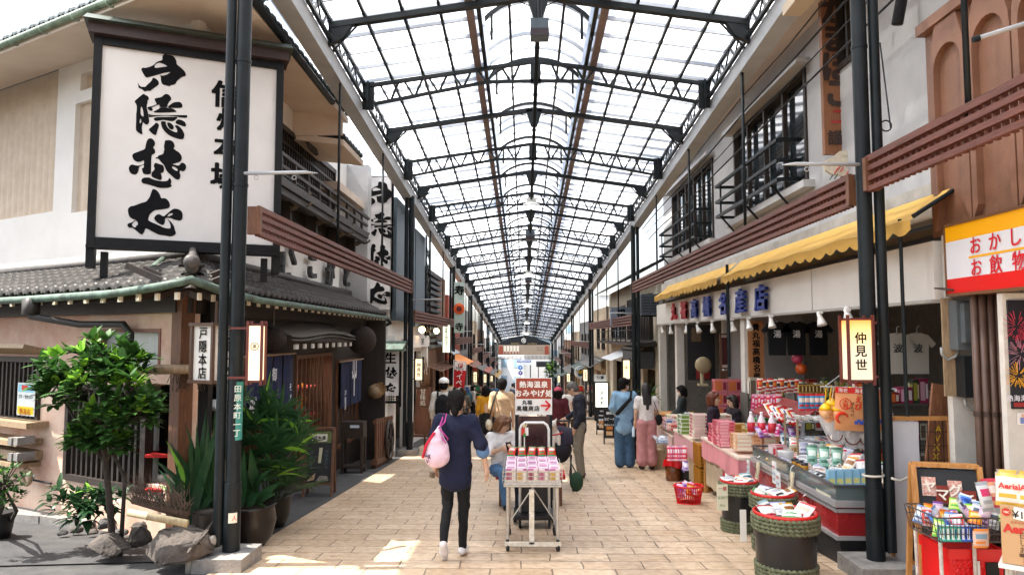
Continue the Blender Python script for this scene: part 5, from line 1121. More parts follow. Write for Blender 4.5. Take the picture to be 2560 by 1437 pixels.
mb=MB();mb.grid(lambda u,v:bil(u,v*.68),6,8,0);mb.grid(lambda u,v:bil(u,.68+.32*v),6,4,1);ux=(A[1]-A[0]).normalized();uy=(A[0]-A[3]).normalized();mb.text('ペイペイ',bil(.5,.32)-Y_*.06,ux,uy,.2,.02,True,.95,m=1);mb.text('PayPay',bil(.5,.74)-Y_*.06,ux,uy,.09,.01,m=2);o=bil(.52,.87)-Y_*.06;mb.box(o,(.13,.01,.13),None,0);mb.text('P',o-Y_*.01,ux,uy,.15,.02,m=1);mb.build('cloth',[P('c01822',.7),P('e8e6e4',.7),ink],t,True)
mb=MB();mb.tube([(A[3].x-.04,Yf,S(Yf)),(A[0].x-.03,Yf,A[0].z+.06)],.014,6);mb.tube([(A[0].x-.03,Yf,A[0].z+.03),(A[1].x,Yf,A[1].z+.03)],.01,6);mb.build('pole',P('d0d0d0',.4),t);mb=MB();mb.box((A[3].x-.04,Yf,S(Yf)+.05),(.35,.35,.1));mb.build('weight_base',P('303338',.6),t)
# easel sign of driftwood
Ye=18.2;g=S(Ye);cx=atY(1058,1000,Ye).x;t=thing('easel_sign','rustic wooden easel sign with white characters by the second left column','sign',(cx,Ye,g));mb=MB()
zt=atY(0,968,Ye).z;z2=atY(0,1013,Ye).z;z3=atY(0,1085,Ye).z
mb.bar((cx-.28,Ye-.15,g),(cx-.12,Ye,zt),.05);mb.bar((cx+.3,Ye-.15,g),(cx+.14,Ye,zt),.05);mb.bar((cx,Ye+.4,g),(cx,Ye+.02,zt),.05);mb.bar((cx-.3,Ye-.12,z3),(cx+.32,Ye-.12,z3),.06,.05);mb.bar((cx-.2,Ye-.03,z2),(cx+.25,Ye-.03,z2),.05);mb.bar((cx-.2,Ye-.03,zt),(cx+.22,Ye-.03,zt),.05);mb.build('easel_frame',brownwood,t)
mb=MB();mb.box((cx,Ye-.03,(zt+z2)/2),(.34,.03,zt-z2-.05));mb.box((cx,Ye-.03,(z2+z3)/2),(.42,.03,z2-z3-.05));mb.build('board',wood('red_wood',(.14,.05,.025),(.22,.09,.045)),t);mb=MB();mb.text('甘味処',(cx,Ye-.055,(zt+z2)/2),X_,Z_,.145,.03,True,.95);mb.build('lettering',P('d8cfc0',.7),t)
mb=MB()
for i in range(16):x=cx-.1+rnd.random()*.25;mb.tube([(x,Ye-.02,zt),(x+rnd.uniform(-.06,.06),Ye-.04,zt+.3),(x+rnd.uniform(-.15,.1),Ye,zt+.55+rnd.random()*.3)],[.02,.016,.006],5)
mb.build('driftwood',wood('driftwood',(.16,.08,.04),(.28,.15,.08)),t,True)
mb=MB();p=atY(1092,1035,17.9);mb.box(p,(.22,.02,.34),Matrix.Rotation(R(-24),3,'Y'));mb.build('menu_card',P('cfc8bc',.6,var=.2,scale=14),t)
# ---- right side beyond the souvenir shop
t,g=block('dark_balcony_house','dark timber house with an upper balcony beyond the souvenir shop',1,20.9,32.8,3.85,5.3,mat('beige_plaster',(.40,.35,.27),.85,var=.15,scale=2),[(21.4,23.6,0,2.4),(24.6,26.4,0,2.4),(27.5,31.5,0,2.4),(21.6,26.5,3.3,4.7),(27.5,32,3.3,4.6)])
mb=MB();
for z in(3.3,3.6,3.95):mb.bar((3.3,21.2,g+z),(3.3,32,g+z),.035)
y=21.2
while y<32:mb.box((3.3,y,g+3.6),(.035,.035,.75));y+=1.2
mb.build('balcony_rail',iron,t);mb=MB();mb.box2((3.28,21,g+3.12),(3.85,32.3,g+3.22));mb.build('balcony_deck',darkwood,t)
mb=MB();bars(mb,(3.84,21),(0,1),(-1,0),.6,5.5,g+3.3,g+4.7,.3,.1,.08,.1);mb.build('shutter_slat',darkwood,t)
mb=MB();tile_roof(mb,(3.2,21,g+5.2),Y_,X_,11.5,1.8,.9,cw=.3,rl=.3,caps=False);mb.build('roof',tile,t,'auto')
mb=MB();awning(mb,1,3.8,24.2,27.5,g+2.95,.9,.35);mb.build('canvas_awning',mat('grey_white_canvas',(.50,.51,.52),.7,var=.1),t)
mb=MB();mb.box2((3.2,21.3,g+2.45),(3.8,23.6,g+2.95));mb.build('shutter_box',P('3a3b3d',.5),t)
mb=MB();tile_roof(mb,(3.25,21.2,g+2.98),Y_,X_,3,.6,.25,cw=.25,rl=.25);mb.build('hood_roof',tile,t,'auto')
mb=MB();mb.box2((3.8,26.4,g),(3.7,27.4,g+2.4));mb.build('stone_pier',mat('mottled_stone',(.28,.24,.18),.8,scale=25,col2=(.4,.36,.28)),t)
Yk=25.2;a,b=atY(1526,768,Yk),atY(1580,815,Yk);t=thing('hanging_sign','blue grey projecting sign box with dark characters over the canvas awning','sign',(a.x,Yk,b.z));mb=MB();mb.box2((a.x,Yk,b.z),(b.x,Yk+.15,a.z));mb.build('sign_box',mat('pale_blue_grey',(.18,.22,.28),.5,var=.15),t);mb=MB();mb.text('福',((a.x+b.x)/2,Yk-.01,a.z-.2),X_,Z_,.3,.04);mb.text('館',((a.x+b.x)/2,Yk-.01,b.z+.18),X_,Z_,.3,.04);mb.build('lettering',ink,t)
for i,(px,lab)in enumerate(((1610,'nearer grey air conditioner unit on the wall'),(1632,'second grey air conditioner unit close beside the first'))):
 p=atY(px,762,20.9);t=thing('air_conditioner',lab,'air conditioner',p);mb=MB();mb.box(p,(.24,.6,.6));mb.build('casing',P('4a5560',.5),t);mb=MB();mb.box(p-X_*.125,(.01,.5,.5));
 for k in range(7):mb.box(p-X_*.13-Z_*(.2-.065*k),(.012,.5,.015))
 for k in range(6):mb.box(p-Y_*.302-Z_*(.2-.08*k),(.2,.01,.03))
 mb.build('grille',P('20262c',.5),t);mb=MB();mb.bar(p+Vector((-.1,0,-.32)),p+Vector((.5,0,-.32)),.04);mb.build('bracket',iron,t)
Yk=32.6;a,b=atY(1488,957,Yk),atY(1520,1017,Yk);g=S(Yk);t=thing('lightbox_sign','cream lightbox sign with vertical katakana standing by the third right column','sign',(a.x,Yk,g));mb=MB();mb.box2((a.x,Yk,b.z),(b.x,Yk+.2,a.z));mb.build('light_panel',glow('sign_cream_light2',(.82,.84,.72),.7),t);mb=MB();frame(mb,(a.x,Yk),(1,0),(0,-1),-.04,b.x-a.x+.04,b.z-.05,a.z+.05,.05,.26,.02);mb.box2((a.x-.04,Yk+.02,g),(b.x+.04,Yk+.18,b.z-.05));mb.build('frame',black,t);mb=MB();cx=(a.x+b.x)/2;mb.text('アオキ',(cx,Yk-.02,b.z+.38),X_,Z_,.21,.05,True,1);mb.tube([(cx+.09*math.cos(k*.785),Yk-.02,a.z-.16+.09*math.sin(k*.785))for k in range(9)],.012,4);mb.text('回',(cx,Yk-.02,a.z-.16),X_,Z_,.1);mb.build('lettering',ink,t)
Yk=33.2;a,b=atY(1485,936,Yk),atY(1516,951,Yk);t=thing('shop_placard','small white placard with two characters above the cream lightbox','sign',(a.x,Yk,b.z));mb=MB();mb.box2((a.x,Yk,b.z-.1),(b.x,Yk+.05,a.z));mb.build('board',P('c8ccd0',.6),t);mb=MB();mb.text('り茶',((a.x+b.x)/2,Yk-.01,(a.z+b.z)/2),X_,Z_,.17,.03);mb.build('lettering',ink,t);mb=MB();mb.box2(((a.x+b.x)/2-.03,Yk,S(Yk)),((a.x+b.x)/2+.03,Yk+.04,b.z-.1));mb.build('post',iron,t)
for(px0,px1,py0,py1,Yk,lab,lines)in((1495,1520,1021,1082,24.0,'black menu board with white heading farther from the viewer',('KICHI','PERFECT','静岡麦','生ビール')),(1514,1537,1024,1106,20.2,'black menu board with food photos beside the woman in pink trousers',('静岡','生ビール','黒はんぺん'))):
 a,b=atY(px0,py0,Yk),atY(px1,py1,Yk);w_=b.x-a.x+.05;h_=a.z-S(Yk);t,q,ux,uy=aboard('menu_board',lab,((a.x+b.x)/2,Yk+.2,S(Yk+.2)),w_,h_,R(-6),black,black,'menu board',.4,None);mb=MB()
 for k,s in enumerate(lines):mb.text(s,q(0,h_*(.9-.17*k),.01),ux,uy,.085 if len(s)<5 else .06,.02,m=0)
 for k in range(2):mb.quad(q(-w_*.3,h_*(.26+.16*k),.01),q(w_*.3,h_*(.26+.16*k),.01),q(w_*.3,h_*(.38+.14*k),.01),q(-w_*.3,h_*(.38+.14*k),.01),m=1+k)
 mb.build('print',[P('e4e4e4',.7),P('c09a70',.7,var=.5,scale=30),P('b8702c',.7,var=.5,scale=30)],t)
p=atY(1451,930,42);t=thing('round_sign','round white sign with an ice cream cup on the right side','sign',p);mb=MB();mb.lathe(p,[(.001,.05),(.36,.05),(.36,-.05),(.001,-.05)],24,axis=(0,-1,0));mb.build('disc',P('e6e8ea',.5),t);mb=MB();y=p.y-.07;mb.add([(p.x-.16,y,p.z-.05),(p.x-.11,y,p.z-.22),(p.x+.11,y,p.z-.22),(p.x+.16,y,p.z-.05)],[(0,1,2,3)],0);mb.lathe((p.x,y,p.z+.02),[(.001,.01),(.12,.005),(.12,0)],14,m=1,axis=(0,-1,0));mb.lathe((p.x,y,p.z+.14),[(.001,.012),(.08,.006),(.08,0)],14,m=2,axis=(0,-1,0));mb.build('emblem',[P('2a6a80',.6),P('e0c040',.6),P('70303a',.6)],t);mb=MB();mb.bar(p,p+X_*.7,.03);mb.build('arm',iron,t)
t=thing('planter','green potted foliage plant behind the couple by the second right column','plant',(3.3,19.2,S(19.2)));mb=MB();r=random.Random(31);o=Vector((3.3,19.2,S(19.2)+.3))
for i in range(90):d=rand_dir(r,-.1,1);leaf(mb,o+Vector((0,0,r.random()*1.2))+d*.2*r.random(),d,Z_,.32,.06,.8,4,False,1 if r.random()<.2 else 0)
mb.build('leaves',[leafA,leafB],t,True);mb=MB();mb.lathe((3.3,19.2,S(19.2)),[(.14,0),(.2,.3),(.21,.34),(.001,.3)],16);mb.build('pot',P('5a4030',.6),t,True)
# ================================================================== SOUVENIR SHOP (right) AND UPPER FLOOR
shop=thing('souvenir_shop','open souvenir shop with a long white name board under a white upper storey','shop building',(4,13,S(13)))
XU=4.0
def onW(px,py):p=atX(px,py,XU);return p.y,p.z
wn1=(10.05,13.55,3.82,5.45);wn2=(15.1,19.3,3.7,5.42);wn3=(8.35,9.05,5.0,6.6)
mb=MB();wallgrid(mb,(XU,5.0),(0,1),(-1,0),15.6,2.75,6.75,.15,[(a-5,b-5,c,d)for a,b,c,d in(wn1,wn2,wn3)]);mb.build('upper_wall',coldwall,shop)
for w_ in(wn1,wn2,wn3):
 mb=MB();frame(mb,(XU,0),(0,1),(-1,0),*w_,wd=.07,dp=.1,out=.03);n=max(2,round((w_[1]-w_[0])/.85))
 for i in range(1,n):mb.box((XU,w_[0]+(w_[1]-w_[0])*i/n,(w_[2]+w_[3])/2),(.07,.05,w_[3]-w_[2]-.1))
 o=mb.build('window',darkwood,shop);g=MB();g.quad((XU+.06,w_[0],w_[2]),(XU+.06,w_[1],w_[2]),(XU+.06,w_[1],w_[3]),(XU+.06,w_[0],w_[3]));g.build('pane',glass_dark,o)
for w_ in(wn1,wn2):
 mb=MB();mb.box2((XU-.16,w_[0]-.2,w_[2]-.12),(XU,w_[1]+.2,w_[2]-.02));mb.box2((XU-.2,w_[0]-.15,w_[3]+.02),(XU,w_[1]+.15,w_[3]+.09));mb.build('window_ledge',coldwall,shop)
 mb=MB();y0,y1=w_[0]+.25,w_[1]+.1
 for z in(.08,.36,.66):
  x=XU-.34;mb.bar((XU,y0,w_[2]+z),(x,y0,w_[2]+z),.05);mb.bar((x,y0,w_[2]+z),(x,y1,w_[2]+z),.05);mb.bar((XU,y1,w_[2]+z),(x,y1,w_[2]+z),.05)
 for y in(y0+.3,(y0+y1)/2,y1-.3):mb.bar((x,y,w_[2]+.02),(x,y,w_[2]+.7),.03);mb.bar((x,y,w_[2]+.05),(XU,y,w_[2]-.35),.03)
 mb.build('window_guard',iron,shop)
mb=MB();tile_roof(mb,(3.55,9.0,5.95),Y_,X_,12,2.2,1.0,cw=.3,rl=.3);mb.build('roof',tile,shop,'auto');mb=MB();slab(mb,(3.5,5,5.85),(4.1,5,6.0),(4.1,20.6,6.0),(3.5,20.6,5.85),.06);mb.build('soffit',cream,shop)
mb=MB();mb.box2((3.86,6.6,2.76),(4.0,20.3,3.1));mb.build('ledge_band',mat('stained_ledge',(.34,.31,.27),.85,scale=3,col2=(.5,.47,.42)),shop)
# fascia with raised letters
XF=3.7
mb=MB();mb.box2((XF,6.55,1.98),(XF+.08,20.2,2.51));
mb.build('fascia',mat('fascia_white',(.68,.65,.60),.6,scale=.9,col2=(.75,.72,.67)),shop)
mb=MB();mb.box2((XF-.03,6.55,1.95),(XF+.1,20.2,1.98));
for y in(9.3,12.3,15.4):mb.box2((XF-.008,y,1.98),(XF,y+.015,2.51))
mb.build('fascia_trim',P('a8a49c',.5),shop)
mb=MB()
for i,(ch,px)in enumerate(zip('丸福高橋名産店',(1692,1717,1744,1776,1818,1862,1914))):
 p=atX(px,780-.09*(px-1692),XF);
 mb.text(ch,Vector((XF-.04,p.y,2.24)),-Y_*1.35,Z_,.42,.03,m=0 if i<2 else 1,depth=.04)
mb.build('raised_lettering',[P('b02a32',.5),P('2a3f8e',.5)],shop)
for(y0,y1)in((6.35,12.5),(12.75,18.9)):
 mb=MB();n=int((y1-y0)/.06)
 mb.grid(lambda u,v:Vector((3.76-.36*v,y0+(y1-y0)*u,2.95-.28*v-.03*math.sin(math.pi*v)+.012*math.sin(u*(y1-y0)*5.2)*v)),n,6)
 mb.grid(lambda u,v:Vector((3.40-.006*math.sin(u*60),y0+(y1-y0)*u,2.67+.012*math.sin(u*(y1-y0)*5.2)-(.085+.05*abs(math.sin(u*(y1-y0)*math.pi/.3)))*v)),n*2,2)
 mb.build('awning',mat('yellow_awning',(.60,.34,.06),.75,scale=2,col2=(.68,.42,.10),bump=.1),shop,True)
mb=MB();mb.tube([(3.55,12.62,2.9),(3.55,12.62,.95)],.028,8);mb.build('awning_post',iron,shop);mb=MB();mb.tube([(3.78,6.34,2.93),(3.42,6.34,2.7)],.02);mb.tube([(3.45,6.62,2.72),(3.45,6.62,.9)],.017);mb.build('awning_bracket',iron,shop)
# interior
for y in(20.1,17.9,12.45):mb=MB();mb.box2((3.74,y-.1,S(y)-.3),(3.92,y+.12,2.0));mb.build('pillar',mat('cream_pillar',(.60,.57,.52),.7,var=.06),shop)
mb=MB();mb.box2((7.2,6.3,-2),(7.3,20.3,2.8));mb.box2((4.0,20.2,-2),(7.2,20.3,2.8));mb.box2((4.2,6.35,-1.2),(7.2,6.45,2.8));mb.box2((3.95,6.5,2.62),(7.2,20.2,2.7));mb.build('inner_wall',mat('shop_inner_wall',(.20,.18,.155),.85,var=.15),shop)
mb=MB();mb.box2((4.0,14.6,-1.5),(5.6,14.72,2.6));mb.build('inner_partition',mat('pale_partition',(.52,.50,.47),.8,var=.06),shop)
mb=MB();mb.quad((3.3,4,S(4)+.004),(9,4,S(4)+.004),(9,21,S(21)+.004),(3.3,21,S(21)+.004));tag(mb.build('shop_floor',concrete),kind='structure')
# things hung in the shop
def flat_sign(name,lab,cat,P0,P1,ux,mt,texts=(),th=.03,border=None,parent=None,group=None):
 """P0 lower-left, P1 upper-right as seen; ux reading direction; texts: (str, u, v, size, bold, vertical, material)"""
 P0,P1=Vector(P0),Vector(P1);ux=Vector(ux);uy=Z_;n=ux.cross(uy);wd=(P1-P0).dot(ux);ht=P1.z-P0.z
 t=thing(name,lab,cat,P0,group);mb=MB();mb.prism([P0,P0+ux*wd,P1,P0+uy*ht],-n*th);mb.build('board',mt,t)
 if texts:
  mb=MB();ms=[]
  for s,u,v,size,b,vert,m in texts:
   if m not in ms:ms.append(m)
   if s=='#':mb.quad(*[P0+ux*wd*q[0]+uy*ht*q[1]+n*.003 for q in((u[0],v[0]),(u[1],v[0]),(u[1],v[1]),(u[0],v[1]))],m=ms.index(m))
   else:mb.text(s,P0+ux*wd*u+uy*ht*v+n*.006,ux,uy,size,b,vert,1.05,ms.index(m))
  mb.build('lettering',ms,t)
 if border:
  mb=MB()
  for a,b in((P0,P0+ux*wd),(P0+uy*ht,P1),(P0,P0+uy*ht),(P0+ux*wd,P1)):mb.bar(a+n*.005,b+n*.005,.03,.03,up=n)
  mb.build('border',border,t)
 return t
a,b=atY(1873,976,12.2),atY(1908,802,12.2);flat_sign('shop_plank_sign','tall orange brown plank with a column of black characters on the white pillar','sign',(a.x,12.2,a.z),(b.x,12.2,b.z),X_,wood('sign_plank',(.32,.12,.04),(.42,.18,.06),stretch=(8,8,1)),[('貴丸福高橋名産店',.5,.5,.13,.04,True,ink)])
def tshirt(p,w,col,lab,ink_c,grp,ax=X_,facing=-Y_):
 p=Vector(p);t=thing('tshirt',lab,'t-shirt',p,grp);pts=[(-.30,1.0),(-.10,1.06),(0,1.02),(.10,1.06),(.30,1.0),(.5,.78),(.40,.68),(.30,.78),(.28,0),(-.28,0),(-.30,.78),(-.40,.68),(-.5,.78)]
 mb=MB();q=[p+ax*x*w+Z_*(y-1)*w*1.05+facing*.012 for x,y in pts];mb.prism(q,-facing*.05);mb.build('cloth',P(col,.9),t)
 mb=MB();c=p-Z_*w*.35+facing*.016;mb.text('湯' if ink_c=='d8d8d8' else '波',c,ax,Z_,w*.26,.02);mb.build('print',P(ink_c,.8),t);mb=MB();mb.tube([p+Z_*.05*w,p+Z_*.2*w+ax*.0,p+Z_*.26*w+ax*.03],.006,5);mb.tube([p-ax*.28*w+Z_*.0,p+Z_*.06*w,p+ax*.28*w],.008,5);mb.build('hanger',steelgrey,t)
for px,lab in((1942,'black t-shirt with a round white print, leftmost of the row of shirts in the shop'),(1990,'black t-shirt with white lettering in the middle of the shop row'),(2045,'plain dark t-shirt at the right of the black shirt row')):tshirt(atY(px,808,11.5),.48,'101013',lab,'d8d8d8','shirts hung in the shop')
for px,lab in((2242,'white t-shirt with a wave print hung right of the near column'),(2292,'second white t-shirt hung beside the wave print shirt')):tshirt(atY(px,838,8.4),.42,'b9b4a8',lab,'303038','shirts hung in the shop')
t=thing('electric_fan','beige electric fan on the wall inside the souvenir shop','fan',atY(1758,918,15.5));p=atY(1758,912,15.4);mb=MB();mb.lathe(p,[(.001,.06),(.1,.055),(.17,.02),(.175,0),(.15,-.04),(.001,-.05)],20,axis=(0,-1,.1));mb.build('guard',P('8f7f60',.5),t,True);mb=MB();mb.tube([p+Y_*.06,p+Y_*.12-Z_*.2,p+Vector((0,.1,-.4))],.04);mb.box(p+Vector((0,.06,-.42)),(.2,.16,.05));mb.build('stand',P('9a8c70',.5),t)
a,b=atY(1720,950,15.9),atY(1786,812,15.9);flat_sign('dark_poster','dark poster with red figures behind the electric fan','poster',(a.x,15.9,a.z),(b.x,15.9,b.z),X_,P('141013',.7),[('#',(.3,.8),(.02,.22),0,0,0,P('7a1a18',.7)),('#',(.15,.5),(.7,.95),0,0,0,mat('brown_print',(.1,.06,.03),.8,var=.5,scale=20))])
for px0,py0,px1,py1,lab,c in((1802,920,1822,835,'framed dark red certificate on the white shop wall','481a16'),(1802,950,1818,928,'small framed notice under the dark red certificate','5a4030')):
 a,b=atY(px0,py0,14.55),atY(px1,py1,14.55);flat_sign('framed_notice',lab,'notice',(a.x,14.55,a.z),(b.x,14.55,b.z),X_,P('c8beb0',.7),[('#',(.15,.85),(.1,.9),0,0,0,P(c,.6))],border=brownwood)
# spot lamps under the fascia
for i,(px,py)in enumerate(((1655,826),(1676,826),(1716,824),(1744,822),(1781,820),(1831,817),(1872,813),(1928,806),(2050,798),(2118,786))):
 p=atX(px,py,3.62);t=thing('spot_lamp','white spot lamp under the name board, %s from its far end' %['first','second','third','fourth','fifth','sixth','seventh','eighth','ninth','tenth'][i],'lamp',p,'spot lamps under the name board');d=Vector((rnd.uniform(-.3,.3),rnd.uniform(-.5,-.1),-1)).normalized()
 mb=MB();mb.tube([p+Z_*.09,Vector((p.x,p.y,1.955))],.014,6);mb.box((p.x,p.y,1.94),(.05,.08,.03));mb.build('stem',P('e0deda',.5),t);mb=MB();mb.lathe(p+Z_*.03,[(.025,-.06),(.03,0),(.055,.09),(.058,.11),(.05,.108),(.001,.085)],14,axis=d);mb.build('lamp_head',P('e6e4df',.4),t,True)
# cables along the upper right
def wire(pts,r,lab,grp='cables strung along the right side'):mb=MB();mb.tube(pts,r,5);tag(mb.build('cable',P('15171a',.6),None,True,base=pts[0]),lab,'cable',grp)
for i in range(5):
 x=3.28+.09*i;z=5.72-.16*i;pts=[Vector((x,5.0+k*2.0,z-SL*.55*(k*2)-.06*math.sin(math.pi*((k*2)% 7)/7)+.02*math.sin(k*2.1+i)))for k in range(9)]
 wire(pts,.009 if i % 2 else .014,'%s black cable sagging along the right gutter' %('highest','second highest','middle','second lowest','lowest')[i])
p=atY(2215,315,7.2);wire([p+Vector((.055*math.cos(a),0,.055*math.sin(a)))for a in[k*.5 for k in range(25)]]+[p+Vector((.02,.1,.9))],.008,'coiled loop of black cable beside the near right column')
# kamaboko board and fish
Yk=9.0;a,b=atY(2063,385,Yk),atY(2052,-120,Yk);t=thing('plank_sign','tall brown plank sign with big dark kana letters behind the near right column','sign',(3.73,Yk,a.z));x0,x1=a.x,a.x+.52;xt=atY(2096,160,Yk).x;mb=MB();mb.box2((x0,Yk,a.z),(x1,Yk+.08,b.z));mb.build('board',wood('kamaboko_plank',(.20,.075,.03),(.27,.115,.05),stretch=(5,5,.6)),t);mb=MB()
for ch,py in(('か',25),('ま',95),('ぼ',165),('こ',235)):mb.text(ch,Vector((xt,Yk-.01,atY(2100,py,Yk).z)),X_,Z_,.42,.06,m=0)
mb.text('ユ',Vector((xt,Yk-.01,atY(2100,292,Yk).z)),X_,Z_,.26,.04,m=1);mb.text('謹製',Vector((xt+.03,Yk-.01,atY(2100,345,Yk).z)),X_,Z_,.2,.04,m=0);mb.build('lettering',[mat('dark_red_ink',(.035,.018,.014),.6),P('a03030',.6)],t)
t=thing('fish_plaque','white carved fish plaque with red and green fins below the plank sign','plaque',atY(2110,420,8.9));Yf=8.85
fish=[(2058,405),(2070,398),(2090,392),(2120,390),(2150,394),(2175,402),(2190,415),(2175,428),(2150,436),(2110,440),(2080,436),(2064,425)]
mb=MB();mb.prism([atY(x,y,Yf)for x,y in reversed(fish)],(0,.05,0));mb.prism([atY(x,y,Yf)for x,y in reversed([(2085,392),(2100,378),(2125,376),(2140,380),(2125,392)])],(0,.04,0));mb.build('fish_body',mat('fish_white',(.62,.56,.44),.7,var=.1,scale=20),t)
mb=MB();e=atY(2071,410,Yf-.01);mb.lathe(e,[(.001,.01),(.022,.008),(.022,0)],12,m=0,axis=(0,-1,0));mb.lathe(e-Y_*.004,[(.001,.01),(.012,.008),(.012,0)],12,m=1,axis=(0,-1,0))
for x,y,m in((2090,428,2),(2105,424,2),(2120,430,2),(2098,418,2),(2135,420,3),(2150,426,3),(2090,442,3),(2078,444,3),(2100,447,1),(2125,445,3)):q=atY(x,y,Yf-.008);mb.bar(q-Z_*.03-X_*.02,q+Z_*.03+X_*.02,.02,.008,m=m)
mb.build('painting',[P('7a7468',.6),P('15120f',.6),P('c03a3a',.6),P('2a4a3a',.6)],t)
# round cylinder lamp and tube near the top right
t=thing('cylinder_lamp','small black cylinder lamp on the upper right wall','lamp',atX(2250,22,3.8));p=atX(2250,22,3.8);mb=MB();mb.lathe(p,[(.05,-.16),(.055,-.15),(.055,.12),(.02,.14)],14,axis=(.1,-.2,.9));mb.build('body',black,t,True);mb=MB();mb.tube([p+Z_*.1,(XU,p.y,p.z+.2)],.015);mb.build('arm',black,t)
p=atX(2000,4,3.15);t=thing('junction_box','beige box under the right gutter at the top of the picture','box',p);mb=MB();mb.box(p,(.22,.5,.12));mb.build('casing',P('b8a78e',.6),t);mb=MB();mb.bar(p+Z_*.06,p+Z_*.3,.05);mb.build('bracket',iron,t)
# ---- brown arched facade with yellow and red sign
arcade=thing('brown_arched_shop','brown shop front with tall arched panels above a yellow and red sign','shop building',(3.75,5.5,S(5.5)))
brown=mat('brown_painted_panel',(.17,.078,.044),.55,scale=2.5,col2=(.235,.112,.066),bump=.12)
mb=MB();mb.box2((3.78,3.0,2.55),(4.3,6.68,4.55));mb.build('upper_facade',brown,arcade)
z0,z1=2.65,4.45
for i in range(6):
 y0=6.55-.56*(i+1)+.06;y1=y0+.44;yc=(y0+y1)/2;r_=.20
 mb=MB();out=[(y0-.05,z0-.05),(y0-.05,z1),(y1+.05,z1),(y1+.05,z0-.05)];inn=[(yc-r_,z0+.08)]+[(yc-r_*math.cos(a),z1-.42+r_*math.sin(a))for a in[k*math.pi/10 for k in range(11)]]+[(yc+r_,z0+.08)]
    # raised surround as strips between outline and arch
 pts_o=[(y0-.05,z0-.05)]+[(yc-(.27)*math.cos(a),z1 if 2<k<8 else z1-.42+.42*math.sin(a))for k,a in enumerate([k*math.pi/10 for k in range(11)])]+[(y1+.05,z0-.05)]
 for q in range(len(inn)-1):
  a,b,c,d=inn[q],inn[q+1],pts_o[q+1],pts_o[q];mb.prism([(3.72,a[0],a[1]),(3.72,b[0],b[1]),(3.72,c[0],c[1]),(3.72,d[0],d[1])],(.06,0,0))
 mb.build('arch_panel',brown,arcade)
mb=MB();mb.box2((3.70,3.0,4.46),(3.80,6.70,4.56));mb.build('cornice',brown,arcade)
mb=MB();mb.box2((4.1,3,4.56),(4.3,6.0,7));mb.build('top_wall',mat('pinkish_render',(.42,.30,.26),.8,var=.1),arcade)
w_=(3.6,5.3,4.75,6.2);mb=MB();frame(mb,(4.1,0),(0,1),(-1,0),*w_,wd=.1,dp=.2,out=.06);o=mb.build('window',brownwood,arcade);mb=MB();mb.quad((4.08,w_[0],w_[2]),(4.08,w_[1],w_[2]),(4.08,w_[1],w_[3]),(4.08,w_[0],w_[3]));mb.build('pane',glass_dark,o)
mb=MB();mb.box2((4.35,3,-1),(4.45,6.4,2.55));mb.build('ground_wall',mat('off_white_wall',(.55,.52,.47),.85,var=.08),arcade)
mb=MB();mb.box2((3.75,6.42,S(6.5)),(4.4,6.50,2.55));mb.build('side_wall',mat('off_white_wall',(.5,.5,.5)),arcade)
# red and yellow sign
Xs=3.66;a=atX(2345,567,Xs);b=atX(2360,738,Xs);zt,zb=2.60,2.0;ya=6.28;ye=3.2
t=thing('snack_sign','white sign with red kana between a yellow band and a red band','sign',(Xs,ya,zb));mb=MB()
for q0,q1,m in((0,.23,0),(.23,.76,1),(.76,1,2)):mb.box2((Xs,ye,zb+(zt-zb)*q0),(Xs+.1,ya,zb+(zt-zb)*q1),m=m)
mb.build('sign_panel',[P('d5180f',.45),P('d6d6da',.45),P('f0a800',.45)],t)
mb=MB();u=-Y_
for s,y,z in(('お',5.86,.645),('か',5.62,.645),('し',5.38,.645),('お',5.86,.345),('飲',5.62,.345),('物',5.36,.345)):mb.text(s,(Xs-.006,y,zb+(zt-zb)*z),u,Z_,.155,.02,m=0)
mb.quad((Xs-.004,5.96,zb+(zt-zb)*.475),(Xs-.004,3.6,zb+(zt-zb)*.475),(Xs-.004,3.6,zb+(zt-zb)*.505),(Xs-.004,5.96,zb+(zt-zb)*.505),m=1)
mb.build('lettering',[P('d01828',.5),P('f0a800',.5)],t)
mb=MB()
for z in(zb,zt):mb.box2((Xs-.01,ye,z-.012),(Xs+.11,ya+.012,z+.012))
mb.box2((Xs-.01,ya,zb),(Xs+.11,ya+.014,zt));mb.build('sign_frame',P('6a4a30',.5),t)
t=thing('banner_rod','grey metal rod reaching out at the upper right corner','rod',atX(2500,80,3.1));mb=MB();p,q=atX(2440,98,3.0),atX(2600,48,3.4);mb.tube([p,q,(3.75,q.y,q.z)],.016,8);mb.build('rod',steelgrey,t,True);mb=MB();mb.lathe(p,[(.02,-.02),(.022,.02)],8,axis=(q-p));mb.build('end_cap',iron,t)
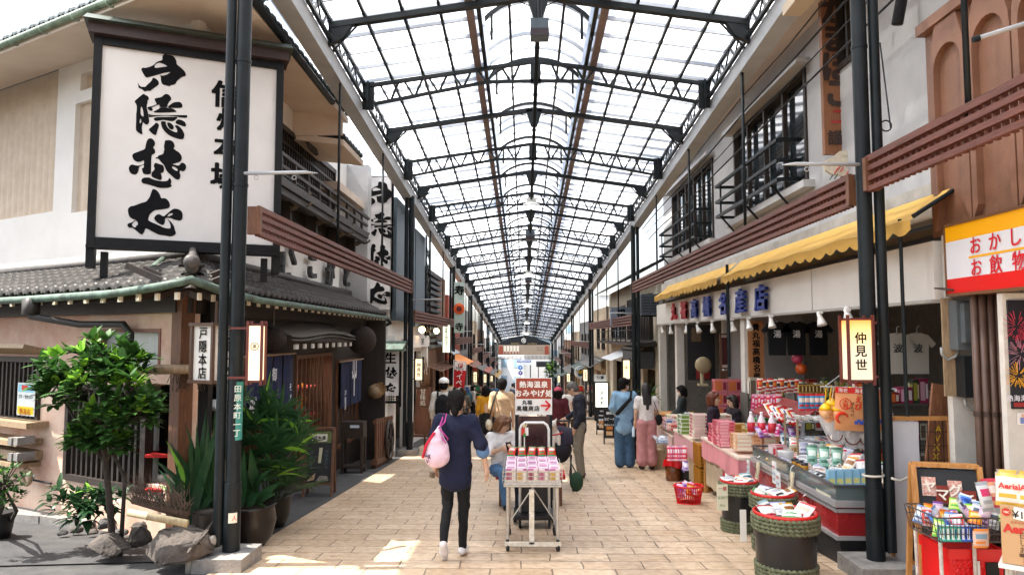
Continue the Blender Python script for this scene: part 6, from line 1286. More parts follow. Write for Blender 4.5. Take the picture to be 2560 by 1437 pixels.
# meters, tubes, poster
p=atY(2415,815,6.38);t=thing('meter_box','rounded grey electric meter box on a wooden board','meter box',p);s=6.38/1800;mb=MB();mb.box2((p.x-38*s,6.28,p.z-58*s),(p.x+38*s,6.40,p.z+62*s));mb.box2((p.x-30*s,6.22,p.z-40*s),(p.x+36*s,6.28,p.z+55*s));mb.build('casing',mat('meter_grey',(.10,.115,.125),.45,var=.1),t);mb=MB();mb.box2((p.x-8*s,6.20,p.z-5*s),(p.x+30*s,6.225,p.z+50*s));mb.build('window',P('14181c',.15),t);mb=MB();q=p+Vector((-20*s,0,-58*s));mb.tube([q,q-Z_*.06-X_*.03,q-Z_*.09-X_*.1,q-Z_*.04-X_*.15,q+Z_*.02-X_*.15],.012,7);mb.build('conduit',P('8f918f',.5),t,True)
p=atY(2428,935,6.38);t=thing('meter_box','black electric meter with a small dial below the grey box','meter box',p);mb=MB();mb.box2((p.x-34*s,6.27,p.z-55*s),(p.x+26*s,6.40,p.z+45*s));mb.build('casing',P('1f2327',.4),t);mb=MB();mb.box2((p.x-12*s,6.255,p.z+14*s),(p.x+12*s,6.272,p.z+36*s));mb.lathe((p.x-2*s,6.26,p.z+18*s),[(.001,.012),(.018,.008),(.02,0)],12,axis=(0,-1,0));mb.build('dial',P('c3c6c8',.3),t);mb=MB()
for dx in(-26,12):q=p+Vector((dx*s,-.05,-55*s));mb.tube([q,q-Z_*.07,q-Z_*.11+X_*.05,q-Z_*.08+X_*.12,q+X_*.13],.012,7)
mb.build('conduit',P('8f918f',.5),t,True)
t=thing('meter_backboard','weathered wooden backboard behind the electric meters','board',(3.9,6.42,1));a,b=atY(2362,990,6.41),atY(2445,745,6.41);mb=MB();mb.box2((a.x,6.405,a.z),(a.x+.14,6.42,b.z));mb.build('plank',palewood,t);mb=MB();mb.prism([(a.x-.05,6.18,b.z+.05),(b.x+.02,6.18,b.z+.03),(b.x+.02,6.42,b.z+.08),(a.x-.05,6.42,b.z+.08)],(0,0,.015));mb.build('rain_hood',P('4a3a34',.6),t)
for i in range(4):
 x=atY(2462+i*17,950,5.9).x;t=thing('brown_pipe',['nearest brown drain pipe to the meters on the right wall','second brown pipe right of the meters','third brown pipe right of the meters','brown pipe closest to the fireworks poster'][i],'pipe',(x,6.0-.02*i,S(6)),'brown pipes on the right wall');mb=MB();mb.tube([(x,6.0-.02*i,S(6)),(x,6.0-.02*i,2.0)],.028+.004*(i % 2),10);mb.build('tube',mat('brown_pipe_paint',(.085,.045,.03),.5,var=.2),t,True);mb=MB();mb.tube([(x,6.0-.02*i,1.0),(x,6.0-.02*i,1.04)],.037,10);mb.build('clamp',P('3a2a22',.5),t)
t=thing('white_wall_panel','narrow white wall panel carrying the fireworks poster','wall',(3.9,5.6,S(5.6)));a=atY(2512,900,5.6);mb=MB();mb.box2((a.x,5.6,S(5.6)),(a.x+1.2,5.66,1.98));mb.build('panel',mat('off_white_wall',(.55,.52,.47)),t)
a,b=atY(2532,1022,5.58),atY(2640,750,5.58);Ft=[]
r=random.Random(5);fw=flat_sign('fireworks_poster','dark fireworks poster on the white panel at the right edge','poster',(a.x,5.58,a.z),(b.x,5.58,b.z),X_,P('0b0e1c',.5),[('#',(.02,.98),(.02,.06),0,0,0,P('8a2020',.6)),('熱海海上花火',.3,.1,.05,.02,False,P('d0d0d8',.6))]);mb=MB()
for(cu,cv,n,rr,m)in((.15,.75,40,.13,0),(.2,.5,36,.12,1),(.12,.3,50,.1,2),(.3,.62,30,.1,0)):
 c=Vector((a.x+(b.x-a.x)*cu,5.572,a.z+(b.z-a.z)*cv))
 for i in range(n):an_=r.uniform(0,6.28);q0,q1=rr*r.uniform(.1,.5),rr*r.uniform(.6,1.1);mb.bar(c+Vector((q0*math.cos(an_),0,q0*math.sin(an_))),c+Vector((q1*math.cos(an_),0,q1*math.sin(an_))),.004,.002,m=m)
mb.build('firework_print',[P('c03a50',.6),P('b08090',.6),P('e0a030',.6)],fw)
a,b=atY(2549,1062,5.57),atY(2580,1032,5.57);flat_sign('wall_sticker','small pale sticker of a figure under the fireworks poster','sticker',(a.x,5.59,a.z),(b.x,5.59,b.z),X_,P('d8d4d0',.6),[('#',(.2,.7),(.1,.6),0,0,0,P('6a7ab0',.6)),('#',(.3,.6),(.6,.9),0,0,0,P('d0a088',.6))],.004)
# white lattice panel, leaning planks, rope
Yp=6.62;g=S(Yp);t=thing('grid_partition','white board and wire grid partition behind the near right column','partition',(3.4,Yp,g));a=atY(2230,1045,Yp);b=atY(2447,1045,Yp);zt=a.z;W_=b.x-a.x
mb=MB();mb.box2((a.x,Yp,g+.03),(a.x+W_*.30,Yp+.03,zt-.03));mb.build('white_board',P('cfcdd0',.6,var=.04),t);mb=MB();mb.box2((a.x+W_*.68,Yp,g+.03),(b.x,Yp+.03,zt-.03));mb.build('white_board',P('cfcdd0',.6,var=.04),t)
mb=MB();mb.bar((a.x-.03,Yp,zt),(b.x,Yp,zt),.035);mb.bar((a.x+W_*.66,Yp,g),(a.x+W_*.66,Yp,zt),.03);mb.bar((b.x,Yp,g),(b.x,Yp,zt),.03);mb.bar((a.x-.035,Yp,g),(a.x-.035,Yp,zt),.03)
for i in range(40):mb.box((a.x-.035,Yp-.018,g+.05+i*.03),(.02,.006,.012))
mb.build('wood_frame',orangewood,t);mb=MB()
for i in range(11):z=g+.1+i*.125;mb.tube([(a.x+W_*.30,Yp+.01,z),(a.x+W_*.66,Yp+.01,z)],.003,4,False)
for i in range(4):x=a.x+W_*(.32+.09*i);mb.tube([(x,Yp+.01,g),(x,Yp+.01,zt)],.003,4,False)
tag(mb.build('wire_grid',iron,t),kind='stuff')
for i,(pb,pt,lab)in enumerate((((2300,1300),(2345,960),'brown leaning plank with yellow painted marks behind the partition'),((2322,1300),(2372,985),'reddish plank leaning right of the marked plank'))):
 p,q=atY(pb[0],pb[1],6.75),atY(pt[0],pt[1],6.95);p.z=S(6.75);t=thing('leaning_plank',lab,'plank',p,'planks leaning behind the partition');mb=MB();mb.bar(p,q,.11,.03,up=(0,1,0));mb.build('plank',wood('red_plank',(.17,.065,.03),(.26,.11,.05)),t)
 if i==0:
  mb=MB();d=(q-p).normalized()
  for k,ch in enumerate('OYKXXVA'):mb.text(ch,p+d*(.75+.085*k)+Vector((.02,-.035,0)),X_,d,.09,.01)
  mb.build('marking',P('c8a020',.6),t)
p=atY(2290,1182,6.5);t=thing('tied_rope','white rope knotted on the wire partition and tied to the near right column','rope',p);mb=MB();mb.tube([(RX+.12,6.42,p.z-.03),(RX+.2,6.45,p.z-.06),p+Vector((-.05,0,-.03)),p+Vector((.06,0,.01)),p+Vector((.12,0,.05))],.011,7)
for i in range(9):c=p+Vector((rnd.uniform(-.03,.03),-.01,rnd.uniform(-.02,.02)));rr=rnd.uniform(.02,.045);ph=rnd.random()*6;mb.tube([c+Vector((rr*math.cos(a+ph),-.012*math.sin(a*2),rr*.6*math.sin(a)))for a in[k*.6 for k in range(11)]],.007,6)
mb.tube([(RX+.085*math.cos(a),6.5+.085*math.sin(a),p.z-.03+.003*a)for a in[k*.5 for k in range(14)]],.01,6)
mb.build('cord',P('c9c3b6',.9),t,True);mb=MB()
for x in(-.02,.02):mb.tube([p+Vector((x,-.02,-.03)),p+Vector((x+.004,-.02,-.12))],.008,6)
mb.build('red_tail',P('a0303a',.8),t)
# ================================================================== GOODS OF THE SOUVENIR SHOP
def goods_box(c,dims,yaw,cols,lab,grp,cat='box',name='sweet_box',side_txt=True):
 """carton standing on c: body, top print, side print"""
 c=Vector(c);r=Matrix.Rotation(yaw,3,'Z');w_,d,h=dims;mb=MB();mb.box(c+Z_*h/2,dims,r,0);e=.002
 def pt(x,y,z):return c+r @ Vector((x*w_/2,y*d/2,z*h))
 mb.quad(*[pt(x,y,1)+Z_*e for x,y in((-.8,-.8),(.8,-.8),(.8,.1),(-.8,.1))],m=1);mb.quad(*[pt(x,y,1)+Z_*e for x,y in((-.6,.3),(.6,.3),(.6,.75),(-.6,.75))],m=2)
 n=r @ Vector((0,-1,0))
 mb.quad(*[pt(x,-1,z)+n*e for x,z in((-.9,.12),(.2,.12),(.2,.88),(-.9,.88))],m=1);mb.quad(*[pt(x,-1,z)+n*e for x,z in((.35,.2),(.85,.2),(.85,.8),(.35,.8))],m=2)
 n=r @ Vector((-1,0,0));mb.quad(*[pt(-1,y,z)+n*e for y,z in((.8,.15),(-.1,.15),(-.1,.85),(.8,.85))],m=2);mb.quad(*[pt(-1,y,z)+n*e for y,z in((-.25,.2),(-.85,.2),(-.85,.8),(-.25,.8))],m=1)
 return tag(mb.build(name,[P(q,.45)for q in cols],None,base=c),lab,cat,grp)
def snack(c,w_,h,th,M3,cols,lab,grp,name='snack_bag',cat='packet',txt=None):
 """pillow bag; M3 columns: width axis, height axis, outward axis"""
 c=Vector(c);mb=MB();k=rnd.random()*6
 def f(s):
  def g(u,v):
   p=math.sin(math.pi*u)**.6*math.sin(math.pi*min(1,max(0,(v-.06)/.88)))**.6
   return c+M3 @ Vector(((u-.5)*w_*(1-.06*math.sin(math.pi*v)),(v-.5)*h,s*(th/2*p+.004*math.sin(u*23+k)*math.sin(v*17+k)*p)))
  return g
 n=8;b=len(mb.f);mb.grid(f(1),n,n,0);mb.grid(f(-1),n,n,0)
 for i in range(n*n):
  u,v=(i % n+.5)/n,(i//n+.5)/n
  if v>.86 or v<.13:mb.m[b+i]=1
  elif abs(u-.5)<.33 and .45<v<.8:mb.m[b+i]=2
  elif abs(u-.45)<.3 and .2<v<.38:mb.m[b+i]=1
 if txt:mb.text(txt,c+M3 @ Vector((0,h*.1,th*.5+.006)),M3 @ X_,M3 @ Y_,w_*.3,.03,m=3)
 return tag(mb.build(name,[P(q,.28)for q in cols]+[P('b81c1c',.5)],None,True,base=c),lab,cat,grp)
def basis(yaw,tilt=0,roll=0):
 """width axis along x, height axis up, face towards -y; tilt leans the top backwards"""
 m=Matrix(((1,0,0),(0,0,-1),(0,1,0))).transposed().transposed();m=Matrix(((1,0,0),(0,0,-1),(0,1,0)))
 return Matrix.Rotation(yaw,3,'Z')@ Matrix.Rotation(-tilt,3,'X')@ Matrix.Rotation(roll,3,'Y')@ m
TZ=lambda y:S(y)+.78
# display tables
def table(name,lab,x0,x1,y0,y1,skirt):
 z=TZ((y0+y1)/2);t=thing(name,lab,'table',((x0+x1)/2,(y0+y1)/2,S((y0+y1)/2)),'display tables of the souvenir shop');mb=MB();mb.box2((x0,y0,z-.03),(x1,y1,z));mb.build('tabletop',P('d8c4b4',.6),t)
 mb=MB();mb.grid(lambda u,v:Vector((x0+.01+.008*math.sin(u*40),y0+(y1-y0)*u,z-.03-(.26+.02*math.sin(u*9))*v)),40,2);mb.grid(lambda u,v:Vector((x0+(x1-x0)*u,y0+.01+.008*math.sin(u*30),z-.03-.26*v)),16,2);mb.build('skirt',P(skirt,.7),t,True);mb=MB();mb.grid(lambda u,v:Vector((x0+.05+.01*math.sin(u*33),y0+.05+(y1-y0-.1)*u,z-.2-.5*v)),30,2);mb.build('lower_cloth',P('b8a68c',.8),t,True)
 for i in(x0+.06,x1-.06):
  for j in(y0+.06,y1-.06):mb=MB();mb.box((i,j,(z-.03+S(j))/2),(.05,.05,z-.03-S(j)));mb.build('leg',orangewood,t)
table('display_table','pink skirted sweets table next to the freezer',2.72,3.6,9.35,11.32,'d48a90');table('display_table','white and pink skirted sweets table in the middle of the shop front',2.72,3.6,11.75,13.4,'c8959a');table('display_table','far sweets table covered with striped boxes beside the woman in pink trousers',2.72,3.6,13.5,16.2,'c9a9a4')
PK,PKL,PCH,CRM,WHT='d8727e','e8a8b0','e6b48c','e4d8c4','e8e4e0'
def stack(x,y,n,dims,cols,lab,grp,yaw=0,z=None,lean=.0):
 for k in range(n):
  goods_box((x+rnd.uniform(-.008,.008),y+rnd.uniform(-.008,.008),(TZ(y)+.012 if z is None else z)+k*(dims[2]+.001)),dims,yaw+rnd.uniform(-.03,.03),cols,lab,grp)
stack(2.82,10.35,8,(.22,.36,.042),(PK,PKL,'c04858'),'pink flat sweet box in the tall front stack beside the peach boxes','pink sweet boxes of the front stack')
stack(2.86,10.75,6,(.24,.34,.045),(PK,PKL,'b83a50'),'pink flat sweet box in the second pink stack behind the front one','pink sweet boxes of the second stack')
stack(2.94,9.75,4,(.34,.26,.05),(PCH,CRM,'d09060'),'peach coloured box in the low stack at the near end of the pink skirted table','peach sweet boxes')
stack(3.28,9.8,4,(.26,.26,.05),(PCH,CRM,'d09060'),'peach box in the stack right of the other peach stack','peach sweet boxes of the right stack')
stack(2.86,11.95,7,(.26,.32,.052),(CRM,'e8c4c0','c86070'),'cream box with red side print in the stack on the middle table','cream sweet boxes')
stack(3.2,11.98,7,(.30,.32,.052),(CRM,'e8dcc8','d08a80'),'cream box in the second stack of the middle table','cream sweet boxes of the second stack')
stack(2.82,12.75,5,(.24,.26,.065),('d9dcd2','6a8a3a','4a7a40'),'clear topped box with green cakes in the stack on the middle table','green tea cake boxes')
stack(3.18,12.6,3,(.26,.3,.07),('dfd4a8','e8e0c0','b09a50'),'pale yellow box in a low stack on the middle table','pale yellow boxes')
for j in range(7):
 y=13.7+.36*j;stack(2.8,y,2+j % 2,(.2,.3,.06),(('e0d0c4','c84848','e8a8a0'),('e8e0d8','4a6aa0','d88aa0'),('e4c8b8','a83848','e8d8c0'))[j % 3],'striped sweet box along the front edge of the far sweets table','striped boxes of the far table')
for j in range(5):stack(3.2,13.7+.45*j,3,(.34,.3,.07),(('e8dcc0','e8e8d8','8aa050'),('e8c8c0','d87a70','f0e8e0'))[j % 2],'wide gift box at the back of the far sweets table','wide gift boxes')
for j in range(4):stack(3.02+.2*(j % 2),11.05-.02*j+.0,3,(.17,.17,.085),('c9a060','a86a20','e8d8a0'),'amber window box of cakes stacked at the back of the pink skirted table','amber cake boxes',z=TZ(11)+.02+.27*(j//2))if j<2 else stack(3.32,11.05+.18*(j-2),3,(.17,.16,.085),('c9a060','8a4a18','e8d8a0'),'amber window box of cakes in the right back stack','amber cake boxes of the right stack')
for k in range(2):
 t=thing('lattice_crate','amber plastic lattice crate in the gap between two sweets tables, %s one' %('lower','upper')[k],'crate',(2.84,11.535,S(11.5)+.37*k),'amber crates between the tables');z=S(11.5)+.37*k;mb=MB()
 for dx in(-.13,.13):
  for dy in(-.17,.17):mb.box((2.84+dx,11.535+dy,z+.18),(.03,.03,.35))
 for q in range(7):mb.box((2.84,11.535,z+.03+.05*q),(.27,.36,.018))
 for q in range(8):mb.box((2.705,11.38+.045*q,z+.18),(.012,.012,.34));mb.box((2.73+.032*q,11.36,z+.18),(.012,.012,.34))
 mb.build('crate_body',P('a8701c',.5),t);mb=MB();mb.box((2.84,11.535,z+.18),(.22,.30,.3));mb.build('contents',P('3a2414',.8),t)
# pink printed cartons at the back wall
for r_ in range(4):
 for c_ in range(4):goods_box((3.72+.26*c_,13.9,S(13.9)+.75+.25*r_),(.24,.2,.24),0,('c8727c','c86a3a','7a2430'),'pink carton with orange print in the wall of cartons behind the vendors','pink cartons behind the vendors')
t=thing('carton_shelf','low dark shelf under the pink carton wall','shelf',(4.1,13.9,S(13.9)));mb=MB();mb.box((4.1,13.9,S(13.9)+.73),(1.15,.26,.03));mb.build('board',darkwood,t)
for x in(3.6,4.6):mb=MB();mb.box((x,13.9,S(13.9)+.36),(.05,.24,.71));mb.build('leg',darkwood,t)
# dark boxed wooden till desk
t=thing('till_desk','small brown wooden till desk in front of the masked vendor','desk',(3.25,16.7,S(16.7)));g=S(16.7);mb=MB();mb.box((3.2,16.6,g+.5),(.55,.6,.95));mb.build('body',brownwood,t);mb=MB();mb.box((3.2,16.6,g+.99),(.62,.68,.03));mb.build('top',orangewood,t)
# snack rows
hot=(('d8344a','f0c8d0','e8e4e4'),('c83a6a','e8b0c8','f0e8ea'),('b8305a','e8c0d0','d8a8c0'))
for i in range(7):p=atY(1678+6*(i % 4),1128+9*(i//4),12.4);snack(atY(1674+6.2*i,1132,12.25-.02*i),.09,.25,.04,basis(R(rnd.uniform(-14,14)),R(8)),hot[i % 3],'pink snack packet hung at the corner of the middle table','pink packets at the table corner')
for i in range(9):snack(atY(1886+7.5*i,1005+3*(i % 2),10.4-.03*i),.10,.24,.05,basis(R(rnd.uniform(-10,10)),R(-12)),hot[(i+1)% 3],'pink foil packet standing in the upper rack row beside the pillar','pink foil packets in the rack')
redw=(('e8e2d8','c82a28','d8b030'),('c82a28','e8e4dc','e8e0d0'),('e4e6e8','b83030','4a5a90'))
for i in range(8):snack(atY(1923+9*i,1025+2.4*i,9.7-.05*i),.10,.27,.045,basis(R(25),R(38)),redw[i % 3],'white and red packet leaning on the sloping shelf','white and red packets on the sloping shelf')
t=thing('sloping_shelf','sloping wire shelf of white and red packets above the freezer end','shelf',atY(1950,1050,9.8));mb=MB();a,b=atY(1880,1028,10.3),atY(1990,1062,9.3);mb.prism([a,b,b+Vector((.35,.1,.22)),a+Vector((.35,.1,.22))],(0,0,-.02));mb.build('tray',P('7a2a24',.6),t)
for q in(a+Vector((.1,.05,.03)),b+Vector((.1,.05,.03))):mb=MB();mb.bar((q.x,q.y,S(q.y)),q,.035);mb.build('leg',steelgrey,t)
blu=(('4a90b8','c02a30','e0d0c0'),('3a7aa8','c83030','e8c0b0'))
for i in range(5):snack(atY(2004+13*i,1005,8.6),.085,.2,.04,basis(R(-6),R(5)),blu[i % 2],'blue packet with a red header in the wire rack behind the freezer','blue packets in the wire rack')
for i in range(9):goods_box(atY(2002+9*i,982,8.8),(.055,.04,.1),0,('b08a3a','5a3a10','e0c890'),'small brown pouch along the top of the wire rack','brown pouches on the wire rack','packet','pouch')
t=thing('wire_rack','wire display rack behind the freezer','rack',(3.75,8.7,S(8.7)));mb=MB();a,b=atY(1995,1025,8.65),atY(2068,1025,8.65)
for z in(1.0,.62,1.22):
 mb.bar((a.x-.05,8.55,S(8.7)+z),(b.x+.25,8.55,S(8.7)+z),.015);mb.bar((a.x-.05,8.95,S(8.7)+z),(b.x+.25,8.95,S(8.7)+z),.015)
 for k in range(8):x=a.x-.05+(b.x+.3-a.x)*k/7;mb.bar((x,8.55,S(8.7)+z),(x,8.95,S(8.7)+z),.01)
mb.build('wire_shelf',steelgrey,t)
for x in(a.x-.05,b.x+.25):
 for y in(8.55,8.95):mb=MB();mb.bar((x,y,S(y)),(x,y,S(y)+1.3),.02);mb.build('upright',palewood,t)
for i in range(6):snack(atY(1995+15*i,1042+2*(i % 2),8.5),.1,.09,.05,basis(rnd.random()*3,R(60)),('d8d8d4','e8e8e8','a89a8a'),'silver wrapped packet on the lower wire shelf','silver packets on the wire shelf')
# plastic tubs, bottles
def bottle(p,r,h,c1,c2,lab,grp):p=Vector(p);t=thing('bottle',lab,'bottle',p,grp);mb=MB();mb.lathe(p,[(r*.9,0),(r,.02),(r,h*.62),(r*.4,h*.85),(r*.35,h*.9)],14);mb.build('body',P(c1,.2),t,True);mb=MB();mb.lathe(p,[(r*1.02,h*.12),(r*1.02,h*.55)],14);mb.build('label_band',P(c2,.4),t,True);mb=MB();mb.lathe(p+Z_*h*.9,[(r*.4,0),(r*.4,h*.1),(.001,h*.1)],12);mb.build('cap',P('f0f0f0',.4),t,True)
for i,(px,py)in enumerate(((1884,1072),(1900,1072),(1848,1096))):bottle((2.98+.12*i,9.62-.05*i,TZ(9.6)+.21 if i<2 else TZ(9.6)+.21),.05,.3,'e4d6da','c02838','clear bottle with a red band on the peach boxes, %s of three' %('left','middle','right')[i],'red banded bottles')
t=thing('sweet_jar','clear sweet jar with a green lid by the white pillar','jar',(3.42,10.9,TZ(10.9)));mb=MB();mb.lathe((3.45,10.65,TZ(10.65)+.01),[(.11,0),(.12,.02),(.12,.3),(.1,.32)],18);mb.build('body',mat('sweets_mix',(.55,.6,.4),.3,scale=22,col2=(.75,.3,.3)),t,True);mb=MB();mb.lathe((3.45,10.65,TZ(10.65)+.33),[(.125,0),(.125,.05),(.001,.05)],18);mb.build('lid',P('1f7a30',.4),t,True)
for i in range(8):snack((3.05+.07*i,9.5+.06*(i % 3),TZ(9.5)+.25+.03*(i % 2)),.1,.17,.05,basis(R(rnd.uniform(-50,50)),R(rnd.uniform(20,60))),(('b8a0d0','8a3a90','e8d8ee'),('d83a80','e8a8c8','f0e0ea'))[i % 2],'purple or magenta sweet packet heaped on the peach boxes','purple packets on the peach boxes')
for i in range(6):mb=MB();p=Vector((3.25+.09*(i % 3),10.55+.13*(i//3),TZ(10.5)+.03));mb.ball(p+Z_*.07,.07,12,1);mb.box(p+Z_*.16,(.05,.005,.06));tag(mb.build('lemon_bag',mat('lemon_net',(.62,.50,.05),.5,scale=30,col2=(.10,.12,.02)),None,True,base=p),'net bag of lemons on the pink skirted table','net bag','lemon net bags')
# ---- freezer case
FX0,FX1,FY0,FY1=2.86,3.70,6.78,9.2;gz=S(7.9)
t=thing('freezer_case','long red chest freezer with a glass rimmed display top','freezer',((FX0+FX1)/2,(FY0+FY1)/2,gz));zr=gz+.725
redp=mat('freezer_red',(.30,.018,.02),.25,var=.15,scale=2,coat=.3)
mb=MB();mb.prism([(FX0+.02,FY0+.02,S(FY0)+.24),(FX1,FY0+.02,S(FY0)+.24),(FX1,FY0+.02,zr-.12),(FX0+.02,FY0+.02,zr-.12)][::-1],(0,FY1-FY0-.04,0));mb.build('red_body',redp,t)
mb=MB();mb.box2((FX0+.05,FY0+.05,S(FY1)),(FX1,FY1-.05,S(FY0)+.24));mb.build('black_base',mat('freezer_base',(.012,.012,.014),.5,var=.3),t)
mb=MB()
for z,h,o in((zr-.09,.06,.02),(zr-.155,.035,.0),(S(FY0)+.25,.035,.005)):mb.box(((FX0+FX1)/2,(FY0+FY1)/2,z),(FX1-FX0+2*o,FY1-FY0+2*o,h))
mb.build('steel_trim',mat('brushed_trim',(.55,.55,.56),.35,metal=.6),t)
mb=MB()
for(p,q)in(((FX0,FY0),(FX0,FY1)),((FX0,FY0),(FX1,FY0)),((FX1,FY0),(FX1,FY1)),((FX0,FY1),(FX1,FY1))):mb.bar((*p,zr+.07),(*q,zr+.07),.03,.02)
mb.build('glass_rim',mat('dark_rim',(.06,.065,.07),.3),t)
mb=MB();mb.quad((FX0,FY0,zr-.05),(FX0,FY1,zr-.05),(FX0,FY1,zr+.06),(FX0,FY0,zr+.06));mb.quad((FX0,FY0,zr-.06),(FX1,FY0,zr-.06),(FX1,FY0,zr+.06),(FX0,FY0,zr+.06));mb.build('side_glass',mat('tinted_glass',(.10,.13,.13),.08),t)
mb=MB();mb.box(((FX0+FX1)/2,(FY0+FY1)/2,zr-.03),(FX1-FX0-.02,FY1-FY0-.02,.02));mb.build('deck',P('c8ccd0',.5),t)
mb=MB();mb.quad((FX0-.004,FY0+.1,zr-.11),(FX0-.004,FY0+.45,zr-.11),(FX0-.004,FY0+.45,zr-.04),(FX0-.004,FY0+.1,zr-.04));mb.build('price_strip',P('b8b49a',.5),t)
pal=[('d8dcdc','8aa8b0','3a6a7a','teal printed'),('e6e2da','c84848','d8a898','red printed'),('c8d0c8','5a8a5a','d8e0d0','green printed'),('dcdce4','7a7aa0','b8b8d0','lilac printed'),('e8dcc8','c8963a','8a5a30','amber printed'),('e4e4e4','2a2a30','a8a8b0','black printed'),('d8c8c8','a82838','e8e0e0','crimson printed')]
def zone(x,y):return('near' if y<7.5 else 'middle' if y<8.3 else 'far')+' end of the freezer top'
for i in range(13):
 for j in range(4):
  y=FY0+.13+.175*i+rnd.uniform(-.03,.03);x=FX0+.12+.215*j+rnd.uniform(-.03,.03);c=pal[(i*3+j*5+rnd.randrange(3))% 7];zn=zone(x,y)
  if 1<=i<=3 and j<=1:continue
  snack((x,y,zr+.015+.012*((i+j)% 3)+.03*(j>1)),rnd.uniform(.12,.17),rnd.uniform(.17,.23),.035,basis(R(rnd.uniform(-60,60)),R(rnd.uniform(60,85)),R(rnd.uniform(-8,8))),c[:3],c[3]+' packet lying on the %s' % zn,c[3]+' packets on the %s' % zn)
for i in range(5):
 p=Vector((2.97+.085*i,7.12+.015*i,zr));t=thing('gift_bag','small pale blue and yellow gift bag with white string handle, %s on the freezer' %('first','second','third','fourth','fifth')[i],'gift bag',p,'pale blue gift bags on the freezer');mb=MB();mb.prism([p+Vector((-.038,0,0)),p+Vector((.038,0,0)),p+Vector((.034,0,.15)),p+Vector((-.034,0,.15))],(0,.05,0),0);mb.quad(*[p+Vector((x,-.002,z))for x,z in((-.03,.02),(.03,.02),(.03,.07),(-.03,.07))],m=1);mb.build('bag_body',[P('8fc0d8',.5),P('d8d080',.5)],t);mb=MB();mb.tube([p+Vector((.022*math.cos(a),.01,.15+.06*math.sin(a)))for a in[k*.314 for k in range(11)]],.004,5);mb.build('handle',P('f0f0f0',.6),t)
for i in range(3):snack((3.15+.1*i,8.05-.08*i,zr+.13),.11,.26,.05,basis(R(-20),R(28)),('7fa898','3a6a50','d0e0d4'),'tall pale green packet leaning up on the freezer','tall green packets on the freezer')
for i in range(2):mb=MB();p=Vector((3.02+.3*i,8.5-.5*i,zr+.02));mb.lathe(p,[(.07,0),(.085,.02),(.09,.09),(.092,.1),(.001,.1)],18);tag(mb.build('plastic_tub',[P('dcd8d4',.25)],None,True,base=p),'round clear plastic tub on the freezer, %s one' %('farther','nearer')[i],'tub')
for i in range(3):p=Vector((2.95,7.75+.13*i,zr));t=thing('honey_jar','small amber jar near the freezer edge, %s of three' %('nearest','middle','farthest')[i],'jar',p,'amber jars on the freezer');mb=MB();mb.lathe(p,[(.035,0),(.04,.01),(.04,.08),(.034,.09)],14);mb.build('body',P('b07a20',.2),t,True);mb=MB();mb.lathe(p+Z_*.09,[(.038,0),(.038,.02),(.001,.02)],14);mb.build('lid',P('2a2a30',.4),t,True)
goods_box((3.02,8.75,zr),(.16,.14,.15),R(20),('d8b8b8','c83a48','e8d8d8'),'red and white dotted drum shaped box at the far freezer end',None,'box')
goods_box((3.3,8.9,zr),(.14,.12,.12),R(5),('d8c8a8','a87a4a','e8dcc8'),'tan dotted gift box at the far freezer end',None,'box')
for i in range(22):
 y=FY0+.25+.1*i+rnd.uniform(-.02,.02);c=pal[(i*4+1)% 7];zn=zone(3.5,y);snack((3.36+.1*(i % 3),y,zr+.11+.02*(i % 2)),.12,.22,.045,basis(R(rnd.uniform(-50,-10)),R(rnd.uniform(25,55)),R(rnd.uniform(-10,10))),c[:3],c[3]+' packet leaning up at the back of the %s' % zn,c[3]+' packets leaning at the back of the %s' % zn)
for i in range(40):
 y=9.45+i*.165;c=(pal+[('d83a70','f0d0dc','a81a50','magenta printed'),('e0b040','c83020','f0e8c0','yellow printed')])[(i*5)% 9];q='near' if y<11.3 else 'middle' if y<13.4 else 'far'
 if 11.32<y<11.75:continue
 snack((3.36+.06*(i % 3),y,TZ(y)+.14+.05*(i % 2)),.12,.22,.05,basis(R(rnd.uniform(-60,10)),R(rnd.uniform(5,35)),R(rnd.uniform(-12,12))),c[:3],c[3]+' packet standing at the back of the %s sweets table' % q,c[3]+' packets at the back of the %s table' % q)
for i in range(12):snack(atY(1900+9*i,962+2*(i % 3),10.9),.1,.2,.05,basis(R(rnd.uniform(-10,10)),R(5)),(('c82a28','e8d8c8','d87a30'),('d8d0c8','c8402a','4a3a30'))[i % 2],'orange red packet hung in the upper row beside the plank sign','orange red packets beside the plank sign')
# paper tags hung on the case
for i,(px,py)in enumerate(((1893,1185),(1977,1215),(2007,1290))):
 p=atX(px,py,FX0-.06);t=thing('hanging_paper_pack','long beige printed paper pack hung on the freezer side, %s' %('farthest one','middle one','nearest one')[i],'paper pack',p,'paper packs hung on the freezer');mb=MB();mb.box(p,(.02,.085,.30),Matrix.Rotation(R(8),3,'Y'));mb.build('paper',P('cfc2a4',.7,var=.15,scale=30),t);mb=MB();mb.text('干物せんべい',p-X_*.014,-Y_,Z_,.04,.02,True,1.0);mb.build('print',P('5a2a20',.6),t);mb=MB();mb.tube([p+Z_*.15,p+Vector((.01,0,.2)),p+Vector((.04,0,.22))],.004,5);mb.build('hook',chrome,t)
for i,(px,py,w_,h_)in enumerate(((1935,1180,.12,.24),(1945,1205,.13,.22),(1870,1170,.1,.2))):
 p=atX(px,py,FX0-.09);a=p-Y_*0;flat_sign('price_card','white handwritten price card standing by the barrels, %s' %('tallest','lowest','farthest')[i],'card',(p.x,p.y+w_/2,p.z-h_/2),(p.x,p.y-w_/2,p.z+h_/2),-Y_,P('d6dad8',.6),[('¥500',.5,.75,.04,.02,False,P('b02a2a',.6)),('名物',.5,.45,.045,.01,False,P('2a4a8a',.6)),('小袋',.5,.2,.04,.01,False,ink)],.008)
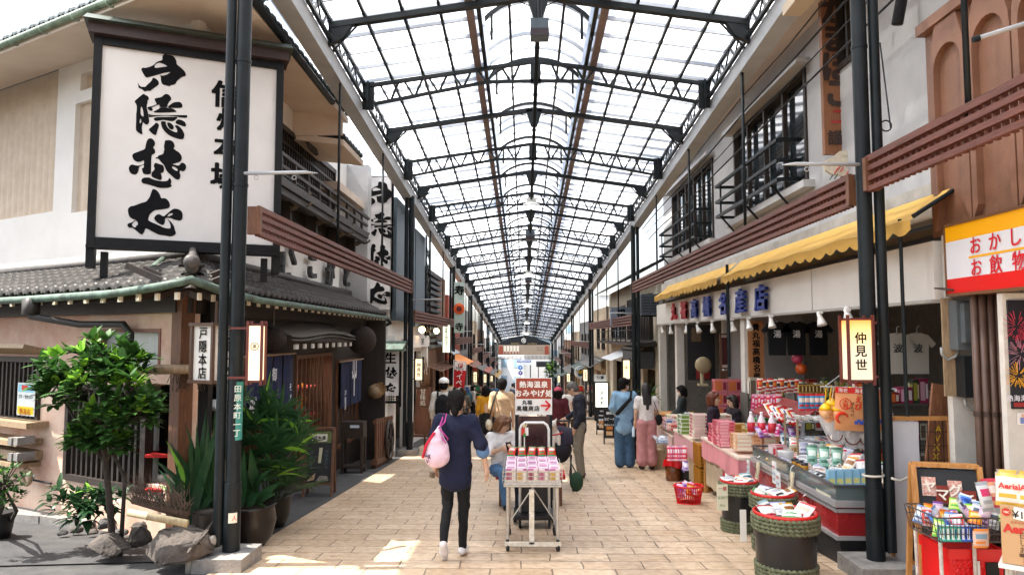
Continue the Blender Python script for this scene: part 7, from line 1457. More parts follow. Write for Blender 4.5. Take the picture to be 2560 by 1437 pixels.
# ---- barrels
def barrel(c,r,h,lab,packs):
 c=Vector(c);t=thing('rope_barrel',lab,'barrel',c,'black rope bound barrels');mb=MB();mb.lathe(c,[(r*.88,0),(r*.93,h*.1),(r*.985,h*.8),(r*.97,h*.98)],32);mb.build('barrel_body',mat('barrel_black',(.010,.010,.011),.3,var=.3,scale=4),t,True)
 for lo,n in((.0,4),(.74,4)):
  mb=MB()
  for k in range(n):
   z=h*lo+.033*k+.02;rr=r*(.885+.1*min(1,z/h/.8))+.008
   pts=[c+Vector(((rr+.006*math.sin(a*36+k))*math.cos(a),(rr+.006*math.sin(a*36+k))*math.sin(a),z+.006*math.cos(a*36+k)))for a in[i*2*math.pi/144 for i in range(145)]];mb.tube(pts,.0165,7,False)
  mb.build('rope_band',mat('green_straw_rope',(.07,.08,.04),.95,scale=25,col2=(.17,.175,.10),bump=.6,bscale=90),t,True)
 mb=MB();mb.lathe(c+Z_*h,[(r*.9,-.03),(r*1.02,-.01),(r*1.03,.01),(r*.96,.018),(r*.93,-.06)],32);mb.build('red_rim',P('c02420',.35),t,True);mb=MB();mb.lathe(c+Z_*(h-.07),[(.001,0),(r*.93,0)],24);mb.build('inner_tray',P('7a2018',.5),t)
 for i in range(packs):
  a=i*2.4;q=c+Vector((r*.55*math.cos(a)*(i>0),r*.5*math.sin(a)*(i>0),h-.02+.02*(i % 3)));cc=pal[(i*2+int(c.y*3))% 7];snack(q,.16,.2,.05,basis(R(rnd.uniform(-80,80)),R(rnd.uniform(45,85)),R(rnd.uniform(-15,15))),('dfe0d8',cc[1],cc[2]),'%s packet lying in the %s' %(cc[3],lab),'%s packets in the %s' %(cc[3],lab))
barrel((2.25,6.38,S(6.38)),.262,.55,'nearest black barrel bound with rope',7);barrel((2.50,7.42,S(7.42)),.21,.56,'middle black barrel bound with rope',6);barrel((2.44,8.38,S(8.38)),.205,.56,'farthest black barrel bound with rope',6)
p=atY(1806,1245,8.1);flat_sign('price_card','cream price card hung on the farthest barrel','card',(p.x-.06,p.y,p.z-.13),(p.x+.06,p.y,p.z+.15),X_,P('d8d4b8',.6),[('一個',.5,.85,.045,.02,False,P('b02a2a',.6)),('五百円',.5,.5,.035,.01,False,P('4a6a3a',.6)),('税込',.5,.2,.03,.01,False,P('4a6a3a',.6))],.006)
p=atY(1858,1300,7.1);flat_sign('price_card','white card hung edge on beside the middle barrel','card',(p.x-.03,p.y,p.z-.2),(p.x+.03,p.y,p.z+.1),X_,P('e0ded4',.6),(),.006)
# ---- red basket, tray, bin, cartons
c=onG(1729,1262);c.y+=.18;c.z=S(c.y);t=thing('red_basket','red plastic basket heaped with packets on the street','basket',c);mb=MB();n=36
for i in range(n):a=2*math.pi*i/n;u=Vector((math.cos(a),math.sin(a)*.85,0));mb.bar(c+u*.155+Z_*.0,c+u*.20+Z_*.25,.012,.006)
for z,r_,w_ in((.01,.157,.02),(.09,.173,.008),(.16,.187,.008),(.24,.2,.03)):mb.tube([c+Vector((r_*math.cos(a),r_*.85*math.sin(a),z))for a in[k*.2094 for k in range(31)]],w_*.5,5,False)
mb.lathe(c+Z_*.004,[(.001,0),(.155,0)],20);mb.build('basket_body',P('d01a22',.35),t)
for i in range(11):a=i*2.4;q=c+Vector((.11*math.cos(a)*(i>1),.09*math.sin(a)*(i>1),.16+.02*(i % 4)));cc=(('d83a80','e8d8e0','e8a8c8'),('b898d0','e8e0f0','7a4aa0'),('e0a030','d83a30','f0e0c0'))[i % 3];snack(q,.13,.17,.05,basis(R(rnd.uniform(-70,70)),R(rnd.uniform(10,70)),R(rnd.uniform(-25,25))),cc,'pink, purple or orange packet in the red basket','packets in the red basket')
c=onG(1748,1208);t=thing('black_tray','low black tray of purple packets behind the red basket','tray',c+Y_*.2);mb=MB();mb.box(c+Y_*.25+Z_*.1,(.46,.42,.2));mb.build('tray_body',P('17191a',.5),t)
for i in range(12):snack(c+Vector((-.18+.085*(i % 5),.12+.11*(i//5),.25)),.1,.2,.04,basis(R(-15),R(35)),(('c8b8dc','8a6ab0','e8e0f0'),('d8c8e4','6a4a90','f0e8f4'))[i % 2],'lilac packet leaning in the black tray','lilac packets in the black tray')
c=onG(1688,1203)+Y_*.15;c.z=S(c.y);t=thing('waste_bin','amber brown bin with a red bag over its rim','bin',c);mb=MB();mb.lathe(c,[(.12,0),(.13,.02),(.145,.36),(.001,.36)],20);mb.build('bin_body',mat('amber_plastic',(.16,.05,.012),.25,var=.3),t,True);mb=MB();mb.grid(lambda u,v:c+Vector(((.152+.012*math.sin(u*40)+.02*v)*math.cos(u*6.2832),(.152+.012*math.sin(u*40)+.02*v)*math.sin(u*6.2832),.37-.12*v-.02*math.sin(u*17))),48,3);mb.build('red_bag',P('c01820',.3),t,True)
for i,(px,py,w_,h_,d_)in enumerate(((1652,1172,.34,.10,.3),(1655,1150,.26,.26,.28),(1622,1130,.22,.22,.25))):
 c=onG(px,py if i !=1 else 1172)+Y_*.2;c.z=S(c.y)+(.105 if i==1 else .003);mb=MB();mb.box(c+Z_*h_/2,(w_,d_,h_),R(-4),0);mb.box(c+Z_*(h_+.003),(w_*.2,d_*1.005,.004),R(-4),1);tag(mb.build('carton',[mat('kraft_card',(.42,.29,.17),.8,var=.12,scale=4),P('c8b088',.4)],None,base=c),('flat pale crate under the brown carton by the sweets table','brown carton stacked on the flat crate by the sweets table','small brown carton behind the woman in pink trousers')[i],'carton')
for i in range(6):p=atY(1640+8*i,1095+5*(i % 2),14.0);snack(p,.13,.16,.06,basis(R(rnd.uniform(-60,60)),R(50)),('d4d8dc','6a8ab0','e8eaec'),'clear packet heaped over the cartons','clear packets over the cartons')
# ---- hanging snack bags above the freezer
Yb=7.15;t=thing('hanging_rail','thin metal rail carrying the hanging snack bags','rail',atY(2120,966,Yb));mb=MB();mb.tube([atY(2052,966,Yb),atY(2240,972,Yb)],.008,6);mb.tube([atY(2062,966,Yb),atY(2110,930,Yb+.4)],.006,5);mb.tube([atY(2156,900,6.5),atY(2160,968,Yb)],.005,5);mb.build('rail',steelgrey,t)
for i,(px,lab)in enumerate(((2128,'big orange prawn cracker bag with a red header nearest the column'),(2150,'second orange prawn cracker bag half behind the first'),(2172,'third orange prawn cracker bag partly behind the column'))):
 y=Yb-.05+.07*i;c=atY(px,1022,y);s=y/1800;w_,h_=78*s,105*s
 t=thing('prawn_cracker_bag',lab,'snack bag',c,'orange prawn cracker bags');m3=basis(R(8*i-4),0,R(3));mb=MB()
 for sg_ in(1,-1):mb.grid(lambda u,v:c+m3 @ Vector(((u-.5)*w_,(v-.5)*h_,sg_*.028*math.sin(math.pi*u)**.6*math.sin(math.pi*min(1,v*1.12))**.6 if v<.89 else 0)),8,9)
 mb.build('bag',P('d89868',.3),t,True)
 mb=MB();q=lambda x,z,o=.034:c+m3 @ Vector((x*w_,z*h_,o));mb.quad(q(-.5,.36,.006),q(.5,.36,.006),q(.5,.5,.006),q(-.5,.5,.006),m=0);mb.tube([q(-.22+.17*math.cos(a),.12+.13*math.sin(a))for a in[k*.4 for k in range(17)]],.004,5,m=1);mb.text('大判',q(-.22,.12),m3 @ X_,m3 @ Y_,.05,.03,True,.9,m=1);mb.text('えび',q(.18,.15),m3 @ X_,m3 @ Y_,.07,.05,True,1,m=1);mb.text('せんべい',q(.0,.0),m3 @ X_,m3 @ Y_,.035,.02,True,1,m=2)
 mb.tube([q(-.3+.17*math.cos(a),-.22+.12*math.sin(a))for a in[.3+k*.4 for k in range(11)]],[.006+.010*math.sin(k*.31)for k in range(11)],7,m=1)
 for k in range(4):mb.box(q(.12+.08*k,-.3+.04*(k % 2)),(.03,.008,.03),None,3)
 mb.text('海老',q(-.28,.43,.012),m3 @ X_,m3 @ Y_,.045,.02,m=4);mb.text('海老',q(.22,.43,.012),m3 @ X_,m3 @ Y_,.045,.02,m=4);mb.build('print',[P('d02a2a',.35),P('d03018',.4),ink,P('3a5ab8',.4),P('f0e4dc',.5)],t)
 mb=MB();mb.tube([c+m3 @ Vector((0,h_*.5,0)),Vector((c.x,Yb,atY(px,967,Yb).z))],.004,5);mb.build('hook',P('d8c830',.5),t)
for i,(px,py,sz)in enumerate(((2064,1028,.062),(2080,1018,.07),(2094,1030,.066),(2072,1042,.06))):
 c=atY(px,py,Yb+.05*(i % 2));t=thing('net_bag','yellow topped net bag of crackers on the rail, %s of four' %('first','second','third','lowest')[i],'net bag',c,'yellow net bags on the rail');mb=MB();mb.lathe(c,[(.01,-sz*1.2),(sz*.8,-sz*.8),(sz,0),(sz*.75,sz*.7),(.015,sz*1.25)],14);mb.build('net',mat('orange_crackers',(.72,.28,.08),.4,scale=24,col2=(.80,.55,.35)),t,True);mb=MB();mb.lathe(c+Z_*sz*.25,[(sz*1.0,0),(sz*.78,sz*.5),(.016,sz*1.05)],14);mb.tube([c+Z_*sz*1.25,Vector((c.x+.01,Yb,atY(px,968,Yb).z))],.006,5);mb.build('yellow_tie',P('e0b010',.4),t,True)
film=mat('clear_film',(.80,.80,.82),.15,spec=.6)
def film_mat():
 m=bpy.data.materials.new('clear_bag_film');m.use_nodes=True;n,l=m.node_tree.nodes,m.node_tree.links;b=n['Principled BSDF'];b.inputs['Base Color'].default_value=(.75,.76,.78,1);b.inputs['Roughness'].default_value=.12;b.inputs['Alpha'].default_value=.38;return m
filmm=film_mat()
for i,(px,py,w_,h_)in enumerate(((2085,1075,.24,.30),(2130,1085,.26,.28),(2165,1090,.24,.26))):
 c=atY(px,py,Yb+.02+.03*i);m3=basis(R(10*i-10),0,R(-12+10*i));t=thing('clear_bag','clear cellophane gift bag hung below the snack bags, %s' %('leftmost','middle','closest to the column')[i],'bag',c,'clear cellophane bags');mb=MB()
 for s_ in(1,-1):mb.grid(lambda u,v:c+m3 @ Vector(((u-.5)*w_*(1-.5*(1-v)),(v-.5)*h_,s_*.04*math.sin(math.pi*u)*math.sin(math.pi*v)+.006*math.sin(u*20+v*13))),8,8)
 mb.build('film',filmm,t,True);mb=MB()
 for k in range(3):q=c+m3 @ Vector((w_*rnd.uniform(-.2,.2),h_*rnd.uniform(-.25,.2),0));mb.box(q,(.05,.02,.05),rnd.random())
 mb.tube([c+m3 @ Vector((w_*.3*math.cos(a),h_*.05+h_*.3*math.sin(a)-h_*.1,.02))for a in[3.3+k*.28 for k in range(10)]],.006,5,m=1);mb.build('contents',[P('dcd4cc',.6),P('6a3a28',.6)],t);mb=MB();mb.tube([c+m3 @ Vector((0,h_*.5,0)),Vector((c.x,Yb,atY(px,968,Yb).z))],.003,4);mb.build('string',P('e0e0e0',.6),t)
# inner shelves
for i,(y,px,lab)in enumerate(((12.0,1965,'shelf of boxed toys at the back of the shop below the black shirts'),(11.0,2090,'dim shelf of souvenirs deep inside the shop behind the hanging bags'),(9.2,2260,'dim shelf of small goods behind the wire partition'))):
 p=atY(px,955,y);t=thing('shop_shelf',lab,'shelf',(p.x,y,S(y)),'shelves inside the souvenir shop');g=S(y);mb=MB()
 for z in(.5,.95,1.4):mb.box((p.x,y+.1,g+z),(1.3,.4,.025))
 for s_ in(-1,1):mb.box((p.x+s_*.65,y+.1,g+.75),(.03,.4,1.5))
 mb.build('shelf_frame',P('5a564f',.6),t);r=random.Random(i+3)
 for z in(.515,.965,1.415):
  x=p.x-.6
  while x<p.x+.5:
   w_=r.uniform(.08,.17);h_=r.uniform(.12,.34);cc=r.choice((('8a2a24','d8703a','e0d0c0'),('b8b0a0','6a5a4a','d8d0c0'),('3a4a3a','a8a040','d0c8a0'),('a03a5a','e0b0c0','e8e0e0'),('d8d0c8','a83a30','3a3a40')));goods_box((x+w_/2,y+.05,g+z),(w_*.92,.16,h_),0,cc,'small souvenir box on the %s' %(' '.join(lab.split()[:8])),'boxes on the %s' % lab);x+=w_
for i,(px,py,c)in enumerate(((1993,896,'b8405a'),(2003,922,'d8602a'))):mb=MB();p=atY(px,py,11.6);mb.ball(p,.09,16);tag(mb.build('toy_ball',P(c,.35),None,True,base=p),('pink ball on top of the toy shelf','orange ball under the pink ball in the shop')[i],'ball')
# ---- right edge stall: chalkboard, wire basket, red crate, carton
t,q,ux,uy=aboard('chalkboard_stand','orange framed chalkboard with kana cards at the lower right',(3.30,5.80,S(5.80)),.46,1.02,R(-14),orangewood,chalk,depth=.42)
mb=MB()
for i,(ch,x,z,m)in enumerate((('ヤ',-.13,.86,0),('マ',-.04,.80,1),('グ',.05,.84,0),('チ',.14,.77,1))):mb.quad(q(x-.05,z-.07,.008),q(x+.05,z-.07,.008),q(x+.05,z+.07,.008),q(x-.05,z+.07,.008),m=m);mb.text(ch,q(x,z,.012),ux,uy,.10,.03,m=2)
for a_,b_,r_,m in((-.10,.42,.055,3),(-.10,.48,.04,3),(-.02,.36,.07,4),(-.02,.36,.045,5),(.12,.42,.05,6),(.12,.48,.03,6)):mb.lathe(q(a_,b_,.006),[(.001,.008),(r_,.004),(r_,0)],18,m=m,axis=ux.cross(uy))
mb.text('熱海で楽しい一日',q(-.02,.255,.01),ux,uy,.05,.02,m=7);mb.build('artwork',[mat('checked_card',(.45,.12,.08),.7,scale=60,col2=(.75,.6,.5)),P('7a2a1c',.6),P('e8dfcf',.6),P('9a5a30',.7),P('6a8a78',.7),P('b06a58',.7),P('d0a050',.7),P('d8d8d8',.7)],t)
Yw=5.35;a,b=atY(2262,1285,Yw),atY(2500,1330,Yw);x0,x1=a.x+.10,b.x+.03;y0,y1=5.12,5.55;g=S(5.3);zt=atY(2300,1262,5.5).z;zb=zt-.17
t=thing('wire_basket_stand','wire basket on rusty legs heaped with sweets at the lower right','basket stand',((x0+x1)/2,5.35,g));mb=MB();n=22
def ring(z,i):return[(x0+i,y0+i,z),(x1-i,y0+i,z),(x1-i,y1-i,z),(x0+i,y1-i,z),(x0+i,y0+i,z)]
for z,i,r_ in((zt,0,.006),(zt-.06,.012,.003),(zt-.115,.022,.003),(zb,.035,.005)):
 for p,q_ in zip(ring(z,i),ring(z,i)[1:]):mb.tube([p,q_],r_,5)
for k in range(n+1):
 x=x0+(x1-x0)*k/n;xi=x0+.035+(x1-x0-.07)*k/n
 for ya,yb in((y0,y0+.035),(y1,y1-.035)):mb.tube([(x,ya,zt),(xi,yb,zb)],.0025,4,False)
 mb.tube([(xi,y0+.035,zb),(xi,y1-.035,zb)],.0025,4,False)
for k in range(9):
 y=y0+(y1-y0)*k/8
 for xa,xb in((x0,x0+.035),(x1,x1-.035)):mb.tube([(xa,y,zt),(xb,y,zb)],.0025,4,False)
tag(mb.build('wire_basket',mat('basket_wire',(.10,.09,.085),.4,metal=.5),t),kind='stuff');
for(x,y)in((x0+.05,y0+.06),(x1-.05,y0+.06),(x0+.05,y1-.05),(x1-.05,y1-.05),((x0+x1)/2-.02,y0+.06)):mb=MB();mb.tube([(x,y,zb),(x+.01,y,g-.02)],.013,8);mb.build('leg',mat('rusty_leg',(.30,.26,.22),.6,scale=18,col2=(.5,.46,.42)),t)
cc=(('b8e060','5aa030','e8f0c0','lime green'),('5a8ad8','d8e4f4','2a4aa0','blue'),('d84a4a','f0d0c8','e8e8e8','red'),('c8d8e8','6a8ac0','e8f0f8','pale blue'),('e8a020','d86a20','f4e0a0','orange'),('d8b8d8','7a4a90','f0e0f0','lilac'),('e0e4e8','a8b0b8','4a5a6a','silver white'))
for i in range(30):
 u,v=(i % 8+.5)/8,(i//8+.5)/4;c=cc[i % 7];snack((x0+.04+(x1-x0-.1)*u,y0+.06+(y1-y0-.12)*v,zb+.07+.05*v+.015*(i % 3)+.06*(u>.55)),.085,.13,.035,basis(R(rnd.uniform(-50,50)),R(rnd.uniform(5,60)),R(rnd.uniform(-20,20))),c[:3],c[3]+' sweet packet heaped in the wire basket',c[3]+' packets in the wire basket')
for k in range(9):goods_box((x0+.06+.035*k,y0+.055,zb+.005),(.033,.05,.10),0,(('3ab0a0','d8f0ec','2a6a8a'),('3a6ad0','d8e4f8','1a3a90'))[k>3],'small %s carton in the front row of the wire basket' %('teal','blue')[k>3],'%s cartons in the wire basket' %('teal','blue')[k>3])
c=atY(2452,1345,5.08);snack(c,.11,.13,.03,basis(0,0),('d8b8a8','e08a40','7a9ab0'),'small clear packet clipped to the front of the wire basket',None)
# red bottle crate
t=thing('bottle_crate','red plastic bottle crate under the wire basket','crate',(3.35,5.35,S(5.35)));a,b=atY(2335,1375,5.2),atY(2520,1375,5.2);xa,xb=a.x+.10,b.x-.02;ya,yb=5.2,5.58;g=S(5.4)-.0;zt=atY(2400,1372,5.2).z;redc=P('c81418',.35);mb=MB()
mb.box2((xa,ya,zt-.07),(xb,ya+.02,zt));mb.box2((xa,yb-.02,zt-.07),(xb,yb,zt));mb.box2((xa,ya+.02,zt-.07),(xa+.02,yb-.02,zt));mb.box2((xb-.02,ya+.02,zt-.07),(xb,yb-.02,zt))
mb.box2((xa+.01,ya+.012,g),(xb-.01,ya+.03,zt-.07));mb.box2((xa+.01,yb-.03,g),(xb-.01,yb-.012,zt-.07));mb.box2((xa+.012,ya+.03,g),(xa+.03,yb-.03,zt-.07));mb.box2((xb-.03,ya+.03,g),(xb-.012,yb-.03,zt-.07));mb.box2((xa+.02,ya+.02,zt-.035),(xb-.02,yb-.02,zt-.02))
for r_ in range(3):
 for k in range(5):x=xa+.06+(xb-xa-.1)*.5*k/4+.02*(r_ % 2);z=zt-.1-.06*r_;mb.tube([(x+.026*math.cos(a_),ya+.008,z+.026*math.sin(a_))for a_ in[i*1.047 for i in range(7)]],.006,5)
mb.build('crate_body',redc,t);mb=MB();mb.box2((xa+(xb-xa)*.66,ya-.002,zt-.19),(xa+(xb-xa)*.88,ya+.012,zt-.09));mb.build('hand_hole',voidm,t);mb=MB();mb.box2((xa+(xb-xa)*.48,ya-.004,zt-.2),(xa+(xb-xa)*.54,ya+.012,zt-.08));mb.build('label_tag',P('d8d8d8',.5),t)
# carton with price
Yc=4.72;A=[atY(px,py,Yc)for px,py in((2506,1405),(2560,1425),(2550,1278),(2491,1262))];t=thing('snack_carton','upright brown snack carton with red lettering and a price card','carton',A[0]);ex=(A[1]-A[0]).normalized();ex=Vector((ex.x,0,0)).normalized();c0=A[0];W_,H_=.23,A[3].z-A[0].z
kr=mat('kraft_card2',(.45,.28,.14),.8,var=.06,scale=3);rot=Matrix.Rotation(R(-38),3,'Z');ex=rot @ X_;ey=rot @ Y_
zb2=c0.z;mb=MB();mb.prism([c0,c0+ex*W_,c0+ex*W_+ey*.3,c0+ey*.3][::-1],(0,0,H_));mb.build('card_body',kr,t)
mb=MB();fp=lambda u,v,o=.004:c0+ex*W_*u+Z_*H_*v-ey*o
mb.text('Aerial',fp(.42,.62),ex,Z_,.07,.05,m=0);mb.text('エアリアル',fp(.42,.73),ex,Z_,.018,.02,m=0);mb.text('白しお',fp(.5,.4),ex,Z_,.045,.01,True,1,m=1);mb.text('12入',fp(.72,.06),ex,Z_,.05,.02,m=0);mb.quad(fp(.4,.15),fp(.85,.15),fp(.85,.21),fp(.4,.21),m=1);mb.lathe(fp(.14,.9),[(.001,.003),(.024,.002)],14,m=0,axis=-ey);mb.text('YBC',fp(.14,.9,.008),ex,Z_,.018,.02,m=2)
mb.build('print',[P('b02820',.6),P('4a3020',.6),P('e0d0b8',.6)],t)
mb=MB();mb.prism([fp(.3,.8,.006),fp(.78,.76,.006),fp(.80,.97,.006),fp(.32,1.01,.006)],-ey*.003);mb.build('price_card',P('e0ddd4',.6),t);mb=MB();mb.text('¥140',fp(.55,.88,.012),ex,Z_,.062,.01);mb.build('price_lettering',ink,t)
t=thing('carton_stand','low white stand that carries the brown snack carton','stand',(c0.x,Yc,S(Yc)));mb=MB();mb.box(c0+ex*.13+ey*.16-Z_*.017,(.3,.36,.026),rot);mb.build('board',P('d8d4cc',.6),t)
for u_ in(.02,.24):
 for v_ in(.03,.3):mb=MB();q=c0+ex*u_+ey*v_;mb.tube([(q.x,q.y,S(q.y)),(q.x,q.y,zb2-.03)],.012,8);mb.build('leg',P('b0aca4',.5),t)
for i in range(4):
 p=c0+ex*(.05+.11*(i % 2))+ey*(.08+.14*(i//2))+Z_*(H_+.09);snack(p,.16,.21,.07,basis(R(-40+6*i),R(12)),('d0ccc4','c09a38','c8b8a8'),('white bag with red lettering standing foremost in the open carton','white snack bag right of the foremost one in the carton','white snack bag at the back left of the carton','white snack bag at the back right of the carton')[i],None,txt='Aerial' if i<2 else None)
for i in range(5):p=atY(2462+14*i,1240-8*(i % 2),5.15+.05*i);snack(p,.13,.2,.05,basis(R(rnd.uniform(-30,30)),R(15)),(('d8dce0','a8b0b8','d83a70'),('e0a080','c83a50','f0e0d8'))[i % 2],'clear crackling bag of sweets standing between basket and carton','clear sweet bags by the carton')
# ================================================================== PEOPLE
SKIN=mat('skin',(.58,.36,.25),.55,var=.06,scale=12);HAIR=mat('dark_hair',(.006,.0055,.0055),.62,scale=30,col2=(.012,.010,.010),spec=.1,bump=.5,bscale=70,stretch=(5,5,.8))
def cl(h,**k):return mat('cloth_'+h,tuple((int(h[i:i+2],16)/255)**2.2 for i in(0,2,4)),.9,var=.12,scale=9,bump=.35,bscale=16,**k)
J0=dict(pel=(0,0,.93),wst=(0,.01,1.08),chs=(0,.01,1.27),nck=(0,-.01,1.43),hd=(0,.02,1.575),shL=(-.165,0,1.375),shR=(.165,0,1.375),elL=(-.21,-.03,1.12),elR=(.21,-.03,1.12),wrL=(-.215,.04,.88),wrR=(.215,.04,.88),hpL=(-.085,0,.91),hpR=(.085,0,.91),knL=(-.09,.03,.49),knR=(.09,.03,.49),anL=(-.095,-.02,.08),anR=(.095,-.02,.08),toL=(-.11,.13,.03),toR=(.11,.13,.03))
def hand_prims(w_,d,out,curl,L=.17):
 w_,d,out=Vector(w_),Vector(d).normalized(),Vector(out).normalized();s=d.cross(out).normalized();pr=[('c',w_,w_+d*.05,.026,.03),('c',w_+d*.03+s*.02,w_+d*.075+s*.024,.016,.014),('c',w_+d*.03-s*.02,w_+d*.075-s*.022,.016,.014)]
 for k,l in enumerate((.062,.075,.08,.07)):
  o=w_+d*.08+s*(-.028+.0185*k);d2=(d*math.cos(curl)-out*math.sin(curl));d3=(d*math.cos(curl*2)-out*math.sin(curl*2));m_=o+d2*l*.55;pr+=[('c',o,m_,.0095,.0088),('c',m_,m_+d3*l*.5,.0088,.0075)]
 o=w_+d*.025+s*.03;pr+=[('c',o,o+d*.03+s*.022-out*.01,.012,.0105),('c',o+d*.03+s*.022-out*.01,o+d*.06+s*.028-out*.018,.0105,.009)]
 return pr
def person(lab,xy,h,yaw,top,bottom,shoe,hair='short',pose=None,res=.014,sleeve=1.6,hem=.86,loose=.0,leg=(.085,.06,.05),hcol=None,hy=0,hp=0,grp=None,skirt=None,fingers=True,cuffs=None,bare=None,cap=None,mask=None,face=True,legtop=None,wide=1.0):
 J={k:Vector(v)for k,v in J0.items()}
 for k,v in(pose or{}).items():J[k]=Vector(v)
 x,y=xy;g=S(y);t=thing('person',lab,'person',(x,y,g),grp);M=Matrix.Translation((x,y,g))@ Matrix.Rotation(R(yaw),4,'Z')@ Matrix.Scale(h/1.7,4);T=tuple
 hd=J['hd'];HR=(Matrix.Rotation(R(hy),3,'Z')@ Matrix.Rotation(R(-hp),3,'X'));H=lambda a,b,c:T(hd+HR @ Vector((a,b,c)));HRt=[list(r)for r in HR]
 B=[('e',H(0,-.005,.02),(.077,.094,.095),HRt),('e',H(0,.022,-.04),(.060,.066,.078),HRt),('e',H(0,.055,-.085),(.034,.03,.026),HRt),('c',H(0,.088,.0),H(0,.101,-.028),.010,.015),('e',H(-.078,-.005,-.01),(.012,.02,.032),HRt),('e',H(.078,-.005,-.01),(.012,.02,.032),HRt),('c',T(J['nck']-Z_*.04),H(0,-.02,-.06),.054,.05),('c',T(J['chs']),T(J['nck']-Z_*.05),.11,.06),('c',T(J['pel']),T(J['chs']),.10,.11)]
 for s in 'LR':
  sg_=-1 if s=='L' else 1;B+=[('c',T(J['chs']+Z_*.08),T(J['sh'+s]),.07,.052),('c',T(J['sh'+s]),T(J['el'+s]),.046,.037),('c',T(J['el'+s]),T(J['wr'+s]),.038,.025)]
  d=(J['wr'+s]-J['el'+s]).normalized();out=Vector((sg_,0,0))if abs(d.x)<.7 else Vector((0,0,1))
  out=(out-d*out.dot(d)).normalized()
  if s=='L':B+=hand_prims(J['wr'+s],d,out,.35)if fingers else[('c',T(J['wr'+s]),T(J['wr'+s]+d*.13),.03,.02)]
  else:B+=hand_prims(J['wr'+s],d,out,.35)if fingers else[('c',T(J['wr'+s]),T(J['wr'+s]+d*.13),.03,.02)]
  B+=[('c',T(J['pel']),T(J['hp'+s]),.09,.075),('c',T(J['hp'+s]),T(J['kn'+s]),.072,.048),('c',T(J['kn'+s]),T(J['an'+s]),.05,.033),('c',T(J['an'+s]),T(J['an'+s]*.4+J['to'+s]*.6),.034,.028)]
 sdf_obj('body',B,res*(.75 if fingers else 1),SKIN,t,.018,Mx=M)
    # top
 L=loose;lo=J['pel'].lerp(J['wst'],.5);hemv=J['pel']+(J['wst']-J['pel']).normalized()*(hem-.93)/1.0
 W=wide
 U=[('e',T(J['chs']+Z_*.03),(.165*W+L,.112+L,.16)),('c',T(J['chs']),T(hemv),.105+L,.10+L*1.1),('c',T(J['chs']+X_*.055*W-Z_*.02),T(hemv+X_*.06*W),.085+L,.085+L),('c',T(J['chs']-X_*.055*W-Z_*.02),T(hemv-X_*.06*W),.085+L,.085+L),('c',T(J['chs']+Z_*.10),T(J['nck']-Z_*.035),.09,.06)]
 for s in 'LR':
  U+=[('c',T(J['chs']+Z_*.085),T(J['sh'+s]),.075,.068+L*.4)];a,b,c=J['sh'+s],J['el'+s],J['wr'+s];q=min(1,sleeve);U+=[('c',T(a),T(a.lerp(b,q)),.064+L*.5,.055+L*.7)]
  if sleeve>1:U+=[('c',T(b),T(b.lerp(c,min(.97,sleeve-1))),.054+L*.7,.042+L*.7)]
 sdf_obj('top',U,res,cl(top),t,.03,fuzz=.0065,fscale=17,Mx=M)
 if cuffs:
  for s in 'LR':a,b,c=J['sh'+s],J['el'+s],J['wr'+s];e=b.lerp(c,sleeve-1)if sleeve>1 else a.lerp(b,sleeve);d=(c-b).normalized();sdf_obj('cuff',[('c',T(e-d*.035),T(e+d*.01),.055+L*.7,.055+L*.7)],res,cl(cuffs),t,.01,Mx=M)
 Bt=[('e',T(J['pel']+Z_*.0),(.138+L*.2,.102+L*.2,.11))]
 if skirt:Bt+=[('c',T(J['pel']),(J['pel'].x,J['pel'].y,skirt+.1),.14,.20)]
 for s in 'LR':
  end=J['an'+s];Bt+=[('c',T(J['hp'+s]),T(J['kn'+s]),leg[0]+.012,leg[1]),('c',T(J['kn'+s]),T(end+Z_*(.02 if bare is None else bare)),leg[1],leg[2])]
 sdf_obj('skirt' if skirt else 'trousers',Bt,res,cl(bottom),t,.025,fuzz=.006,fscale=15,Mx=M)
 for s in 'LR':
  a,b=J['an'+s],J['to'+s];d=(b-a);sdf_obj('shoe',[('c',T(a-d.normalized()*.035-Z_*.035),T(a.lerp(b,.5)-Z_*.012),.040,.045),('c',T(a.lerp(b,.5)-Z_*.01),T(b),.045,.034)],res*.8,P(shoe,.5),t,.015,Mx=M)
    # hair
 Hr=[('e',H(0,-.018,.035),(.089,.1,.098),HRt),('e',H(0,-.045,-.02),(.082,.07,.08),HRt)]
 if hair=='bun':Hr+=[('e',H(0,-.10,-.095),(.04,.036,.04),HRt),('c',H(0,-.05,-.02),H(0,-.09,-.08),.062,.035)]
 if hair=='long':Hr+=[('c',H(-.045,-.05,0),T(J['nck']+Vector((-.05,-.09,-.12))),.055,.035),('c',H(.045,-.05,0),T(J['nck']+Vector((.05,-.09,-.12))),.055,.035),('c',H(0,-.06,0),T(J['nck']+Vector((0,-.10,-.22))),.065,.03)]
 if hair=='bob':Hr+=[('c',H(-.06,-.02,.02),H(-.068,-.01,-.09),.045,.035),('c',H(.06,-.02,.02),H(.068,-.01,-.09),.045,.035),('c',H(0,-.06,0),H(0,-.065,-.1),.075,.06),('c',H(-.04,.06,.085),H(.05,.06,.075),.03,.028)]
 if hair=='mop':Hr+=[('e',H(0,-.005,.045),(.1,.108,.098),HRt),('c',H(-.05,.06,.06),H(.05,.06,.06),.03,.03)]
 hm=HAIR if not hcol else mat('hair_'+hcol,tuple((int(hcol[i:i+2],16)/255)**2.2 for i in(0,2,4)),.5,var=.3,scale=30,bump=.4,bscale=60)
 sdf_obj('hair',Hr,res*.8,hm,t,.02,fuzz=.0035,fscale=55,Mx=M)
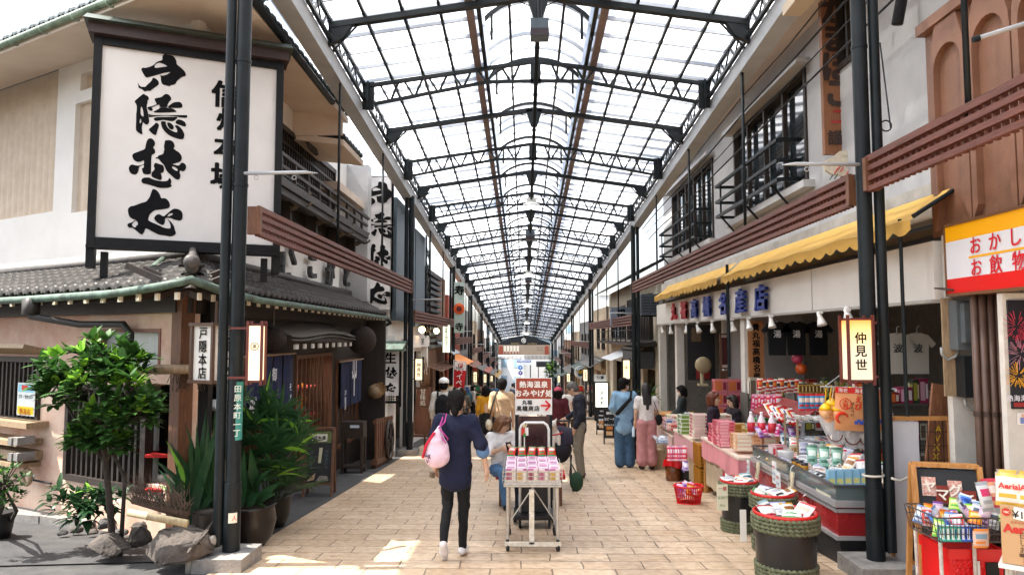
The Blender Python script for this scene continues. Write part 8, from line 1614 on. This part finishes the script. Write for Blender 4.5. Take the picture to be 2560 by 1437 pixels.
 if cap:sdf_obj('cap',[('e',H(0,-.01,.055),(.098,.11,.085),HRt),('c',H(-.05,.10,.045),H(.05,.10,.045),.018,.018),('c',H(-.03,.15,.035),H(.03,.15,.035),.012,.012)],res*.8,cl(cap),t,.02,Mx=M)
 if mask:sdf_obj('face_mask',[('e',H(0,.055,-.045),(.056,.052,.048),HRt)],res*.7,P(mask,.8),t,.01,Mx=M)
 if face:
  mb=MB()
  for s in(-1,1):
   p=M @ Vector(H(s*.031,.083,.01));mb.ball(p,.0085,8);q0,q1=M @ Vector(H(s*.016,.088,.03)),M @ Vector(H(s*.046,.08,.03));mb.tube([q0,q1],.0035,5)
  mb.build('eyes_and_brows',P('1a1210',.4),t);mb=MB()
  if not mask:mb.tube([M @ Vector(H(-.02,.083,-.068)),M @ Vector(H(0,.088,-.066)),M @ Vector(H(.02,.083,-.068))],.0045,5);mb.build('mouth',P('8a4038',.5),t)
 return t,(lambda*a:M @ Vector(a))
def bag_thing(name,lab,prims,mt,res=.012,strap=None,sm=None,cat='bag',k=.03,sr=.008,fuzz=.003):
 t=thing(name,lab,cat,prims[0][1]);sdf_obj('bag_body',prims,res,mt,t,k,fuzz=fuzz,fscale=26)
 for s in strap or():mb=MB();mb.tube(s,sr,6);mb.build('strap',sm or mt,t,True)
 return t
# main woman
wy=7.1;wx=(1141-1311)/1800*wy
t,L_=person('woman walking away in a loose navy shirt, black trousers and a low hair bun',(wx,wy),1.59,-2,'0b1530','08080a','d4d0d0','bun',dict(anL=(-.085,-.26,.20),knL=(-.085,.02,.53),toL=(-.085,-.17,.04),anR=(.07,.02,.08),knR=(.08,.06,.5),toR=(.09,.17,.03),elR=(.27,-.03,1.14),wrR=(.315,.03,.90),elL=(-.24,.02,1.13),wrL=(-.235,.12,.90)),.0095,1.28,.775,.02,(.078,.058,.042),cuffs='5a7ba4',face=False,wide=1.04)
o=L_(-.17,-.17,1.16);mg=P('a83a84',.7)
t=bag_thing('drawstring_bag','pale pink drawstring bag with magenta cords on the back of the walking woman',[('e',o-Z_*.06,(.115,.075,.14)),('e',o-Z_*.12,(.12,.08,.10)),('c',o+Z_*.05,o+Z_*.16+X_*.02,.07,.02)],cl('d8bccd'),.009,[[o+Vector((.02,-.01,.16)),L_(-.13,-.10,1.40),L_(-.13,.0,1.45),L_(-.14,.10,1.36)],[o+Vector((.02,-.04,.16)),L_(-.10,-.11,1.38),L_(-.10,.0,1.45)],[o+Vector((.03,-.04,.15)),o+Vector((.11,-.05,.06)),o+Vector((.09,-.06,.02)),o+Vector((.05,-.07,.08))]],mg)
mb=MB();mb.tube([o+Vector((-.02,-.05,.12)),o+Vector((-.10,-.05,.0)),o+Vector((-.13,-.05,-.12))],.014,6);mb.build('red_cord',P('c01838',.7),t,True);mb=MB()
for i in range(9):q=o+Vector((-.09+.02*(i % 3),-.075+.006*abs(i % 3-1),-.08-.025*(i//3)));mb.tube([q,q+Vector((rnd.uniform(-.03,.03),-.008,rnd.uniform(-.03,.03)))],.004,4)
mb.build('dark_print',P('2a1a3a',.8),t);q=L_(-.235,.15,.80);mb=MB();mb.box(q+Vector((-.03,-.02,0)),(.035,.09,.05),R(20));tag(mb.build('phone_case',P('6a5a4a',.6),None,base=q),'small patterned pouch held in the left hand of the walking woman','pouch')
# standing group
t,L_=person('man in a cream overshirt and white cap with jeans seen from behind',(-1.56,14.0),1.76,0,'d0cac0','5a7fa8','303034',cap='e4e2de',loose=.008,face=False,fingers=False)
bag_thing('backpack','black backpack worn by the man in the white cap',[('e',L_(0,-.17,1.22),(.15,.09,.2)),('e',L_(0,-.2,1.08),(.14,.08,.12))],cl('0c0d12'),.014,[[L_(s*.1,-.12,1.36),L_(s*.11,-.02,1.45),L_(s*.12,.08,1.36)]for s in(-1,1)],sr=.022,k=.05)
t,L_=person('man in a beige t-shirt and dark trousers seen from behind near the seated woman',(-.45,14.5),1.75,0,'c6a684','16171c','202024','mop',sleeve=.95,hem=.80,loose=.015,leg=(.09,.07,.06),face=False,fingers=False)
bag_thing('shoulder_bag','cream shoulder bag hanging at the left side of the man in beige',[('e',L_(-.25,-.02,.82),(.07,.1,.11))],cl('d8cdb4'),.014,[[L_(-.25,-.02,.92),L_(-.17,-.12,1.25),L_(-.1,-.05,1.46),L_(-.05,.08,1.4)]],cl('3a3a30'),sr=.016)
person('woman in a long black vest with a yellow sleeve behind the man in beige',(-.93,17.5),1.6,0,'c08a20','0c0c0e','101012','bob',skirt=.55,face=False,fingers=False,hem=.95)
t,L_=person('slim woman with black trousers and a teal backpack looking right',(-2.15,30),1.6,-60,'b8b4b0','0d0d10','c8b8b0','bob',res=.018,fingers=False)
bag_thing('backpack','teal backpack on the slim woman far along the left side',[('e',L_(0,-.19,1.15),(.16,.11,.22))],cl('1f5a68'),.018)
t,L_=person('stout man in a blue shirt with a dark backpack walking away',(-1.16,26),1.74,0,'3a5a7c','20242c','28282c',hcol='4a4440',loose=.03,res=.018,face=False,fingers=False)
bag_thing('backpack','dark navy backpack on the stout man in blue',[('e',L_(0,-.2,1.2),(.17,.11,.22))],cl('0f1420'),.018)
person('woman in a grey jacket with brown hair on the left side',(-2.0,24),1.5,20,'5a554c','2a2a2c','303030','bob',hcol='3a2618',res=.018,face=False,fingers=False)
person('person with short dark hair just left of the grey jacketed woman',(-2.1,22),1.55,10,'b0aca8','30343c','303030',res=.018,face=False,fingers=False)
person('person in dark navy clothes beyond the man in beige',(-.35,28),1.7,0,'1a2438','14161c','202020',res=.02,face=False,fingers=False)
person('woman in a burgundy top with a pink hair band right of the arrow sign',(.72,15.6),1.58,5,'4a1420','14141a','202024','bob',loose=.02,res=.016,face=False,fingers=False,cap='a84858')
person('person in a white shirt with a yellow hat behind the old man',(1.2,19),1.62,10,'d8d4d0','4a4438','302c28',cap='d0a828',res=.016,face=False,fingers=False)
# old man, head bowed, in profile
t,L_=person('grey haired older man in a navy shirt and khaki trousers with bowed head',(.98,12.9),1.72,80,'20222e','7d776a','4a2c20','short',dict(hd=(0,.13,1.54),nck=(0,.03,1.42),chs=(0,.01,1.27),elL=(-.22,-.05,1.13),wrL=(-.2,.06,.90),elR=(.2,.05,1.14),wrR=(.16,.24,1.02),toL=(-.1,.15,.03)),.0115,1.95,.84,.008,(.095,.075,.062),hcol='55524e',hp=38)
# couple
t,L_=person('young man in a pale blue shirt and wide blue jeans with a black cross strap',(2.0,14.6),1.76,0,'7fa2bf','3c5872','14141a','mop',dict(elL=(-.22,.0,1.14),wrL=(-.17,.14,1.02),elR=(.21,.02,1.14)),.0115,1.75,.74,.03,(.10,.105,.10),hy=-55,mask='e8e6e2',wide=1.03,fingers=False)
bag_thing('sling_bag','black sling bag across the back of the young man in pale blue',[('c',L_(.09,-.2,1.32),L_(-.16,-.19,1.05),.035,.045)],cl('0b0b0d'),.012,[[L_(.09,-.19,1.32),L_(.13,-.06,1.46),L_(.1,.1,1.4)]],sr=.02)
t,L_=person('long haired woman in a white t-shirt and wide pink trousers beside the young man',(2.38,14.25),1.66,4,'d8d4d2','b27c7c','0c0c0e','long',dict(elL=(-.21,.0,1.14),wrL=(-.22,.04,.92),elR=(.23,.02,1.14),wrR=(.19,.16,1.04)),.0115,.62,1.0,.012,(.105,.11,.115),bare=.09,face=False,hcol='1c1514',fingers=False)
bag_thing('handbag','black handbag at the right side of the woman in pink trousers',[('e',L_(.25,.0,.98),(.075,.07,.11))],cl('0b0b0c'),.012,[[L_(.25,0,1.08),L_(.16,-.10,1.28),L_(.1,-.04,1.44)]],sr=.007)
p=L_(-.25,.06,.74);mb=MB();mb.lathe(p,[(.028,-.1),(.03,-.09),(.03,.05),(.012,.08),(.012,.1)],12);tag(mb.build('water_bottle',[P('b8d0e0',.15)],None,True,base=p),'clear water bottle held between the couple','bottle')
person('small person in dark trousers half hidden between the couple',(2.25,15.4),1.5,20,'6a6a70','121216','c8c4c0','bob',res=.018,face=False,fingers=False)
# vendors
person('shop worker in a dark green cardigan with a white face mask',(3.42,15.8),1.62,72,'2a3234','1a1a1c','202020','bob',dict(elL=(-.2,.08,1.12),wrL=(-.1,.28,1.02),elR=(.2,.08,1.12),wrR=(.12,.30,1.0)),.013,1.7,mask='e4e4e4',hp=12)
person('shop woman with auburn bobbed hair and a dark purple top among the sweets tables',(2.98,11.56),1.53,-112,'2c2230','1a1a1c','202020','bob',dict(elL=(-.2,.06,1.12),wrL=(-.1,.2,1.02)),.012,1.7,hcol='5a2c18')
person('older shop woman with short dark hair bending behind the sweets jar',(3.5,12.25),1.47,100,'241c24','1a1a1c','202020','bob',None,.013,1.7,hcol='241814',hp=10)
# seated pair on the red bench
t=thing('red_bench','low red cloth covered bench behind the cart','bench',(.05,10.1,S(10.1)));g=S(10.1);mb=MB();mb.box((.08,10.15,g+.40),(.95,.42,.06));mb.build('red_cloth',P('b01a1a',.8),t)
for s in(-1,1):mb=MB();mb.box((.08+s*.4,10.15,g+.185),(.06,.36,.37));mb.build('leg',brownwood,t)
sit=dict(pel=(0,0,.52),wst=(0,.02,.66),chs=(0,.04,.86),nck=(0,.06,1.03),hd=(0,.11,1.16),shL=(-.155,.03,.97),shR=(.155,.03,.97),elL=(-.19,.13,.76),elR=(.2,.14,.76),wrL=(-.08,.31,.84),wrR=(.08,.32,.84),hpL=(-.09,.05,.5),hpR=(.09,.05,.5),knL=(-.13,.43,.50),knR=(.1,.42,.52),anL=(-.16,.40,.09),anR=(.06,.46,.09),toL=(-.2,.53,.04),toR=(.07,.60,.04))
t,L_=person('seated woman with light brown hair in a white t-shirt looking down at a phone',(-.33,10.15),1.62,198,'d6d4d4','4a6c90','141416','bob',sit,.0105,.95,.97,.012,(.085,.068,.06),hcol='6e4a30',hy=58,hp=28)
p=L_(.0,.42,.87);mb=MB();mb.box(p,(.075,.012,.15),Matrix.Rotation(R(25),3,'Z')@ Matrix.Rotation(R(-30),3,'X'));tag(mb.build('phone',P('101216',.2),None,base=p),'black phone in the hands of the seated woman','phone')
t,L_=person('seated person in blue jeans and white sneakers mostly hidden behind the cart',(-.0,10.30),1.52,250,'2a2c34','34527c','dcdce0','short',sit,.0115,1.5,.97,.012,(.085,.068,.055),fingers=False)
bag_thing('shopping_bag','dark green shopping bag beside the jeans of the hidden seated person',[('e',(.69,9.75,S(9.75)+.36),(.09,.08,.13))],cl('27402e'),.012,[[(.69,9.75,S(9.75)+.47),(.62,9.8,S(9.75)+.6)]])
# crowd far along the street
cr=[(-1.3,36,'30343c','dark coat on the left'),(-.5,40,'7a8088','grey top near the middle'),(.8,38,'c8c4bc','pale top right of the middle'),(-1.6,46,'1c2028','black clothes by the left columns'),(1.6,34,'24242c','dark clothes by the right shops'),(.3,50,'9a5a50','rust coloured top'),(1.3,47,'3a4a6a','blue top on the right'),(-.9,55,'d8d4d0','white top far away'),(.9,60,'404048','charcoal clothes farthest on the right')]
for i,(x,y,c,l)in enumerate(cr):person('distant walker in '+l,(x,y),1.6+.03*(i % 4),(0,180,10,-20)[i % 4],c,('20222a','4a4a50','2a3448')[i % 3],'282828',('short','bob','mop')[i % 3],res=.03,fingers=False,face=False,grp='distant walkers')
# ---- stroller with white dog
t=thing('pet_stroller','black pet stroller beside the older man','stroller',(.55,11.7,S(11.7)));g=S(11.7);sx,sy=.56,11.7
sdf_obj('carrier',[('e',(sx,sy,g+.62),(.2,.34,.17)),('c',(sx,sy-.2,g+.58),(sx,sy+.25,g+.6),.15,.15)],.016,cl('17141c'),t,.04)
mb=MB();mb.grid(lambda u,v:Vector((sx-.2+.4*v,sy+.02+.28*math.cos(math.pi*u),g+.72+.26*math.sin(math.pi*u)*(1-.15*(2*v-1)**2))),14,6);mb.build('hood',cl('241e2c'),t,True)
mb=MB()
for s in(-1,1):mb.tube([(sx+s*.18,sy-.32,g+.14),(sx+s*.18,sy+.3,g+.62),(sx+s*.18,sy+.52,g+1.0)],.012,7);mb.tube([(sx+s*.18,sy+.3,g+.14),(sx+s*.18,sy-.2,g+.55)],.012,7)
mb.tube([(sx-.18,sy+.52,g+1.0),(sx+.18,sy+.52,g+1.0)],.016,7);mb.build('frame',P('1a1a1e',.4),t)
for i in(-1,1):
 for j in(-1,1):mb=MB();mb.lathe((sx+i*.2,sy+j*.3,g+.10),[(.06,-.02),(.1,-.018),(.1,.018),(.06,.02)],18,axis=(1,0,0));mb.build('wheel',P('17171a',.5),t)
d0=Vector((sx-.06,sy-.16,g+.86));t=thing('dog','small white dog with a red harness sitting in the stroller','dog',d0-Z_*.2)
sdf_obj('body',[('e',d0-Z_*.06,(.085,.10,.13)),('c',d0+Vector((-.02,-.02,.04)),d0+Vector((-.05,-.06,.13)),.055,.05),('e',d0+Vector((-.06,-.08,.17)),(.062,.07,.058)),('c',d0+Vector((-.08,-.13,.155)),d0+Vector((-.095,-.175,.14)),.032,.022),('c',d0+Vector((-.02,-.05,.21)),d0+Vector((.01,-.05,.26)),.024,.008),('c',d0+Vector((-.10,-.06,.21)),d0+Vector((-.13,-.05,.255)),.024,.008),('c',d0+Vector((-.04,-.09,-.02)),d0+Vector((-.05,-.11,-.17)),.03,.022),('c',d0+Vector((.04,-.09,-.02)),d0+Vector((.04,-.11,-.17)),.03,.022),('c',d0+Vector((.05,.06,-.12)),d0+Vector((.1,.1,.02)),.022,.014)],.009,mat('white_fur',(.72,.66,.58),.95,var=.08,scale=20,bump=.8,bscale=60),t,.025,fuzz=.004,fscale=50)
mb=MB();mb.tube([d0+Vector((.09*math.cos(a),-.02+.1*math.sin(a),.02+.02*math.cos(a)))for a in[k*.35 for k in range(19)]],.011,6);mb.build('harness',P('c02424',.6),t,True);mb=MB();mb.ball(d0+Vector((-.098,-.185,.145)),.012,8);mb.ball(d0+Vector((-.085,-.135,.185)),.007,8);mb.ball(d0+Vector((-.04,-.14,.188)),.007,8);mb.build('nose_and_eyes',black,t)
# ---- sweets cart and arrow sign
cy0,cy1,cx0,cx1=7.32,8.12,-.20,.36;g=S(7.7);t=thing('sweets_cart','steel tube cart with a wire tray of pink sweet boxes in mid street','cart',((cx0+cx1)/2,7.7,g));ct=mat('cart_tube',(.50,.47,.42),.35,metal=.6,var=.15,scale=20);zt=g+.68;mb=MB()
for x in(cx0+.03,cx1-.03):
 for y in(cy0+.03,cy1-.03):mb.tube([(x,y,g+.09),(x,y,zt)],.016,8)
 mb.tube([(x,cy0+.03,g+.15),(x,cy1-.03,g+.15)],.012,7);mb.tube([(x,cy0+.05,g+.2),(x,cy1-.05,zt-.05)],.008,6)
for s in(1,-1):mb.tube([((cx0+cx1)/2,cy0+.03,zt-.04),((cx0+cx1)/2+s*.24,cy0+.05,g+.28)],.007,6)
for z in(zt-.02,zt):
 for y in(cy0,cy1):mb.tube([(cx0,y,z),(cx1,y,z)],.012,7)
 for x in(cx0,cx1):mb.tube([(x,cy0,z),(x,cy1,z)],.012,7)
mb.build('cart_frame',ct,t);mb=MB();mb.bar(((cx0+cx1)/2-.01,cy0-.02,g+.10),((cx0+cx1)/2-.01,cy0-.02,zt-.05),.05,.03,up=(0,1,0));mb.bar((cx0,cy0-.02,g+.10),(cx1,cy0-.02,g+.10),.03,.04);mb.build('front_stay',mat('peeling_white',(.55,.47,.33),.6,scale=22,col2=(.72,.68,.6)),t)
mb=MB();nb=17
for k in range(nb):x=cx0-.02+(cx1-cx0+.04)*k/(nb-1);mb.tube([(x,cy0-.02,zt+.12),(x,cy0-.005,zt+.01)],.0028,4,False)
for z in(zt+.12,zt+.08,zt+.04):mb.tube([(cx0-.02,cy1,z),(cx0-.02,cy0-.02,z),(cx1+.02,cy0-.02,z),(cx1+.02,cy1,z)],.004,5)
tag(mb.build('wire_tray',ct,t),kind='stuff');mb=MB();mb.box(((cx0+cx1)/2,(cy0+cy1)/2,zt+.012),(cx1-cx0,cy1-cy0,.008));mb.build('tray_deck',P('d8d4d0',.5),t)
for x in(cx0+.03,cx1-.03):
 for y in(cy0+.0,cy1-.03):mb=MB();mb.lathe((x,y,g+.042+S(y)-g),[(.02,-.012),(.042,-.012),(.042,.012),(.02,.012)],14,axis=(1,.25,0));mb.bar((x,y,S(y)+.05),(x,y,S(y)+.11),.03);mb.build('caster',P('1b1c1e',.5),t)
for r_ in range(5):
 for k in range(5):
  c=(('e4dcdc','c060a0','e8c8d8'),('d8a0c0','e8e0e4','8a3a78'))[(k+r_)% 2];goods_box((cx0+.06+.11*k,cy0+.08+.15*r_,zt+.018),(.103,.13,.11),0,('dccfc0',('b05a78','c8a050','8a3a50')[k % 3],'e8dcd0'),'upright printed sweet box in the wire tray of the cart','upright boxes in the cart tray');goods_box((cx0+.06+.11*k,cy0+.08+.15*r_,zt+.13),(.104,.145,.022),0,c,'pink and white flat box lying on top of the cart boxes','flat boxes on the cart')
for k in range(5):snack((cx0+.06+.11*k,cy1-.02,zt+.20),.09,.12,.05,basis(R(rnd.uniform(-20,20)),R(40)),('c8301c','2a8a4a','d8d0c8'),'red and green trimmed packet in the back row of the cart','red and green packets at the back of the cart')
Yb_=9.0;a,b=atY(1288,1036,Yb_),atY(1380,944,Yb_);t=flat_sign('arrow_sign','white and brown sign board with a red arrow standing above the sweets cart','sign',(a.x,Yb_,a.z),(b.x,Yb_,b.z),X_,P('e2e0dc',.5),[('#',(.025,.975),(.43,.985),0,0,0,P('98402c',.6)),('熱海温泉',.5,.82,.085,.045,False,P('e8e2d8',.6)),('おみやげ処',.5,.58,.09,.045,False,P('e8e2d8',.6)),('丸福',.32,.335,.06,.035,False,ink),('高橋商店',.345,.17,.07,.03,False,ink)],.02)
mb=MB();W_=b.x-a.x;H_=b.z-a.z;q=lambda u,v:Vector((a.x+W_*u,Yb_-.012,a.z+H_*v));mb.bar(q(.69,.25),q(.93,.25),.022,.004,up=(0,1,0));mb.bar(q(.82,.38),q(.945,.25),.022,.004,up=(0,1,0));mb.bar(q(.82,.12),q(.945,.25),.022,.004,up=(0,1,0));mb.build('red_arrow',P('d01820',.5),t);mb=MB();g=S(Yb_)
for x in(a.x+.015,b.x-.015):mb.bar((x,Yb_+.03,g+.12),(x,Yb_+.03,a.z+.25),.035)
mb.bar((a.x,Yb_+.03,g+.14),(b.x,Yb_+.03,g+.14),.04);mb.bar((a.x,Yb_-.3,g+.06),(a.x,Yb_+.3,g+.06),.04);mb.bar((b.x,Yb_-.3,g+.06),(b.x,Yb_+.3,g+.06),.04);mb.bar((a.x,Yb_+.03,g+.1),(b.x,Yb_+.03,g+.08),.03);mb.build('stand_frame',black,t);mb=MB();mb.box2((a.x+.03,Yb_+.02,g+.3),(b.x-.03,Yb_+.04,a.z-.02));mb.build('back_panel',mat('maroon_panel',(.03,.008,.012),.2,var=.3),t)
t=thing('hand_truck','white tubular hand truck loop with a dark base behind the cart','hand truck',(.08,8.6,S(8.6)));p0,p1=atY(1300,1060,8.55),atY(1372,1060,8.55);g=S(8.6);mb=MB();mb.tube([(p0.x,8.55,g+.12),(p0.x,8.55,p0.z-.06),(p0.x+.02,8.55,p0.z-.01),(p0.x+.06,8.55,p0.z+.02),(p1.x-.06,8.55,p0.z+.02),(p1.x-.02,8.55,p0.z-.01),(p1.x,8.55,p0.z-.06),(p1.x,8.55,g+.12)],.016,8);mb.build('white_loop',P('dcdcda',.35),t,True);mb=MB();mb.box(((p0.x+p1.x)/2,8.6,g+.14),(.44,.4,.05));mb.box(((p0.x+p1.x)/2,8.65,g+.32),(.34,.2,.3));mb.build('dark_base',P('1a1a1c',.4),t)
for s in(p0.x,p1.x):mb=MB();mb.lathe((s,8.5,g+.06),[(.02,-.015),(.06,-.015),(.06,.015),(.02,.015)],14,axis=(1,0,0));mb.build('wheel',P('18181a',.5),t)
p=atY(1311,1078,8.35);t=thing('lucky_arrow','small decorated charm on a white stick above the cart','ornament',p);mb=MB();mb.tube([p-Z_*.36,p+Z_*.02],.007,6);mb.build('stick',P('e4e4e0',.5),t);mb=MB();mb.box(p+X_*.02,(.05,.01,.09),None,0);mb.box(p+Vector((-.015,-.01,.0)),(.04,.01,.08),None,1);mb.box(p+Vector((0,-.012,-.04)),(.03,.01,.04),None,2)
for s in(-1,0,1):mb.bar(p+Z_*.04,p+Vector((s*.03,0,.085)),.012,m=3)
mb.build('charm',[P('e4e2da',.6),P('c03028',.6),P('3a7a3a',.6),P('d8c8a0',.6)],t)
